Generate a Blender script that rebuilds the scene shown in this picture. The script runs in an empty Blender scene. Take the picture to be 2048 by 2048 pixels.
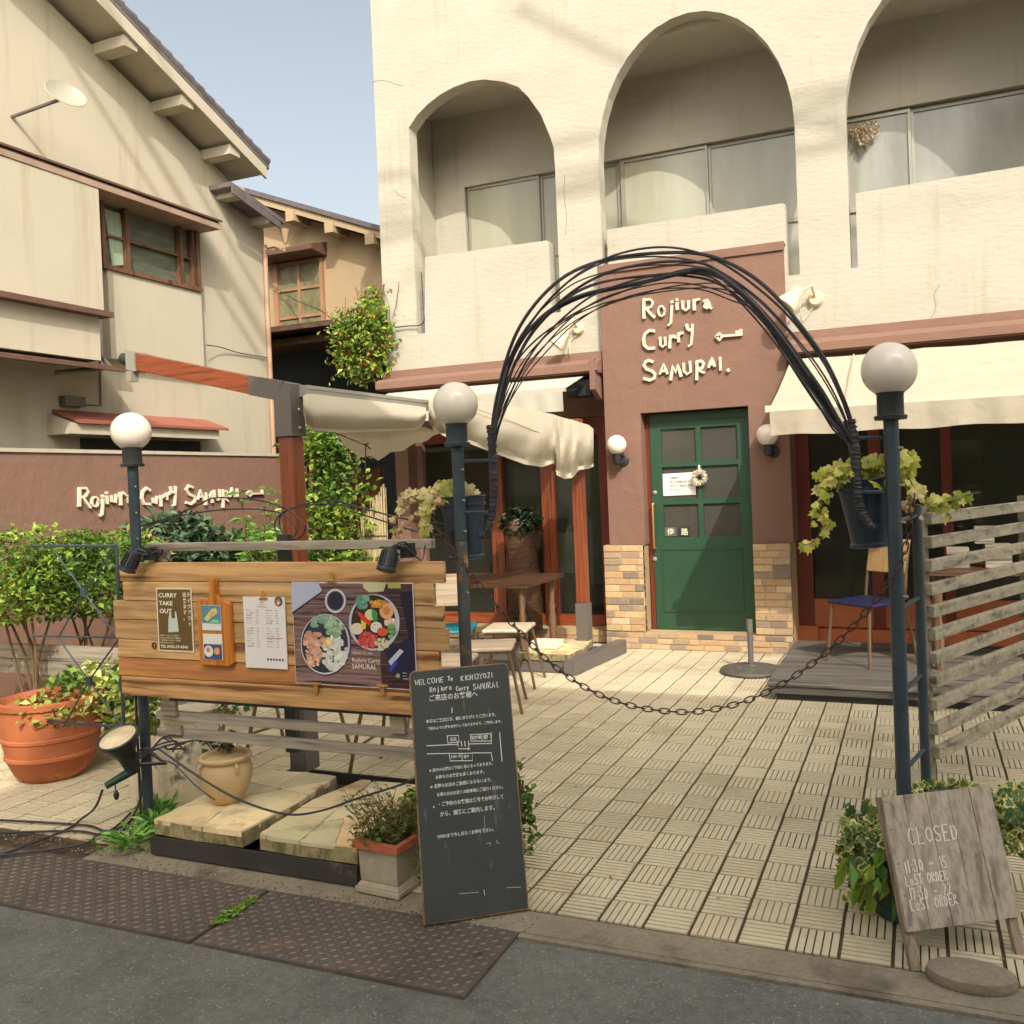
import bpy, bmesh, math, random
from mathutils import Vector, Matrix, noise
random.seed(11)
sc = bpy.context.scene
COL = sc.collection
R = math.radians
V3 = Vector
# ------------------------------------------------------------------ camera
FPX, ROLL, PITCH, YAW, PPX, PPY, EYE = 1779.75, -0.0399042, -0.0128574, 0.3830585, 1115.02, 985.79, 1.5
fw = V3((-math.sin(YAW)*math.cos(PITCH), math.cos(YAW)*math.cos(PITCH), math.sin(PITCH)))
r0 = V3((math.cos(YAW), math.sin(YAW), 0)); u0 = r0.cross(fw)
RV = r0*math.cos(ROLL) + u0*math.sin(ROLL); UV = -r0*math.sin(ROLL) + u0*math.cos(ROLL)
cam = bpy.data.cameras.new("camera"); camo = bpy.data.objects.new("camera", cam); COL.objects.link(camo)
cam.sensor_width = 36; cam.lens = FPX/2048*36; cam.clip_end = 2000; cam.clip_start = 0.05
cam.shift_x = -(PPX-1024)/2048; cam.shift_y = (PPY-1024)/2048
m = Matrix((RV, UV, -fw)).transposed().to_4x4(); m.translation = V3((0, 0, EYE)); camo.matrix_world = m
sc.camera = camo
def at(px, py, X=None, Y=None, Z=None):
    """world point seen at a photo pixel, on a plane of known X, Y or Z"""
    d = fw + RV*((px-PPX)/FPX) - UV*((py-PPY)/FPX)
    if X is not None: k = X/d.x
    elif Y is not None: k = Y/d.y
    else: k = ((Z or 0)-EYE)/d.z
    return V3((d.x*k, d.y*k, EYE+d.z*k))
# ------------------------------------------------------------------ light
SUN = V3((0.74, -1.0, 1.07)).normalized()
w = bpy.data.worlds.new("World"); sc.world = w; w.use_nodes = True
nt = w.node_tree; bg = nt.nodes["Background"]; sky = nt.nodes.new("ShaderNodeTexSky"); sky.sky_type = 'NISHITA'
sky.sun_disc = False; sky.sun_elevation = math.asin(SUN.z); sky.sun_rotation = math.atan2(SUN.x, SUN.y)
sky.air_density = 1.0; sky.dust_density = 6.0; sky.ozone_density = 0.6
hs_ = nt.nodes.new("ShaderNodeHueSaturation"); hs_.inputs["Saturation"].default_value = 0.56
tm = nt.nodes.new("ShaderNodeMix"); tm.data_type = 'RGBA'; tm.blend_type = 'MULTIPLY'; tm.inputs[0].default_value = 1; tm.inputs[7].default_value = (1.06, 1.05, 0.97, 1)
nt.links.new(sky.outputs[0], hs_.inputs["Color"]); nt.links.new(hs_.outputs[0], tm.inputs[6]); nt.links.new(tm.outputs[2], bg.inputs[0]); bg.inputs[1].default_value = 0.15
ld = bpy.data.lights.new("sun", 'SUN'); lo = bpy.data.objects.new("sun", ld); COL.objects.link(lo)
ld.energy = 2.0; ld.angle = R(0.5); ld.color = (1.0, 0.945, 0.85)
lo.rotation_euler = (-SUN).to_track_quat('-Z', 'Y').to_euler(); lo.location = (3, -5, 8)
sc.view_settings.view_transform = 'Standard'; sc.view_settings.look = 'None'
sc.view_settings.exposure = 0.76; sc.view_settings.gamma = 1
# ------------------------------------------------------------------ materials
def lin(c):
    c = c/255
    return c/12.92 if c <= 0.04045 else ((c+0.055)/1.055)**2.4
def S(r, g, b, k=0.85): return (lin(r)*k, lin(g)*k, lin(b)*k, 1)
MATS = {}
def mat(name, col, rough=0.8, metal=0.0, var=0.12, scale=3.0, bump=0.0, bscale=60, tint=False, spots=None,
        stretch=(1, 1, 1), trans=0.0, streak=None, spec=0.5, coat=0.0, bdist=0.004, fine=0.0):
    if name in MATS: return MATS[name]
    M = bpy.data.materials.new(name); M.use_nodes = True; MATS[name] = M
    n = M.node_tree.nodes; l = M.node_tree.links; P = n["Principled BSDF"]
    P.inputs["Roughness"].default_value = rough; P.inputs["Metallic"].default_value = metal
    P.inputs["Specular IOR Level"].default_value = spec; P.inputs["Coat Weight"].default_value = coat
    tc = n.new("ShaderNodeTexCoord"); mp = n.new("ShaderNodeMapping"); mp.inputs["Scale"].default_value = stretch
    l.new(tc.outputs["Object"], mp.inputs[0])
    def nz(s, det=6, ro=0.6):
        t = n.new("ShaderNodeTexNoise"); t.inputs["Scale"].default_value = s; t.inputs["Detail"].default_value = det
        t.inputs["Roughness"].default_value = ro; l.new(mp.outputs[0], t.inputs["Vector"]); return t
    def ramp(src, stops):
        r = n.new("ShaderNodeValToRGB"); e = r.color_ramp.elements
        e[0].position, e[0].color = stops[0][0], stops[0][1]; e[1].position, e[1].color = stops[1][0], stops[1][1]
        l.new(src, r.inputs[0]); return r
    def mix(a, b, f, mode='MIX'):
        x = n.new("ShaderNodeMix"); x.data_type = 'RGBA'; x.blend_type = mode
        for s, v in ((x.inputs[0], f), (x.inputs[6], a), (x.inputs[7], b)):
            if isinstance(v, (float, int)): s.default_value = v
            elif isinstance(v, tuple): s.default_value = v
            else: l.new(v, s)
        return x.outputs[2]
    c = (col[0], col[1], col[2], 1)
    lo_ = tuple(max(0, x*(1-var)) for x in c[:3])+(1,); hi_ = tuple(min(1, x*(1+var)) for x in c[:3])+(1,)
    out = ramp(nz(scale).outputs["Fac"], [(0.32, lo_), (0.68, hi_)]).outputs[0]
    if fine:
        g = ramp(nz(scale*14, 3, 0.7).outputs["Fac"], [(0.3, (1-fine, 1-fine, 1-fine, 1)), (0.7, (1, 1, 1, 1))]).outputs[0]
        out = mix(out, g, 1.0, 'MULTIPLY')
    if spots:   # (colour, scale, threshold, softness)
        s = ramp(nz(spots[1], 8, 0.65).outputs["Fac"], [(spots[2], (0, 0, 0, 1)), (spots[2]+spots[3], (1, 1, 1, 1))]).outputs[0]
        out = mix(out, tuple(spots[0][:3])+(1,), s)
    if streak:  # (colour, stretch, scale, threshold, softness, amount)
        mp2 = n.new("ShaderNodeMapping"); mp2.inputs["Scale"].default_value = streak[1]; l.new(tc.outputs["Object"], mp2.inputs[0])
        t = n.new("ShaderNodeTexNoise"); t.inputs["Scale"].default_value = streak[2]; t.inputs["Detail"].default_value = 7
        t.inputs["Roughness"].default_value = 0.6; l.new(mp2.outputs[0], t.inputs["Vector"])
        a = streak[5]; s = ramp(t.outputs["Fac"], [(streak[3], (0, 0, 0, 1)), (streak[3]+streak[4], (a, a, a, 1))]).outputs[0]
        out = mix(out, tuple(streak[0][:3])+(1,), s)
    if tint:
        at_ = n.new("ShaderNodeAttribute"); at_.attribute_name = "tint"; out = mix(out, at_.outputs["Color"], 1.0, 'MULTIPLY')
    l.new(out, P.inputs["Base Color"])
    if bump:
        b = n.new("ShaderNodeBump"); b.inputs["Strength"].default_value = bump; b.inputs["Distance"].default_value = bdist
        l.new(nz(bscale, 5, 0.6).outputs["Fac"], b.inputs["Height"]); l.new(b.outputs[0], P.inputs["Normal"])
    if trans:
        tr = n.new("ShaderNodeBsdfTranslucent"); l.new(out, tr.inputs[0]); ms = n.new("ShaderNodeMixShader")
        ms.inputs[0].default_value = trans; l.new(P.outputs[0], ms.inputs[1]); l.new(tr.outputs[0], ms.inputs[2])
        l.new(ms.outputs[0], n["Material Output"].inputs[0])
    return M
def glass(name, tintc=(0.8, 0.85, 0.8), alpha=0.25, rough=0.02, base=(0.02, 0.025, 0.02)):
    """window pane: mirror-like reflection over a mostly clear sheet"""
    if name in MATS: return MATS[name]
    M = bpy.data.materials.new(name); M.use_nodes = True; MATS[name] = M
    n = M.node_tree.nodes; l = M.node_tree.links; P = n["Principled BSDF"]
    P.inputs["Base Color"].default_value = base+(1,); P.inputs["Roughness"].default_value = rough
    P.inputs["Specular IOR Level"].default_value = 0.8
    t = n.new("ShaderNodeBsdfTransparent"); t.inputs[0].default_value = tintc+(1,)
    f = n.new("ShaderNodeFresnel"); f.inputs[0].default_value = 1.5
    a = n.new("ShaderNodeMath"); a.operation = 'ADD'; a.inputs[1].default_value = alpha; a.use_clamp = True
    l.new(f.outputs[0], a.inputs[0]); ms = n.new("ShaderNodeMixShader"); l.new(a.outputs[0], ms.inputs[0])
    l.new(t.outputs[0], ms.inputs[1]); l.new(P.outputs[0], ms.inputs[2]); l.new(ms.outputs[0], n["Material Output"].inputs[0])
    return M
def wood(name, dark, light, axis, scale=1.0, rough=0.7, tint=True, bump=0.25, coat=0.0):
    if name in MATS: return MATS[name]
    M = bpy.data.materials.new(name); M.use_nodes = True; MATS[name] = M
    n = M.node_tree.nodes; l = M.node_tree.links; P = n["Principled BSDF"]; P.inputs["Roughness"].default_value = rough
    P.inputs["Coat Weight"].default_value = coat; P.inputs["Coat Roughness"].default_value = 0.35
    tc = n.new("ShaderNodeTexCoord"); mp = n.new("ShaderNodeMapping"); s = [14*scale, 14*scale, 14*scale]; s[axis] = 0.9*scale
    mp.inputs["Scale"].default_value = s
    at_ = n.new("ShaderNodeAttribute"); at_.attribute_name = "tint"
    ad = n.new("ShaderNodeVectorMath"); ad.operation = 'MULTIPLY_ADD'; ad.inputs[1].default_value = (7, 13, 9)
    l.new(at_.outputs["Color"], ad.inputs[0]); l.new(tc.outputs["Object"], ad.inputs[2]); l.new(ad.outputs[0], mp.inputs[0])
    a = n.new("ShaderNodeTexNoise"); a.inputs["Scale"].default_value = 1.6; a.inputs["Detail"].default_value = 8
    a.inputs["Roughness"].default_value = 0.62; a.inputs["Distortion"].default_value = 0.9; l.new(mp.outputs[0], a.inputs["Vector"])
    b = n.new("ShaderNodeTexNoise"); b.inputs["Scale"].default_value = 8; b.inputs["Detail"].default_value = 6; l.new(mp.outputs[0], b.inputs["Vector"])
    wv_ = n.new("ShaderNodeTexWave"); wv_.wave_type = 'BANDS'; wv_.bands_direction = ('Y', 'Z', 'X')[axis] if axis else 'Z'
    wv_.inputs["Scale"].default_value = 0.55; wv_.inputs["Distortion"].default_value = 9; wv_.inputs["Detail"].default_value = 4; wv_.inputs["Detail Scale"].default_value = 0.9
    l.new(mp.outputs[0], wv_.inputs["Vector"])
    av = n.new("ShaderNodeMath"); av.operation = 'MULTIPLY_ADD'; av.inputs[1].default_value = 0.14; l.new(wv_.outputs["Fac"], av.inputs[0])
    sc2 = n.new("ShaderNodeMath"); sc2.operation = 'MULTIPLY'; sc2.inputs[1].default_value = 0.86; l.new(a.outputs["Fac"], sc2.inputs[0]); l.new(sc2.outputs[0], av.inputs[2])
    r = n.new("ShaderNodeValToRGB"); e = r.color_ramp.elements; e[0].position = 0.34; e[1].position = 0.62
    e[0].color = tuple(dark[:3])+(1,); e[1].color = tuple(light[:3])+(1,)
    md = e.new(0.45); md.color = tuple(dark[i]*.3+light[i]*.7 for i in range(3))+(1,)
    l.new(av.outputs[0], r.inputs[0])
    r2 = n.new("ShaderNodeValToRGB"); e = r2.color_ramp.elements; e[0].position = 0.35; e[1].position = 0.55
    e[0].color = (0.72, 0.68, 0.64, 1); e[1].color = (1, 1, 1, 1); l.new(b.outputs["Fac"], r2.inputs[0])
    x = n.new("ShaderNodeMix"); x.data_type = 'RGBA'; x.blend_type = 'MULTIPLY'; x.inputs[0].default_value = 0.8
    l.new(r.outputs[0], x.inputs[6]); l.new(r2.outputs[0], x.inputs[7]); o = x.outputs[2]
    if tint:
        y = n.new("ShaderNodeMix"); y.data_type = 'RGBA'; y.blend_type = 'MULTIPLY'; y.inputs[0].default_value = 1
        l.new(o, y.inputs[6]); l.new(at_.outputs["Color"], y.inputs[7]); o = y.outputs[2]
    l.new(o, P.inputs["Base Color"])
    bm_ = n.new("ShaderNodeBump"); bm_.inputs["Strength"].default_value = bump; bm_.inputs["Distance"].default_value = 0.003
    l.new(b.outputs["Fac"], bm_.inputs["Height"]); l.new(bm_.outputs[0], P.inputs["Normal"])
    return M
WHITE = mat("stucco_white", S(224, 216, 198, .66), 0.9, var=0.05, scale=1.2, bump=0.6, bscale=13, stretch=(1, 1, 2.2), bdist=0.01, fine=0.05, spots=(S(196, 186, 166, .7), 1.1, 0.55, 0.3), streak=(S(150, 138, 112), (5, 5, 0.35), 1.6, 0.56, 0.25, 0.5))
BROWN = mat("stucco_brown", S(154, 117, 100, .70), 0.85, var=0.05, scale=2, bump=0.8, bscale=9, bdist=0.012, spots=(S(152, 116, 100, .74), 3.5, 0.62, 0.2), streak=(S(184, 150, 130, .8), (3, 3, 0.4), 1.5, 0.62, 0.2, 0.35))
BRICKM = mat("brick", (1, 1, 1), 0.9, var=0.18, scale=30, bump=0.6, bscale=90, tint=True)
MORTAR = mat("mortar", S(196, 170, 128), 0.95, bump=0.5, bscale=80)
HOUSE = mat("render_cream", S(210, 200, 178, .76), 0.92, var=0.05, scale=1.0, bump=0.4, bscale=60, streak=(S(150, 132, 100), (4, 4, 0.3), 1.2, 0.55, 0.22, 0.5))
HOUSE2 = mat("render_ochre", S(204, 178, 140, .72), 0.92, var=0.06, scale=1.0, bump=0.4, bscale=60, streak=(S(150, 122, 90), (4, 4, 0.4), 1.3, 0.6, 0.2, 0.4))
GREEN = mat("paint_green", S(58, 98, 72, .66), 0.42, var=0.08, scale=4, bump=0.08, bscale=30, spots=(S(92, 130, 104, .7), 22, 0.72, 0.05))
NAVY = mat("metal_navy", S(66, 80, 88, .8), 0.42, metal=0.15, var=0.2, scale=9, bump=0.2, bscale=70, spots=(S(120, 105, 85), 24, 0.71, 0.05))
RUSTY = mat("metal_rusty", S(80, 84, 82, .8), 0.6, var=0.25, scale=8, bump=0.4, bscale=50, spots=(S(172, 112, 50), 7, 0.54, 0.06))
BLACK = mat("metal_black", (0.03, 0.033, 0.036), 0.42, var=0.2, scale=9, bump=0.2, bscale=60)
GREYM = mat("metal_grey", S(116, 108, 104, .8), 0.45, var=0.05, scale=4)
SILVER = mat("aluminium", S(186, 182, 168, .8), 0.4, metal=0.3, var=0.05)
TRIM = mat("trim_brown", S(112, 82, 66, .8), 0.7, var=0.2, scale=5, stretch=(1, 1, 4))
REDWOOD = wood("wood_red", S(92, 42, 24), S(152, 80, 48), 2, 1.1, 0.42, coat=0.3)
REDWOODX = wood("wood_red_beam", S(100, 46, 24), S(164, 84, 48), 0, 1.1, 0.42, coat=0.3)
DKRED = mat("paint_oxblood", S(124, 50, 30, .8), 0.5, var=0.15, scale=5, stretch=(8, 8, 1), bump=0.2)
PLANK = wood("wood_plank", S(128, 82, 46), S(236, 194, 138), 0, 0.62, 0.75)
GREYW = wood("wood_grey", S(112, 102, 90), S(184, 174, 156), 0, 0.8, 0.8)
GREYWY = wood("wood_grey_y", S(120, 112, 96), S(188, 178, 154), 1, 0.8, 0.8)
DECKW = wood("wood_deck", S(66, 62, 58), S(120, 114, 104), 0, 0.8, 0.65)
DARKW = wood("wood_dark", S(48, 32, 22), S(100, 68, 46), 0, 0.9, 0.5)
SEATW = wood("wood_seat", S(196, 168, 140), S(236, 216, 190), 0, 0.8, 0.5)
TUBE = mat("tube_bronze", S(140, 116, 92, .8), 0.35, metal=0.5, var=0.1)
CREAM = mat("canvas_cream", S(218, 206, 182, .72), 0.9, var=0.05, scale=3, bump=0.5, bscale=7, bdist=0.02, trans=0.10, streak=(S(176, 160, 128, .7), (1, 1, 1), 3, .58, .15, .4))
CREAM2 = mat("canvas_grey", S(205, 200, 184, .9), 0.9, var=0.05, scale=3, bump=0.2, bscale=10, bdist=0.01, trans=0.12)
GLOBE = mat("opal_globe", S(244, 232, 214, .95), 0.22, var=0.02, scale=6, coat=0.3)
TERRA = mat("terracotta", S(188, 108, 66, .85), 0.8, var=0.12, scale=6, bump=0.3, bscale=40, spots=(S(222, 160, 112), 9, 0.62, 0.12))
CLAY = mat("clay_pale", S(204, 174, 130, .85), 0.75, var=0.08, scale=8, bump=0.2, bscale=30, spots=(S(190, 150, 96), 6, 0.6, 0.15))
STONE = mat("sandstone", S(230, 214, 176, .98), 0.9, var=0.14, scale=5, bump=0.7, bscale=22, tint=True, spots=(S(196, 150, 104), 3.2, 0.6, 0.08), streak=(S(134, 128, 92), (1, 1, 1), 3, 0.55, 0.14, 0.7))
ROCK = mat("rock_sun_dapple", S(232, 216, 186, .98), 0.95, var=0.12, scale=4, bump=0.9, bscale=14, bdist=0.02, spots=(S(136, 130, 118), 4.5, 0.52, 0.05))  # grey stone with its dappled sun patches put in as cream
CONC = mat("concrete", S(150, 138, 118, 1), 0.95, var=0.16, scale=4, bump=0.6, bscale=120, fine=0.3, spots=(S(112, 100, 84), 2.5, 0.55, 0.12))
ASPH = mat("asphalt", S(118, 118, 111, .95), 0.92, var=0.2, scale=2.5, bump=0.8, bscale=170, fine=0.35, spots=(S(176, 174, 162, .95), 120, 0.60, 0.06))
STEEL = mat("checker_steel", S(106, 97, 89, .9), 0.62, metal=0.25, var=0.2, scale=3, bump=0.3, bscale=80, spots=(S(126, 104, 86, .9), 5, 0.56, 0.14), fine=0.2)
SOIL = mat("soil", S(110, 88, 68, .6), 1.0, var=0.4, scale=14, bump=1.0, bscale=60, bdist=0.02)
LEAF = mat("leaf", (1, 1, 1), 0.5, var=0.1, scale=30, tint=True, trans=0.3, spec=0.4)
STEM = mat("stem", S(120, 96, 66, .8), 0.85, var=0.2, scale=20)
DARKIN = mat("room_dark", S(150, 128, 100, .8), 0.9, var=0.3, scale=2)
TILEM = mat("paving_tile", (1, 1, 1), 0.82, var=0.06, scale=2.2, bump=0.25, bscale=90, tint=True, fine=0.08, spots=(S(200, 168, 122), 1.7, 0.62, 0.25), streak=(S(150, 128, 92, .8), (1, 1, 1), 1.3, 0.54, 0.16, 0.4))
GROUT = mat("grout", S(104, 88, 66, .6), 0.95, var=0.2, scale=12, bump=0.4, bscale=90)
ROOFT = mat("roof_tile_grey", S(120, 112, 112, .7), 0.6, var=0.2, scale=8, bump=0.3)
LETTER = mat("letter_cream", S(236, 224, 198, .85), 0.7, var=0.03, scale=8, bump=0.2, bscale=60)
CHALK = mat("chalk", S(222, 224, 214, .9), 0.95, var=0.1, scale=60)
PAINT = mat("flat_paint", (1, 1, 1), 0.45, var=0.03, scale=9, tint=True)
PAPER = mat("paper", S(244, 236, 226, .95), 0.6, var=0.02, scale=6)
CLEAR = glass("window_glass", alpha=0.2, base=(.09, .09, .07))  # faint grey base puts some of the street reflection into the colour
GREYSHEEN = glass("window_glass_grey_sheen", alpha=0.42, rough=0.05, base=(.16, .155, .13))  # grey base paints the reflection of the street onto the door panes
# ------------------------------------------------------------------ mesh builder
def wloc(o):
    v = V3((0, 0, 0))
    while o is not None: v = v+o.location; o = o.parent
    return v
class MB:
    def __init__(s): s.v = []; s.f = []; s.t = []; s.t0 = (1, 1, 1)
    def add(s, vs, fs, t=None):
        k = len(s.v); s.v += [V3(p) for p in vs]; s.f += [tuple(i+k for i in f) for f in fs]; s.t += [t or s.t0]*len(fs); return s
    def box(s, a, b, t=None):
        (x0, y0, z0), (x1, y1, z1) = a, b
        x0, x1 = min(x0, x1), max(x0, x1); y0, y1 = min(y0, y1), max(y0, y1); z0, z1 = min(z0, z1), max(z0, z1)
        return s.add([(x0, y0, z0), (x1, y0, z0), (x1, y1, z0), (x0, y1, z0), (x0, y0, z1), (x1, y0, z1), (x1, y1, z1), (x0, y1, z1)],
                     [(0, 3, 2, 1), (4, 5, 6, 7), (0, 1, 5, 4), (1, 2, 6, 5), (2, 3, 7, 6), (3, 0, 4, 7)], t)
    def obox(s, o, u, v, w_, t=None):
        """box from corner o with edge vectors u, v, w"""
        o, u, v, w_ = V3(o), V3(u), V3(v), V3(w_)
        p = [o, o+u, o+u+v, o+v, o+w_, o+u+w_, o+u+v+w_, o+v+w_]
        fs = [(0, 3, 2, 1), (4, 5, 6, 7), (0, 1, 5, 4), (1, 2, 6, 5), (2, 3, 7, 6), (3, 0, 4, 7)]
        if u.cross(v).dot(w_) < 0: fs = [f[::-1] for f in fs]
        return s.add(p, fs, t)
    def bar(s, a, b, w_, h, up=(0, 0, 1), t=None):
        """rectangular bar centred on the line a-b"""
        a, b = V3(a), V3(b); d = (b-a); x = d.cross(V3(up)).normalized(); y = x.cross(d).normalized()
        return s.obox(a-x*w_/2-y*h/2, d, x*w_, y*h, t)
    def tube(s, pts, r, n=8, t=None, cap=True, closed=False):
        pts = [V3(p) for p in pts]; N = len(pts); rs = r if isinstance(r, (list, tuple)) else [r]*N
        k0 = len(s.v); up = None; fs = []; vs = []
        for i, p in enumerate(pts):
            if closed: d = pts[(i+1) % N]-pts[i-1]
            else: d = pts[min(i+1, N-1)]-pts[max(i-1, 0)]
            d = d.normalized() if d.length > 1e-9 else V3((0, 0, 1))
            if up is None: up = d.orthogonal().normalized()
            up = (up-d*up.dot(d)); up = up.normalized() if up.length > 1e-6 else d.orthogonal().normalized(); q = d.cross(up)
            for j in range(n):
                a = 2*math.pi*j/n; vs.append(p+(up*math.cos(a)+q*math.sin(a))*rs[i])
        for i in range(N if closed else N-1):
            for j in range(n):
                a, b = i*n+j, i*n+(j+1) % n; c = (a+n) % (N*n); d = (b+n) % (N*n); fs.append((a, b, d, c))
        if cap and not closed: fs.append(tuple(range(n))[::-1]); fs.append(tuple((N-1)*n+j for j in range(n)))
        return s.add(vs, fs, t)
    def lathe(s, c, prof, n=24, t=None, sx=1, sy=1, ax=None):
        """prof: list of (r, z) from bottom to top; ax optional (u, v, w) frame"""
        c = V3(c); vs = []; fs = []; N = len(prof)
        u, v, w_ = ax if ax else (V3((1, 0, 0)), V3((0, 1, 0)), V3((0, 0, 1)))
        for r, z in prof:
            for j in range(n):
                a = 2*math.pi*j/n; vs.append(c+u*(r*sx*math.cos(a))+v*(r*sy*math.sin(a))+w_*z)
        for i in range(N-1):
            for j in range(n): fs.append((i*n+j, i*n+(j+1) % n, (i+1)*n+(j+1) % n, (i+1)*n+j))
        fs.append(tuple(range(n))[::-1]); fs.append(tuple((N-1)*n+j for j in range(n)))
        return s.add(vs, fs, t)
    def sphere(s, c, r, n=24, m_=14, t=None, sz=1.0):
        pr = [(r*math.sin(math.pi*i/m_), -r*sz*math.cos(math.pi*i/m_)) for i in range(1, m_)]
        return s.lathe(c, [(r*0.02, -r*sz*0.9999)]+pr+[(r*0.02, r*sz*0.9999)], n, t)
    def prism(s, poly, e, t=None):
        """extrude planar polygon (world points) by vector e"""
        p = [V3(q) for q in poly]; e = V3(e); n = len(p)
        nrm = V3((0, 0, 0))
        for i in range(n): nrm += p[i].cross(p[(i+1) % n])
        if nrm.dot(e) > 0: p = p[::-1]
        return s.add(p+[q+e for q in p], [tuple(range(n)), tuple(range(2*n-1, n-1, -1))]+[((i+1) % n, i, i+n, (i+1) % n+n) for i in range(n)], t)
    def ribbon(s, pts, wd, nrm, h, t=None):
        """flat stroke with square ends: polyline in a plane of normal nrm, swept as a rectangle raised by h"""
        pts = [V3(p) for p in pts]; nrm = V3(nrm).normalized(); N = len(pts); L = []; Rr = []
        ws = wd if isinstance(wd, (list, tuple)) else [wd]*N
        for i, p in enumerate(pts):
            d = (pts[min(i+1, N-1)]-pts[max(i-1, 0)]).normalized(); q = nrm.cross(d).normalized()*ws[i]/2
            if i in (0, N-1): p = p+d*(ws[i]*0.25)*(1 if i else -1)
            L.append(p+q); Rr.append(p-q)
        for i in range(N-1):
            a, b, c, d = L[i], L[i+1], Rr[i+1], Rr[i]; e = nrm*h
            fs = [(4, 5, 6, 7), (0, 1, 5, 4), (2, 3, 7, 6)]
            if i == 0: fs.append((3, 0, 4, 7))
            if i == N-2: fs.append((1, 2, 6, 5))
            s.add([a, b, c, d, a+e, b+e, c+e, d+e], [f[::-1] for f in fs], t)
        return s
    def build(s, name, m_, parent=None, smooth=False, bevel=0.0, origin=None):
        me = bpy.data.meshes.new(name); off = V3(origin) if origin is not None else (wloc(parent) if parent else V3((0, 0, 0)))
        me.from_pydata([tuple(p-off) for p in s.v], [], s.f); me.materials.append(m_)
        ca = me.color_attributes.new("tint", 'FLOAT_COLOR', 'CORNER'); buf = []
        for pl, c in zip(me.polygons, s.t): buf += [c[0], c[1], c[2], 1.0]*pl.loop_total
        ca.data.foreach_set("color", buf)
        if smooth:
            for pl in me.polygons: pl.use_smooth = True
        me.update(); o = bpy.data.objects.new(name, me); COL.objects.link(o)
        if smooth:
            try: me.set_sharp_from_angle(angle=R(40))
            except Exception: pass
        if origin is not None: o.location = V3(origin)-(wloc(parent) if parent else V3((0, 0, 0)))
        if parent: o.parent = parent
        if bevel:
            b = o.modifiers.new("bevel", 'BEVEL'); b.width = bevel; b.segments = 2; b.limit_method = 'ANGLE'
        return o
def tag(o, label, cat, group=None):
    o["label"] = label; o["category"] = cat
    if group: o["group"] = group
    return o
def thing(name, loc, label, cat, group=None):
    o = bpy.data.objects.new(name, None); COL.objects.link(o); o.location = loc; o.empty_display_size = 0.1
    return tag(o, label, cat, group)
def struct(o, kind="structure"): o["kind"] = kind; return o
def dup(root, loc, label, rotz=None):
    r = root.copy(); COL.objects.link(r); r.location = loc; r["label"] = label
    if rotz is not None: r.rotation_euler = (0, 0, rotz)
    def rec(a, b):
        for ch in a.children:
            if ch.name not in COL.objects: continue
            c = ch.copy(); COL.objects.link(c); c.parent = b; rec(ch, c)
    rec(root, r); return r
def link_obj(name, me, m_, parent=None):
    me.name = name; me.materials.clear(); me.materials.append(m_); o = bpy.data.objects.new(name, me); COL.objects.link(o)
    if parent:
        off = wloc(parent)
        for v in me.vertices: v.co -= off
        o.parent = parent
    return o
def holes_plate(name, outer, holes, th, frame, m_, parent=None, bevel=0):
    """plate with openings: 2D polygons in frame (origin, u, v, n); n points to the back, thickness th along n"""
    cu = bpy.data.curves.new("tmp", 'CURVE'); cu.dimensions = '2D'; cu.fill_mode = 'BOTH'; cu.extrude = th/2
    for pl in [outer]+holes:
        sp = cu.splines.new('POLY'); sp.points.add(len(pl)-1)
        for p, q in zip(sp.points, pl): p.co = (q[0], q[1], 0, 1)
        sp.use_cyclic_u = True
    ob = bpy.data.objects.new("tmp", cu); COL.objects.link(ob); dg = bpy.context.evaluated_depsgraph_get()
    me = bpy.data.meshes.new_from_object(ob.evaluated_get(dg)); bpy.data.objects.remove(ob); bpy.data.curves.remove(cu)
    o_, u, v, n_ = [V3(a) for a in frame]
    for vv in me.vertices: c = vv.co.copy(); vv.co = o_+u*c.x+v*c.y+n_*(c.z+th/2)
    bm = bmesh.new(); bm.from_mesh(me); bmesh.ops.remove_doubles(bm, verts=bm.verts, dist=1e-5); bmesh.ops.recalc_face_normals(bm, faces=bm.faces); bm.to_mesh(me); bm.free()
    for pl in me.polygons: pl.use_smooth = False
    ca = me.color_attributes.new("tint", 'FLOAT_COLOR', 'CORNER'); ca.data.foreach_set("color", [1.0]*(4*len(ca.data)))
    return link_obj(name, me, m_, parent)
def text(name, body, frame, pos, size, m_, parent=None, depth=0.0005, align='LEFT', spacing=1.0, sx=1.0, bold=0.0):
    """lettering lying in the plane of frame (origin, u, v, n); n points towards the reader"""
    cu = bpy.data.curves.new("tmp", 'FONT'); cu.body = body; cu.size = size; cu.extrude = depth; cu.align_x = align; cu.space_character = spacing
    cu.resolution_u = 2; cu.offset = bold
    ob = bpy.data.objects.new("tmp", cu); COL.objects.link(ob); dg = bpy.context.evaluated_depsgraph_get()
    me = bpy.data.meshes.new_from_object(ob.evaluated_get(dg)); bpy.data.objects.remove(ob); bpy.data.curves.remove(cu)
    o_, u, v, n_ = [V3(a) for a in frame]
    for vv in me.vertices: c = vv.co.copy(); vv.co = o_+u*(pos[0]+c.x*sx)+v*(pos[1]+c.y)+n_*(c.z+depth)
    ca = me.color_attributes.new("tint", 'FLOAT_COLOR', 'CORNER'); ca.data.foreach_set("color", [1.0]*(4*len(ca.data)))
    return link_obj(name, me, m_, parent)
def Zm(ox, oy, s=3.864): return lambda x, y: (ox+x/s, oy+y/s)
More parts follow.
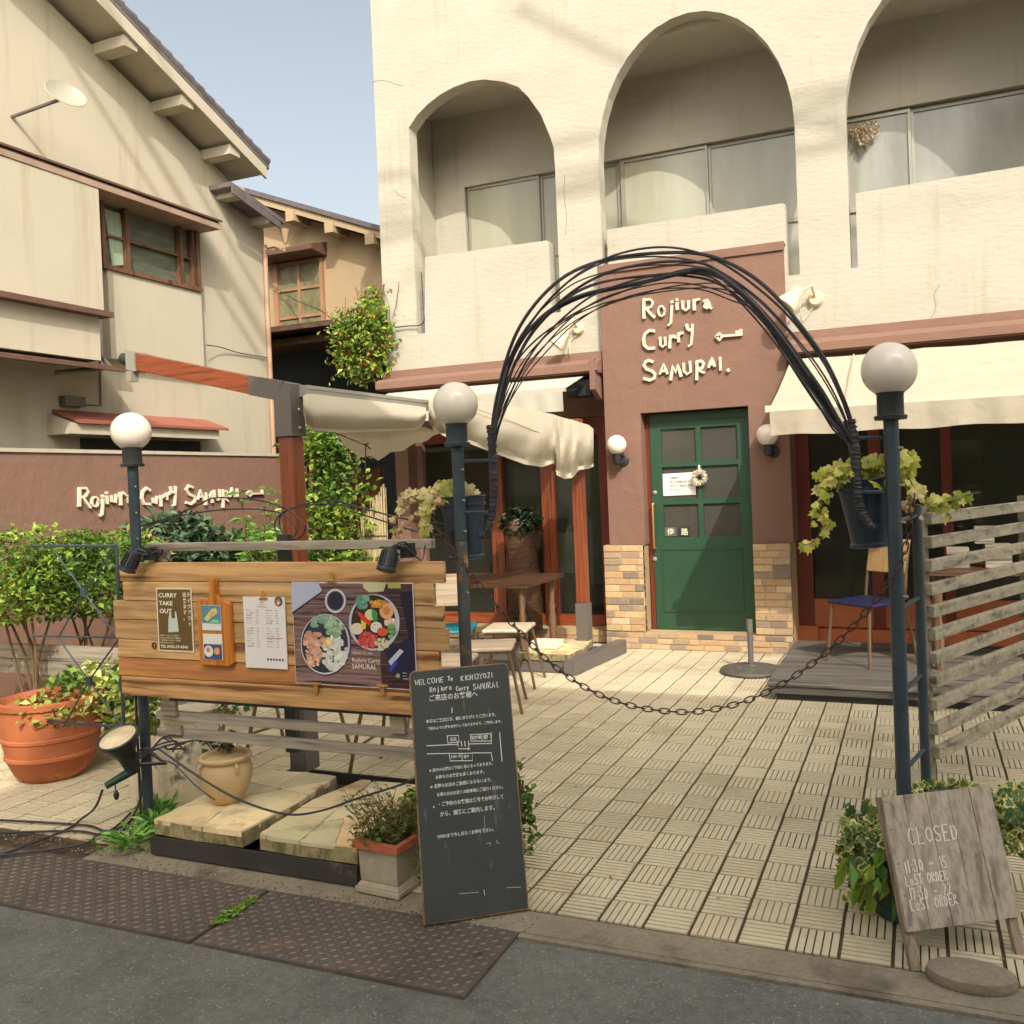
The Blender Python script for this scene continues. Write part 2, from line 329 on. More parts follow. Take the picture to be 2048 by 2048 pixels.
# stroke glyphs in a 1 x 1.4 cell for hand lettering
GL = {'A': [[(0, 0), (.45, 1.4), (.9, 0)], [(.2, .5), (.75, .5)]], 'C': [[(.9, 1.2), (.5, 1.4), (.1, 1), (.05, .5), (.4, 0), (.9, .15)]], 'D': [[(.1, 0), (.1, 1.4), (.6, 1.25), (.85, .75), (.6, .15), (.1, 0)]],
 'E': [[(.85, 1.4), (.1, 1.4), (.1, 0), (.85, 0)], [(.1, .7), (.7, .7)]], 'H': [[(.1, 0), (.1, 1.4)], [(.85, 0), (.85, 1.4)], [(.1, .7), (.85, .7)]], 'I': [[(.45, 0), (.45, 1.4)]],
 'J': [[(.3, 1.4), (.9, 1.4)], [(.7, 1.4), (.7, .2), (.4, 0), (.1, .2)]], 'K': [[(.1, 0), (.1, 1.4)], [(.85, 1.4), (.1, .6), (.9, 0)]], 'L': [[(.1, 1.4), (.1, 0), (.8, 0)]],
 'M': [[(.05, 0), (.15, 1.4), (.5, .5), (.85, 1.4), (.95, 0)]], 'O': [[(.5, 1.4), (.1, 1.1), (.05, .5), (.4, 0), (.85, .3), (.9, 1), (.5, 1.4)]], 'R': [[(.1, 0), (.1, 1.4), (.7, 1.3), (.75, .9), (.1, .65), (.9, 0)]],
 'S': [[(.85, 1.2), (.5, 1.4), (.15, 1.1), (.3, .8), (.75, .55), (.8, .2), (.45, 0), (.1, .2)]], 'T': [[(.05, 1.4), (.95, 1.4)], [(.5, 1.4), (.5, 0)]], 'U': [[(.1, 1.4), (.1, .3), (.4, 0), (.8, .2), (.85, 1.4)]],
 'W': [[(0, 1.4), (.25, 0), (.5, 1), (.75, 0), (1, 1.4)]], 'Y': [[(.05, 1.4), (.45, .7), (.9, 1.4)], [(.45, .7), (.45, 0)]], '0': [[(.5, 1.4), (.15, .9), (.2, .2), (.5, 0), (.8, .4), (.8, 1), (.5, 1.4)]],
 '1': [[(.4, 1.4), (.4, 0)]], '2': [[(.1, 1.1), (.5, 1.4), (.8, 1), (.1, 0), (.9, .05)]], '3': [[(.1, 1.3), (.7, 1.3), (.4, .8), (.8, .5), (.5, 0), (.1, .15)]], '5': [[(.8, 1.4), (.2, 1.4), (.2, .8), (.75, .6), (.6, .1), (.1, 0)]],
 '7': [[(.1, 1.2), (.1, 1.4), (.8, 1.4), (.4, 0)]], ':': [[(.45, .3), (.45, .4)], [(.45, .9), (.45, 1.0)]], '~': [[(.05, .6), (.3, .8), (.6, .55), (.9, .75)]], '.': [[(.2, 0), (.3, .02)]],
 'o': [[(.45, .9), (.1, .6), (.15, .1), (.6, 0), (.8, .5), (.45, .9)]], 'j': [[(.5, .9), (.5, -.3), (.2, -.4)], [(.5, 1.2), (.5, 1.28)]], 'i': [[(.45, .9), (.45, 0)], [(.45, 1.2), (.45, 1.28)]],
 'u': [[(.1, .9), (.15, .1), (.6, 0), (.8, .3), (.8, .9)]], 'r': [[(.2, .9), (.2, 0)], [(.2, .6), (.7, .9)]], 'a': [[(.75, .8), (.3, .85), (.1, .4), (.3, 0), (.75, .2), (.75, .9), (.85, 0)]], 'y': [[(.1, .9), (.4, .3)], [(.85, .9), (.2, -.4)]]}
def hand(mb, s, frame, pos, h, wd, lift, jit=0.06, adv=1.15, sx=0.62, slope=0.0, rs=3):
    rr = random.Random(rs); o_, u, v, n_ = [V3(a) for a in frame]; x, y = pos; k = h/1.4
    for ch in s:
        if ch == ' ': x += k*0.75; continue
        g = GL.get(ch)
        if not g: x += k*0.7; continue
        sc_ = 1+rr.uniform(-jit, jit)*1.5; dy = rr.uniform(-jit, jit)*h*0.6
        for st in g:
            pts = [o_+u*(x+k*sx*(px*sc_+rr.uniform(-jit, jit)*.6))+v*(y+dy+slope*(x-pos[0])+k*sc_*(py+rr.uniform(-jit, jit)*.6)) for px, py in st]
            mb.ribbon(pts, wd, n_, lift+rr.uniform(0, 0.0003))
        x += k*sx*adv*(0.55 if ch in 'Ii1:.' else 1.0)*sc_+k*0.06
    return x
# leaves
def leaf(mb, p, d, size, wd, t, nrm=None, droop=0.25):
    p, d = V3(p), V3(d).normalized(); n_ = V3(nrm) if nrm is not None else V3((random.gauss(0, .5), random.gauss(0, .5), 1))
    s_ = d.cross(n_); s_ = s_.normalized() if s_.length > 1e-4 else d.orthogonal().normalized(); n2 = s_.cross(d)
    a = p+d*size*0.5+s_*wd/2+n2*size*0.05; b = p+d*size*0.5-s_*wd/2+n2*size*0.05; e = p+d*size-n2*size*droop
    mb.add([p, a, e, b], [(0, 1, 2), (0, 2, 3)], t)
def ivy(mb, p, d, size, t, nrm):
    p, d, n_ = V3(p), V3(d).normalized(), V3(nrm).normalized(); s_ = d.cross(n_); s_ = s_.normalized() if s_.length > 1e-3 else d.orthogonal().normalized()
    sh = [(0, 0), (.28, -.12), (.55, .1), (.36, .34), (.42, .62), (.14, .58), (0, 1), (-.14, .58), (-.42, .62), (-.36, .34), (-.55, .1), (-.28, -.12)]
    mb.add([p+s_*a*size+d*b*size+n_*(-abs(a)*size*.18) for a, b in sh], [tuple(range(len(sh)))], t)
def rcol(pal, j=0.18):
    c = random.choice(pal); k = 1+random.uniform(-j, j); return (c[0]*k, c[1]*k*(1+random.uniform(-.06, .06)), c[2]*k)
def G(r, g, b): return S(r, g, b, 1.12)[:3]
GREENS = [G(96, 128, 50), G(120, 148, 60), G(84, 116, 48), G(72, 100, 44)]
YELLOWG = [G(140, 164, 62), G(160, 176, 74), G(120, 148, 54), G(104, 134, 52)]
DEEP = [G(44, 76, 40), G(58, 92, 48), G(38, 62, 36), G(74, 104, 56)]
GREYG = [G(84, 108, 80), G(104, 126, 94), G(66, 88, 64)]
VARIEG = [G(210, 204, 130), G(196, 196, 110), G(120, 140, 80), G(88, 112, 66), G(226, 216, 150)]
DRY = [G(190, 156, 120), G(166, 130, 96), G(206, 180, 140)]
def bush(mb, n, samp, size, pal, shape='leaf', wdr=0.6, up=0.4, pal2=None, ns=3.0):
    for _ in range(n):
        p = V3(samp()); k = noise.noise(p*ns)
        if noise.noise(p*ns*2.3+V3((5, 1, 2))) < -0.32: continue
        pl = pal2 if (pal2 and k > 0.05+random.uniform(-.15, .15)) else pal
        d = V3((random.gauss(0, 1), random.gauss(0, 1)-.25, random.gauss(up, .8))); s_ = size*random.uniform(.6, 1.35)
        if shape == 'ivy': ivy(mb, p, V3((random.gauss(0, .6), random.gauss(0, .3), -1)), s_, rcol(pl), V3((random.gauss(.3, .5), -1, random.gauss(.5, .5))))
        else: leaf(mb, p, d, s_, s_*wdr, rcol(pl))
def ell(c, r, shell=0.55):
    c = V3(c)
    def f():
        while True:
            q = V3((random.uniform(-1, 1), random.uniform(-1, 1), random.uniform(-1, 1)))
            if shell*random.uniform(.6, 1) < q.length < 1: break
        return c+V3((q.x*r[0], q.y*r[1], q.z*r[2]))
    return f
def boxs(a, b): return lambda: V3((random.uniform(a[0], b[0]), random.uniform(a[1], b[1]), random.uniform(a[2], b[2])))
def multi(fs, wts=None):
    return lambda: random.choices(fs, wts)[0]()
def smooth_path(P, n=4):
    out = []
    for i in range(len(P)-1):
        p0, p1, p2, p3 = P[max(i-1, 0)], P[i], P[i+1], P[min(i+2, len(P)-1)]
        for s in range(n):
            t = s/n; out.append(p0*(-.5*t+t*t-.5*t**3)+p1*(1-2.5*t*t+1.5*t**3)+p2*(.5*t+2*t*t-1.5*t**3)+p3*(-.5*t*t+.5*t**3))
    out.append(P[-1]); return out
CABLE = mat("cable_black", (0.035, 0.034, 0.038), 0.45, var=0.3, scale=20, bump=.3, bscale=80)
# ================================================================== GROUND
YW, YP, YB, YG = 7.62, 7.54, 8.48, 7.95
T = 0.15684; TX, TY = -1.04734, 2.98761
mb = MB(); mb.box((-60, -60, -0.30), (60, 60, -0.036)); mb.box((-60, -6.9, -.035), (60, 2.65, -0.014)); struct(mb.build("road", ASPH))
mb = MB(); mb.box((-6.3, 2.80, -0.034), (4.5, 7.9, -0.006)); struct(mb.build("paving_bed", GROUT))
mb = MB(); rt = random.Random(4)
for i in range(-34, 24):
    for j in range(-1, 30):
        x0, y0 = TX+i*T, TY+j*T; x1, y1 = x0+T-0.0112, y0+T-0.0085
        if y1 < 2.83 or x1 < -6.2: continue
        y0 = max(y0, 2.83)
        n_ = noise.noise(V3((i*.23, j*.19, 3))); k = .96+rt.uniform(-.07, .05)+n_*.12
        base = (0.70*k, 0.61*k, 0.42*k)
        if rt.random() < 0.05 or n_ > .5: base = (0.68*k, 0.57*k, 0.385*k)
        if rt.random() < 0.02: base = (0.66*k, 0.53*k, 0.38*k)
        zz = rt.uniform(-.0012, .0012); d = 0.0062 if n_ > -.45 else 0.0035
        mb.box((x0, y0, -0.02), (x1, y1, -d+zz), tuple(c*.6 for c in base))
        nb = 6
        for b in range(nb):
            g = 0.0080 if (i+j) % 2 == 0 else 0.0052
            if (i+j) % 2 == 0:
                s_ = (y1-y0+g)/nb; mb.box((x0+.001, y0+b*s_, -d+zz+.0002), (x1-.001, y0+(b+1)*s_-g, zz), base)
            else:
                s_ = (x1-x0+g)/nb; mb.box((x0+b*s_, y0+.001, -d+zz+.0002), (x0+(b+1)*s_-g, y1-.001, zz), base)
struct(mb.build("paving", TILEM))
mb = MB(); mb.box((-3.3, 2.681, -.2), (4.5, 2.822, -0.004)); mb.box((-1.277, 2.655, -.2), (4.5, 2.680, -0.006)); struct(mb.build("kerb", CONC))
# chequered steel plates along the gutter
def plate_thing(x0, x1, ysh, lab):
    t = thing("steel_plate", (x0, 2.4, 0), lab, "road plate", "steel plates along the gutter")
    mb = MB(); mb.prism([(x0, 2.285+ysh, -.03), (x1, 2.285, -.03), (x1, 2.678, -.03), (x0, 2.678, -.03)], (0, 0, .028)); mb.build("plate", STEEL, t)
    mb = MB(); nx = int((x1-x0)/.03)
    for i in range(nx):
        for j in range(14):
            cx, cy = x0+.018+i*.03, 2.302+j*.0268+(ysh*(1-i/nx) if j < 6 else 0)*.5
            if cy > 2.665: continue
            a = R(38) if (i+j) % 2 else R(-38+180); dx, dy = math.cos(a)*.0125, math.sin(a)*.0125
            nx_, ny_ = -math.sin(a)*.0042, math.cos(a)*.0042
            b = [(cx-dx, cy-dy, -.002), (cx+nx_, cy+ny_, -.002), (cx+dx, cy+dy, -.002), (cx-nx_, cy-ny_, -.002)]
            mb.add(b+[(cx-dx*.6, cy-dy*.6, .0014), (cx+dx*.6, cy+dy*.6, .0014)], [(0, 1, 4), (1, 5, 4), (1, 2, 5), (2, 3, 5), (3, 4, 5), (3, 0, 4)][:6])
    o = mb.build("tread_pattern", mat("tread_worn", S(122, 108, 97, .95), .55, metal=.3, var=.2), t); struct(o, "stuff")
plate_thing(-3.95, -2.325, .0, "brown chequered steel plate at the left of the gutter, by the weedy soil")
plate_thing(-2.31, -1.28, .0, "brown chequered steel plate in front of the chalkboard and the stone planter")
mb = MB(); mb.box((-6.4, 2.685, -.06), (-3.3, 2.83, -.012)); struct(mb.build("soil_strip", SOIL))
mb = MB(); rs = random.Random(9)
for _ in range(700):
    x = rs.uniform(-3.9, -1.25); y = 2.67+abs(rs.gauss(0, .05))+(0.05 if x < -3 else 0); r = rs.uniform(.0015, .005); z = -.002
    c = rs.choice([(.16, .11, .07), (.28, .21, .14), (.34, .28, .2), (.10, .07, .05)])
    mb.add([(x-r, y, z), (x, y-r, z), (x+r, y+.3*r, z), (x, y+r, z), (x, y, z+r*.9)], [(0, 1, 4), (1, 2, 4), (2, 3, 4), (3, 0, 4)], c)
struct(mb.build("gravel", PAINT), "stuff")
mb = MB(); rs = random.Random(19)
for _ in range(260):
    x = rs.uniform(-3.9, .3); y = rs.uniform(2.3, 7.2); r = rs.uniform(.006, .016); a = rs.uniform(0, 6.3); z = .003+rs.uniform(0, .004)
    if y > 3.2 and rs.random() < .75: continue
    c = rs.choice([(.30, .19, .09), (.22, .15, .08), (.36, .28, .12)]); dx, dy = math.cos(a)*r, math.sin(a)*r
    mb.add([(x-dx, y-dy, z), (x+dy*.4, y-dx*.4, z+.003), (x+dx, y+dy, z), (x-dy*.4, y+dx*.4, z+.002)], [(0, 1, 2), (0, 2, 3)], c)
struct(mb.build("fallen_leaves", LEAF), "stuff")
# ================================================================== RESTAURANT
B = thing("restaurant_building", (-4.86, YW, 0), "white stucco building with arched balconies over a brown shop entrance with green door", "building")
XL, XR_, ZT = -4.86, 3.3, 7.4
FR = (V3((0, YW, 0)), V3((1, 0, 0)), V3((0, 0, 1)), V3((0, 1, 0)))
def arcp(cx, hw, zs, b, n=18): return [(cx+hw*math.cos(math.pi*i/n), zs+b*math.sin(math.pi*i/n)) for i in range(n+1)]
a1 = [(-2.967, 3.05), (-2.967, 4.35), (-2.972, 4.55), (-3.005, 4.66), (-3.085, 4.873), (-3.206, 5.062), (-3.3, 5.17), (-3.45, 5.25), (-3.643, 5.311), (-3.8, 5.325), (-3.972, 5.305), (-4.12, 5.265), (-4.259, 5.2), (-4.38, 5.12), (-4.485, 5.01), (-4.485, 3.0), (-4.40, 3.0), (-4.36, 3.735), (-3.075, 3.72), (-3.062, 3.705), (-3.055, 3.05)]
def arch(cx, slots, pt):
    hw = .857; p = [(cx+hw, slots[1])]+arcp(cx, hw, 4.35, 1.13)+[(cx-hw, slots[0]), (cx-hw+.055, slots[0]), (cx-hw+.055, pt-.012), (cx-hw+.067, pt), (cx+hw-.115, pt), (cx+hw-.10, pt-.012), (cx+hw-.10, slots[1])]; return p
a2 = arch(-1.69, (3.10, 3.13), 3.735); a3 = arch(.425, (3.13, 3.13), 3.74)
a3[-4] = (1.282-.115, 3.745)
a4 = [(1.75+x*0, z) for x, z in []]
holes_plate("facade_wall", [(XL, 2.655), (XR_, 2.655), (XR_, ZT), (XL, ZT)], [a1, a2, a3, arch(2.42, (3.13, 3.13), 3.74)], .15, FR, WHITE, B)
mb = MB(); mb.box((XL, YW+.153, 2.656), (XL+.15, 12, ZT)); mb.box((XR_-.15, YW+.153, 0), (XR_, 12, ZT)); mb.box((XL, 12.003, 0), (XR_, 12.15, ZT)); mb.build("side_wall", WHITE, B)
mb = MB(); mb.box((XL, YW+.10, 0), (XL+.15, 12, 2.655)); mb.build("lower_side_wall", BROWN, B)
mb = MB(); mb.box((XL-.03, YW-.03, ZT+.003), (XR_+.03, 12.2, ZT+.1)); mb.build("roof", GREYM, B)
for k, pts in enumerate(([(744, 165), (760, 161), (778, 163), (792, 169), (806, 171)], [(1860, 640), (1872, 615), (1868, 590), (1880, 570)], [(1130, 350), (1128, 390), (1133, 430), (1131, 470)], [(790, 380), (800, 392), (812, 396)])):
    mb = MB(); mb.ribbon(smooth_path([at(a, b, Y=YW-.0005) for a, b in pts], 3), .0045, (0, -1, 0), .0006); mb.build("hairline_crack", mat("crack", S(150, 136, 110, .7), .95), B)
# balcony interior
mb = MB(); mb.box((XL+.153, YW+.153, 5.42), (XR_-.153, 12, 5.6)); mb.build("balcony_ceiling", WHITE, B)
mb = MB(); mb.box((XL+.153, YW+.153, 2.66), (XR_-.153, 12, 2.9)); mb.build("balcony_floor", CONC, B)
zw = 4.66; wt = 3.05
wx = lambda px, py: at(px, py, Y=YB).x
W1 = (-4.345, -2.74); m2a, m2b = wx(1226, 330), wx(1250, 330)
FB = (V3((0, YB, 0)), V3((1, 0, 0)), V3((0, 0, 1)), V3((0, 1, 0)))
holes_plate("balcony_back_wall", [(XL+.153, 2.9), (XR_-.153, 2.9), (XR_-.153, 5.42), (XL+.153, 5.42)], [[(W1[0], wt), (3.0, wt), (3.0, zw+.02), (W1[0], zw)]], .14, FB, WHITE, B)
PANE = mat("frosted_pane", S(190, 188, 166, .85), 0.16, var=0.10, scale=1.6, stretch=(2.4, 1, .5), spec=0.9)
PANE2 = mat("dusky_pane", S(172, 172, 160, .8), 0.12, var=0.25, scale=1.4, stretch=(2.2, 1, .6), spec=0.9)
mul = [W1[0]+.02, wx(1075, 350), (m2a+m2b)/2, wx(1413, 300), wx(1600, 300)+.3, wx(1822, 260), 1.35, 2.2, 2.98]
mul = sorted(mul)
for i in range(len(mul)-1):
    x0, x1 = mul[i], mul[i+1]
    fr = MB(); e = .024
    wide = .045 if abs(x1-(m2a+m2b)/2) < .01 else e; wide0 = .045 if abs(x0-(m2a+m2b)/2) < .01 else e
    yo = YB+.03+(.03 if i % 2 else 0)
    fr.box((x0+.001, yo, wt), (x0+wide0, yo+.05, zw)); fr.box((x1-wide, yo, wt), (x1-.001, yo+.05, zw))
    for z0, z1 in ((wt, wt+.04), (zw-.03, zw), (3.82, 3.86)): fr.box((x0+wide0+.001, yo+.002, z0), (x1-wide-.001, yo+.048, z1))
    f = fr.build("window", SILVER, B)
    pn = MB(); pn.box((x0+e, yo+.02, wt+.04), (x1-e, yo+.026, 3.82)); pn.box((x0+e, yo+.02, 3.86), (x1-e, yo+.026, zw-.03)); pn.build("pane", PANE2 if i in (4, 5) else PANE, f)
# cornices
for x0, x1 in ((XL, -2.57), (-.945, XR_)):
    mb = MB(); mb.prism([(x0, YW, 2.654), (x0, YW-.05, 2.654), (x0, YW-.055, 2.585), (x0, YW-.16, 2.555), (x0, YW-.20, 2.53), (x0, YW-.20, 2.465), (x0, YW, 2.465)], (x1-x0, 0, 0))
    mb.box((x0, YW, 2.43), (x1, YG+.1, 2.654)); mb.build("cornice", BROWN, B)
    mb = MB(); mb.box((x0, YW-.175, 2.452), (x1, YG, 2.462)); mb.box((x0, YG-.04, 2.10), (x1, YG+.1, 2.45)); mb.build("lintel", BROWN, B)
mb = MB(); mb.prism([(-2.64, YW-.203, 2.57), (-2.64, YW-.203, 2.30), (-2.64, YW-.02, 2.21), (-2.64, YW-.02, 2.57)], (.05, 0, 0)); mb.build("cornice_bracket", BROWN, B)
# portal
pxl, pxr = -2.555, -.955; dxl, dxr = -2.225, -1.285
holes_plate("portal_wall", [(pxl, .915), (dxl, .915), (dxl, 2.07), (dxr, 2.072), (dxr, .915), (pxr, .915), (pxr, 3.375), (pxl, 3.36)], [], .36, (V3((0, YP, 0)), V3((1, 0, 0)), V3((0, 0, 1)), V3((0, 1, 0))), BROWN, B)
mb = MB(); mb.box((pxl-.012, YP-.018, 3.33), (pxr+.012, YP-.001, 3.40)); mb.box((pxl-.012, YP, 3.378), (pxr+.012, YW-.002, 3.40)); mb.build("portal_cap", BROWN, B)
mb = MB(); mb.box((dxl-.001, YP+.13, .15), (dxl+.035, YP+.34, 2.068)); mb.build("door_jamb", DKRED, B)
# brick plinths
def bricks(name, x0, x1, z0, z1, y, dep, seed):
    rb = random.Random(seed); mb = MB(); mb2 = MB(); mb2.box((x0+.004, y+.006, z0), (x1-.004, y+dep, z1-.002))
    h = .057; n = max(1, round((z1-z0)/h)); h = (z1-z0)/n
    for r_ in range(n):
        x = x0-(rb.choice([0, .09, .05]) if x1-x0 > .3 else 0)
        while x < x1-.01:
            L = rb.choice([.16, .17, .175, .09, .14]); a, b = max(x, x0), min(x+L, x1)
            if b-a > .02:
                c = rb.choice([(.62, .40, .22), (.66, .46, .26), (.58, .37, .20), (.64, .45, .28), (.50, .36, .24), (.30, .23, .18), (.36, .27, .20), (.66, .44, .24), (.64, .42, .23), (.68, .50, .32)]); k = rb.uniform(.8, 1.1)
                ja = rb.uniform(-.004, .003)
                mb.box((a+.004, y+ja, z0+r_*h+.004), (b-.004, y+.05+ja, z0+(r_+1)*h-.004), tuple(q*k for q in c))
            x += L
        # return brick at the reveal
    o = mb.build(name, BRICKM, B, bevel=.003); mb2.build("mortar", MORTAR, o)
bricks("brick_pier", -2.605, -2.235, .15, .913, 7.50, .4, 1)
bricks("brick_pier", -1.285, -.975, .15, .913, 7.50, .4, 2)
bricks("brick_step", -2.605, -.975, 0, .146, 7.485, .55, 3)
# door
YD = 7.665
FD = (V3((0, YD, 0)), V3((1, 0, 0)), V3((0, 0, 1)), V3((0, 1, 0)))
zc = Zm(1240, 800, 4.025)
def dpt(x, y): p = at(*zc(x, y), Y=YD); return (p.x, p.z)
def rect(a, b, c, d): return [dpt(a, d), dpt(c, d), dpt(c, b), dpt(a, b)]
xs = [(dpt(328, 300)[0], dpt(608, 300)[0]), (dpt(650, 300)[0], dpt(943, 300)[0])]
zs = [(dpt(470, 1105)[1], dpt(470, 840)[1]), (dpt(470, 795)[1], dpt(470, 537)[1]), (dpt(470, 500)[1], dpt(470, 228)[1])]
dx0, dx1 = -2.185, -1.292
hl = [[(a, c), (b, c), (b, d), (a, d)] for a, b in xs for c, d in zs]
door = holes_plate("door", [(dx0, .152), (dx1, .152), (dx1, 2.06), (dx0, 2.06)], hl, .045, FD, GREEN, B)
for a, b in xs:
    for c, d in zs:
        g = MB(); g.box((a-.004, YD+.022, c-.004), (b+.004, YD+.027, d+.004)); g.build("pane", GREYSHEEN, door)
mb = MB(); z0, z1 = dpt(600, 1700)[1], dpt(600, 1205)[1]; x0, x1 = dpt(350, 1500)[0]+.01, dpt(985, 1500)[0]
for a, b, c, d in ((x0, z0-.012, x1, z0), (x0, z1, x1, z1+.012), (x0-.012, z0-.012, x0, z1+.012), (x1, z0-.012, x1+.012, z1+.012)): mb.box((a, YD-.007, b), (c, YD-.0005, d))
mb.build("panel_moulding", GREEN, door); mb = MB(); mb.box((dx0+.002, YD-.010, 1.99), (dx1-.002, YD-.0005, 2.058)); mb.build("top_rail", GREEN, door)
BRASS = mat("brass", S(206, 160, 96, .9), 0.35, metal=0.6, var=0.1)
mb = MB(); hx = dpt(280, 1000)[0]; za, zb = dpt(280, 1190)[1], dpt(280, 835)[1]
mb.tube([(hx, YD, za), (hx, YD-.045, za), (hx, YD-.05, za+.02), (hx, YD-.05, zb-.02), (hx, YD-.045, zb), (hx, YD, zb)], .009, 10); mb.build("handle", BRASS, door, smooth=True)
for py in (745, 1280):
    x, z = dpt(282, py); mb = MB(); mb.lathe((x, YD, z), [(.019, 0), (.019, .006), (.011, .009), (.01, .014)], 16, ax=(V3((1, 0, 0)), V3((0, 0, 1)), V3((0, -1, 0)))); mb.build("lock", SILVER, door, smooth=True)
# interior behind the shop
mb = MB(); mb.box((XL+.16, 11.2, 0), (XR_-.16, 11.3, 2.6)); mb.box((-2.9, 9.4, 0), (-.7, 9.45, 2.6)); mb.build("room_wall", DARKIN, B)
mb = MB(); mb.box((XL+.16, YG+.06, .05), (XR_-.16, 11.2, .12)); mb.build("room_floor", DARKW, B)
# left shopfront -------------------------------------------------------
def gx(px, py=1050, Y=YG): return at(px, py, Y=Y).x
sf = [(gx(853), gx(862)), (gx(985, 1000), gx(1009, 1000)), (gx(1090, 1080), gx(1115, 1080)), (gx(1207, 1080), gx(1225, 1080))]
zb0, zb1 = .12, at(1060, 1226, Y=YG).z
mb = MB(); mb.box((XL, YG-.06, 0), (gx(856), YG+.1, 2.10)); mb.build("brown_panel", BROWN, B)
mb = MB()
for i, (a, b) in enumerate(sf[1:]):
    o = MB(); o.box((a, YG-.05, zb0), (b, YG+.05, 2.098)); o.build("shop_post", REDWOOD if i < 2 else DKRED, B)
o = MB(); o.box((sf[0][1]+.01, YG-.035, zb0+.002), (sf[3][0], YG+.035, zb1)); o.build("shop_base_board", REDWOODX, B)
o = MB(); o.box((sf[0][0], YG-.03, 1.93), (sf[3][0], YG+.03, 2.095)); o.build("transom", DKRED, B)
o = MB(); o.box((sf[0][0], YG+.005, zb1), (sf[3][0], YG+.012, 1.93)); o.build("shop_glass", CLEAR, B)
BLIND = mat("roller_blind", S(150, 156, 140, .6), 0.6, var=0.1, scale=1.2, stretch=(3, 1, .4))
BLIND2 = mat("pale_screen", S(222, 220, 190, .8), 0.9, var=0.05)
yi = YG+.02
def gz(py, px=1110): return at(px, py, Y=yi).z
o = MB(); o.box((gx(1030, 1000, yi), yi, gz(1150)), (gx(1090, 1000, yi), yi+.004, 1.92)); o.build("frosted_film", mat("film_dark", S(120, 116, 90, .6), .5, var=.3, scale=1.5, stretch=(2, 1, .6)), B)
o = MB(); o.box((gx(1114, 1000, yi), yi, gz(1168)), (gx(1206, 1000, yi), yi+.004, 1.92)); o.build("frosted_film", BLIND, B)
o = MB(); o.box((gx(1068, 1100, yi), yi-.006, gz(1146)), (gx(1090, 1100, yi), yi-.001, gz(1062))); o.build("pale_screen", BLIND2, B)
o = MB(); o.box((gx(1115, 1100, yi), yi-.006, gz(1146)), (gx(1152, 1100, yi), yi-.001, gz(1066))); o.build("pale_screen", BLIND2, B)
o = MB(); o.box((gx(1062, 1100, yi), yi-.006, gz(1166)), (gx(1152, 1100, yi), yi-.001, gz(1147))); o.build("green_band", GREEN, B)
for k in range(2): o = MB(); o.box((gx(1116+k*34, 1050, yi), yi-.007, gz(1062)), (gx(1136+k*30, 1050, yi), yi-.001, gz(1036))); o.build("small_sign", BLACK, B)
text("window_lettering", "OPEN", (V3((0, YG+.002, 0)), V3((1, 0, 0)), V3((0, 0, 1)), V3((0, -1, 0))), (gx(1117, 950), at(1117, 948, Y=YG).z), .075, mat("ink_window", (.05, .06, .05), .6), B, .0005)
mb = MB(); 
for i in range(10):
    x = gx(1045+i*15, 1200, 8.02); mb.box((x, 8.02, .14), (x+.022, 8.04, .56))
mb.box((gx(1045, 1200, 8.02), 8.0, .561), (gx(1190, 1200, 8.02), 8.05, .60)); mb.build("green_rail", GREEN, B)
# plinth under left shopfront
bricks("brick_plinth", XL, -2.62, 0, .118, 7.72, .35, 5)
# right shopfront
rp = [(gx(1590, 1000), gx(1622, 1000)), (gx(1738, 950), gx(1762, 950)), (gx(1884, 1000), gx(1905, 1000)), (1.5, 1.58), (2.4, 2.48), (3.05, 3.15)]
for i, (a, b) in enumerate(rp):
    o = MB(); o.box((a, YG-.06, .15), (b, YG+.05, 2.098)); o.build("shop_post", DKRED, B)
ORB = mat("board_orange", S(186, 104, 62, .9), 0.6, var=0.15, scale=4)
o = MB(); o.box((rp[0][1], YG-.03, .16), (XR_-.15, YG+.03, .40)); o.build("shop_base_board", ORB, B)
o = MB(); o.box((rp[0][0]-.02, YG-.12, 0), (rp[0][1]+.03, YG-.065, .175)); o.box((rp[0][0]-.02, YG-.064, 0), (XR_, YG+.1, .148)); o.build("sill_block", ORB, B)
o = MB(); o.box((rp[0][1], YG+.005, .40), (XR_-.15, YG+.012, 2.098)); o.build("shop_glass", CLEAR, B)
# ================================================================== AWNINGS
# right awning
yf_ = 6.2; A0 = at(1540, 818, Y=yf_); zb_ = 2.43; xa = A0.x; xb = 3.1
aw = thing("shop_awning", (xa, YW-.2, 2.4), "cream canvas awning pulled out to the right of the green door", "awning")
mb = MB(); xt = -.91
n = 24
vs = []; fs = []
for i in range(n+1):
    f = i/n
    for j in range(7):
        q = j/6; sag = -.02*math.sin(q*math.pi)+.008*noise.noise(V3((f*14, q*3, 0)))-.006*abs(math.sin(f*math.pi*4))
        vs.append(V3((xa+(xb-xa)*f, YW-.2+(yf_-(YW-.2))*q, zb_-.02+(A0.z+.012-zb_+.02)*q+sag)))
for i in range(n):
    for j in range(6): a = i*7+j; fs.append((a, a+1, a+8, a+7))
mb.add(vs, fs); mb.build("canvas", CREAM, aw, smooth=True)
SEAM = mat("canvas_seam", S(196, 182, 156, .7), .9)
for f in (.12, .42, .72, .97):
    x = xa+(xb-xa)*f; mb = MB(); mb.add([(x, YW-.2, zb_-.017), (x+.012, YW-.2, zb_-.017), (x+.012, yf_+.02, A0.z+.018), (x, yf_+.02, A0.z+.018)], [(0, 1, 2, 3)]); mb.build("seam", SEAM, aw)
mb = MB(); mb.bar((xa-.03, yf_, A0.z), (xb, yf_, A0.z), .04, .045); mb.build("front_bar", LETTER, aw)
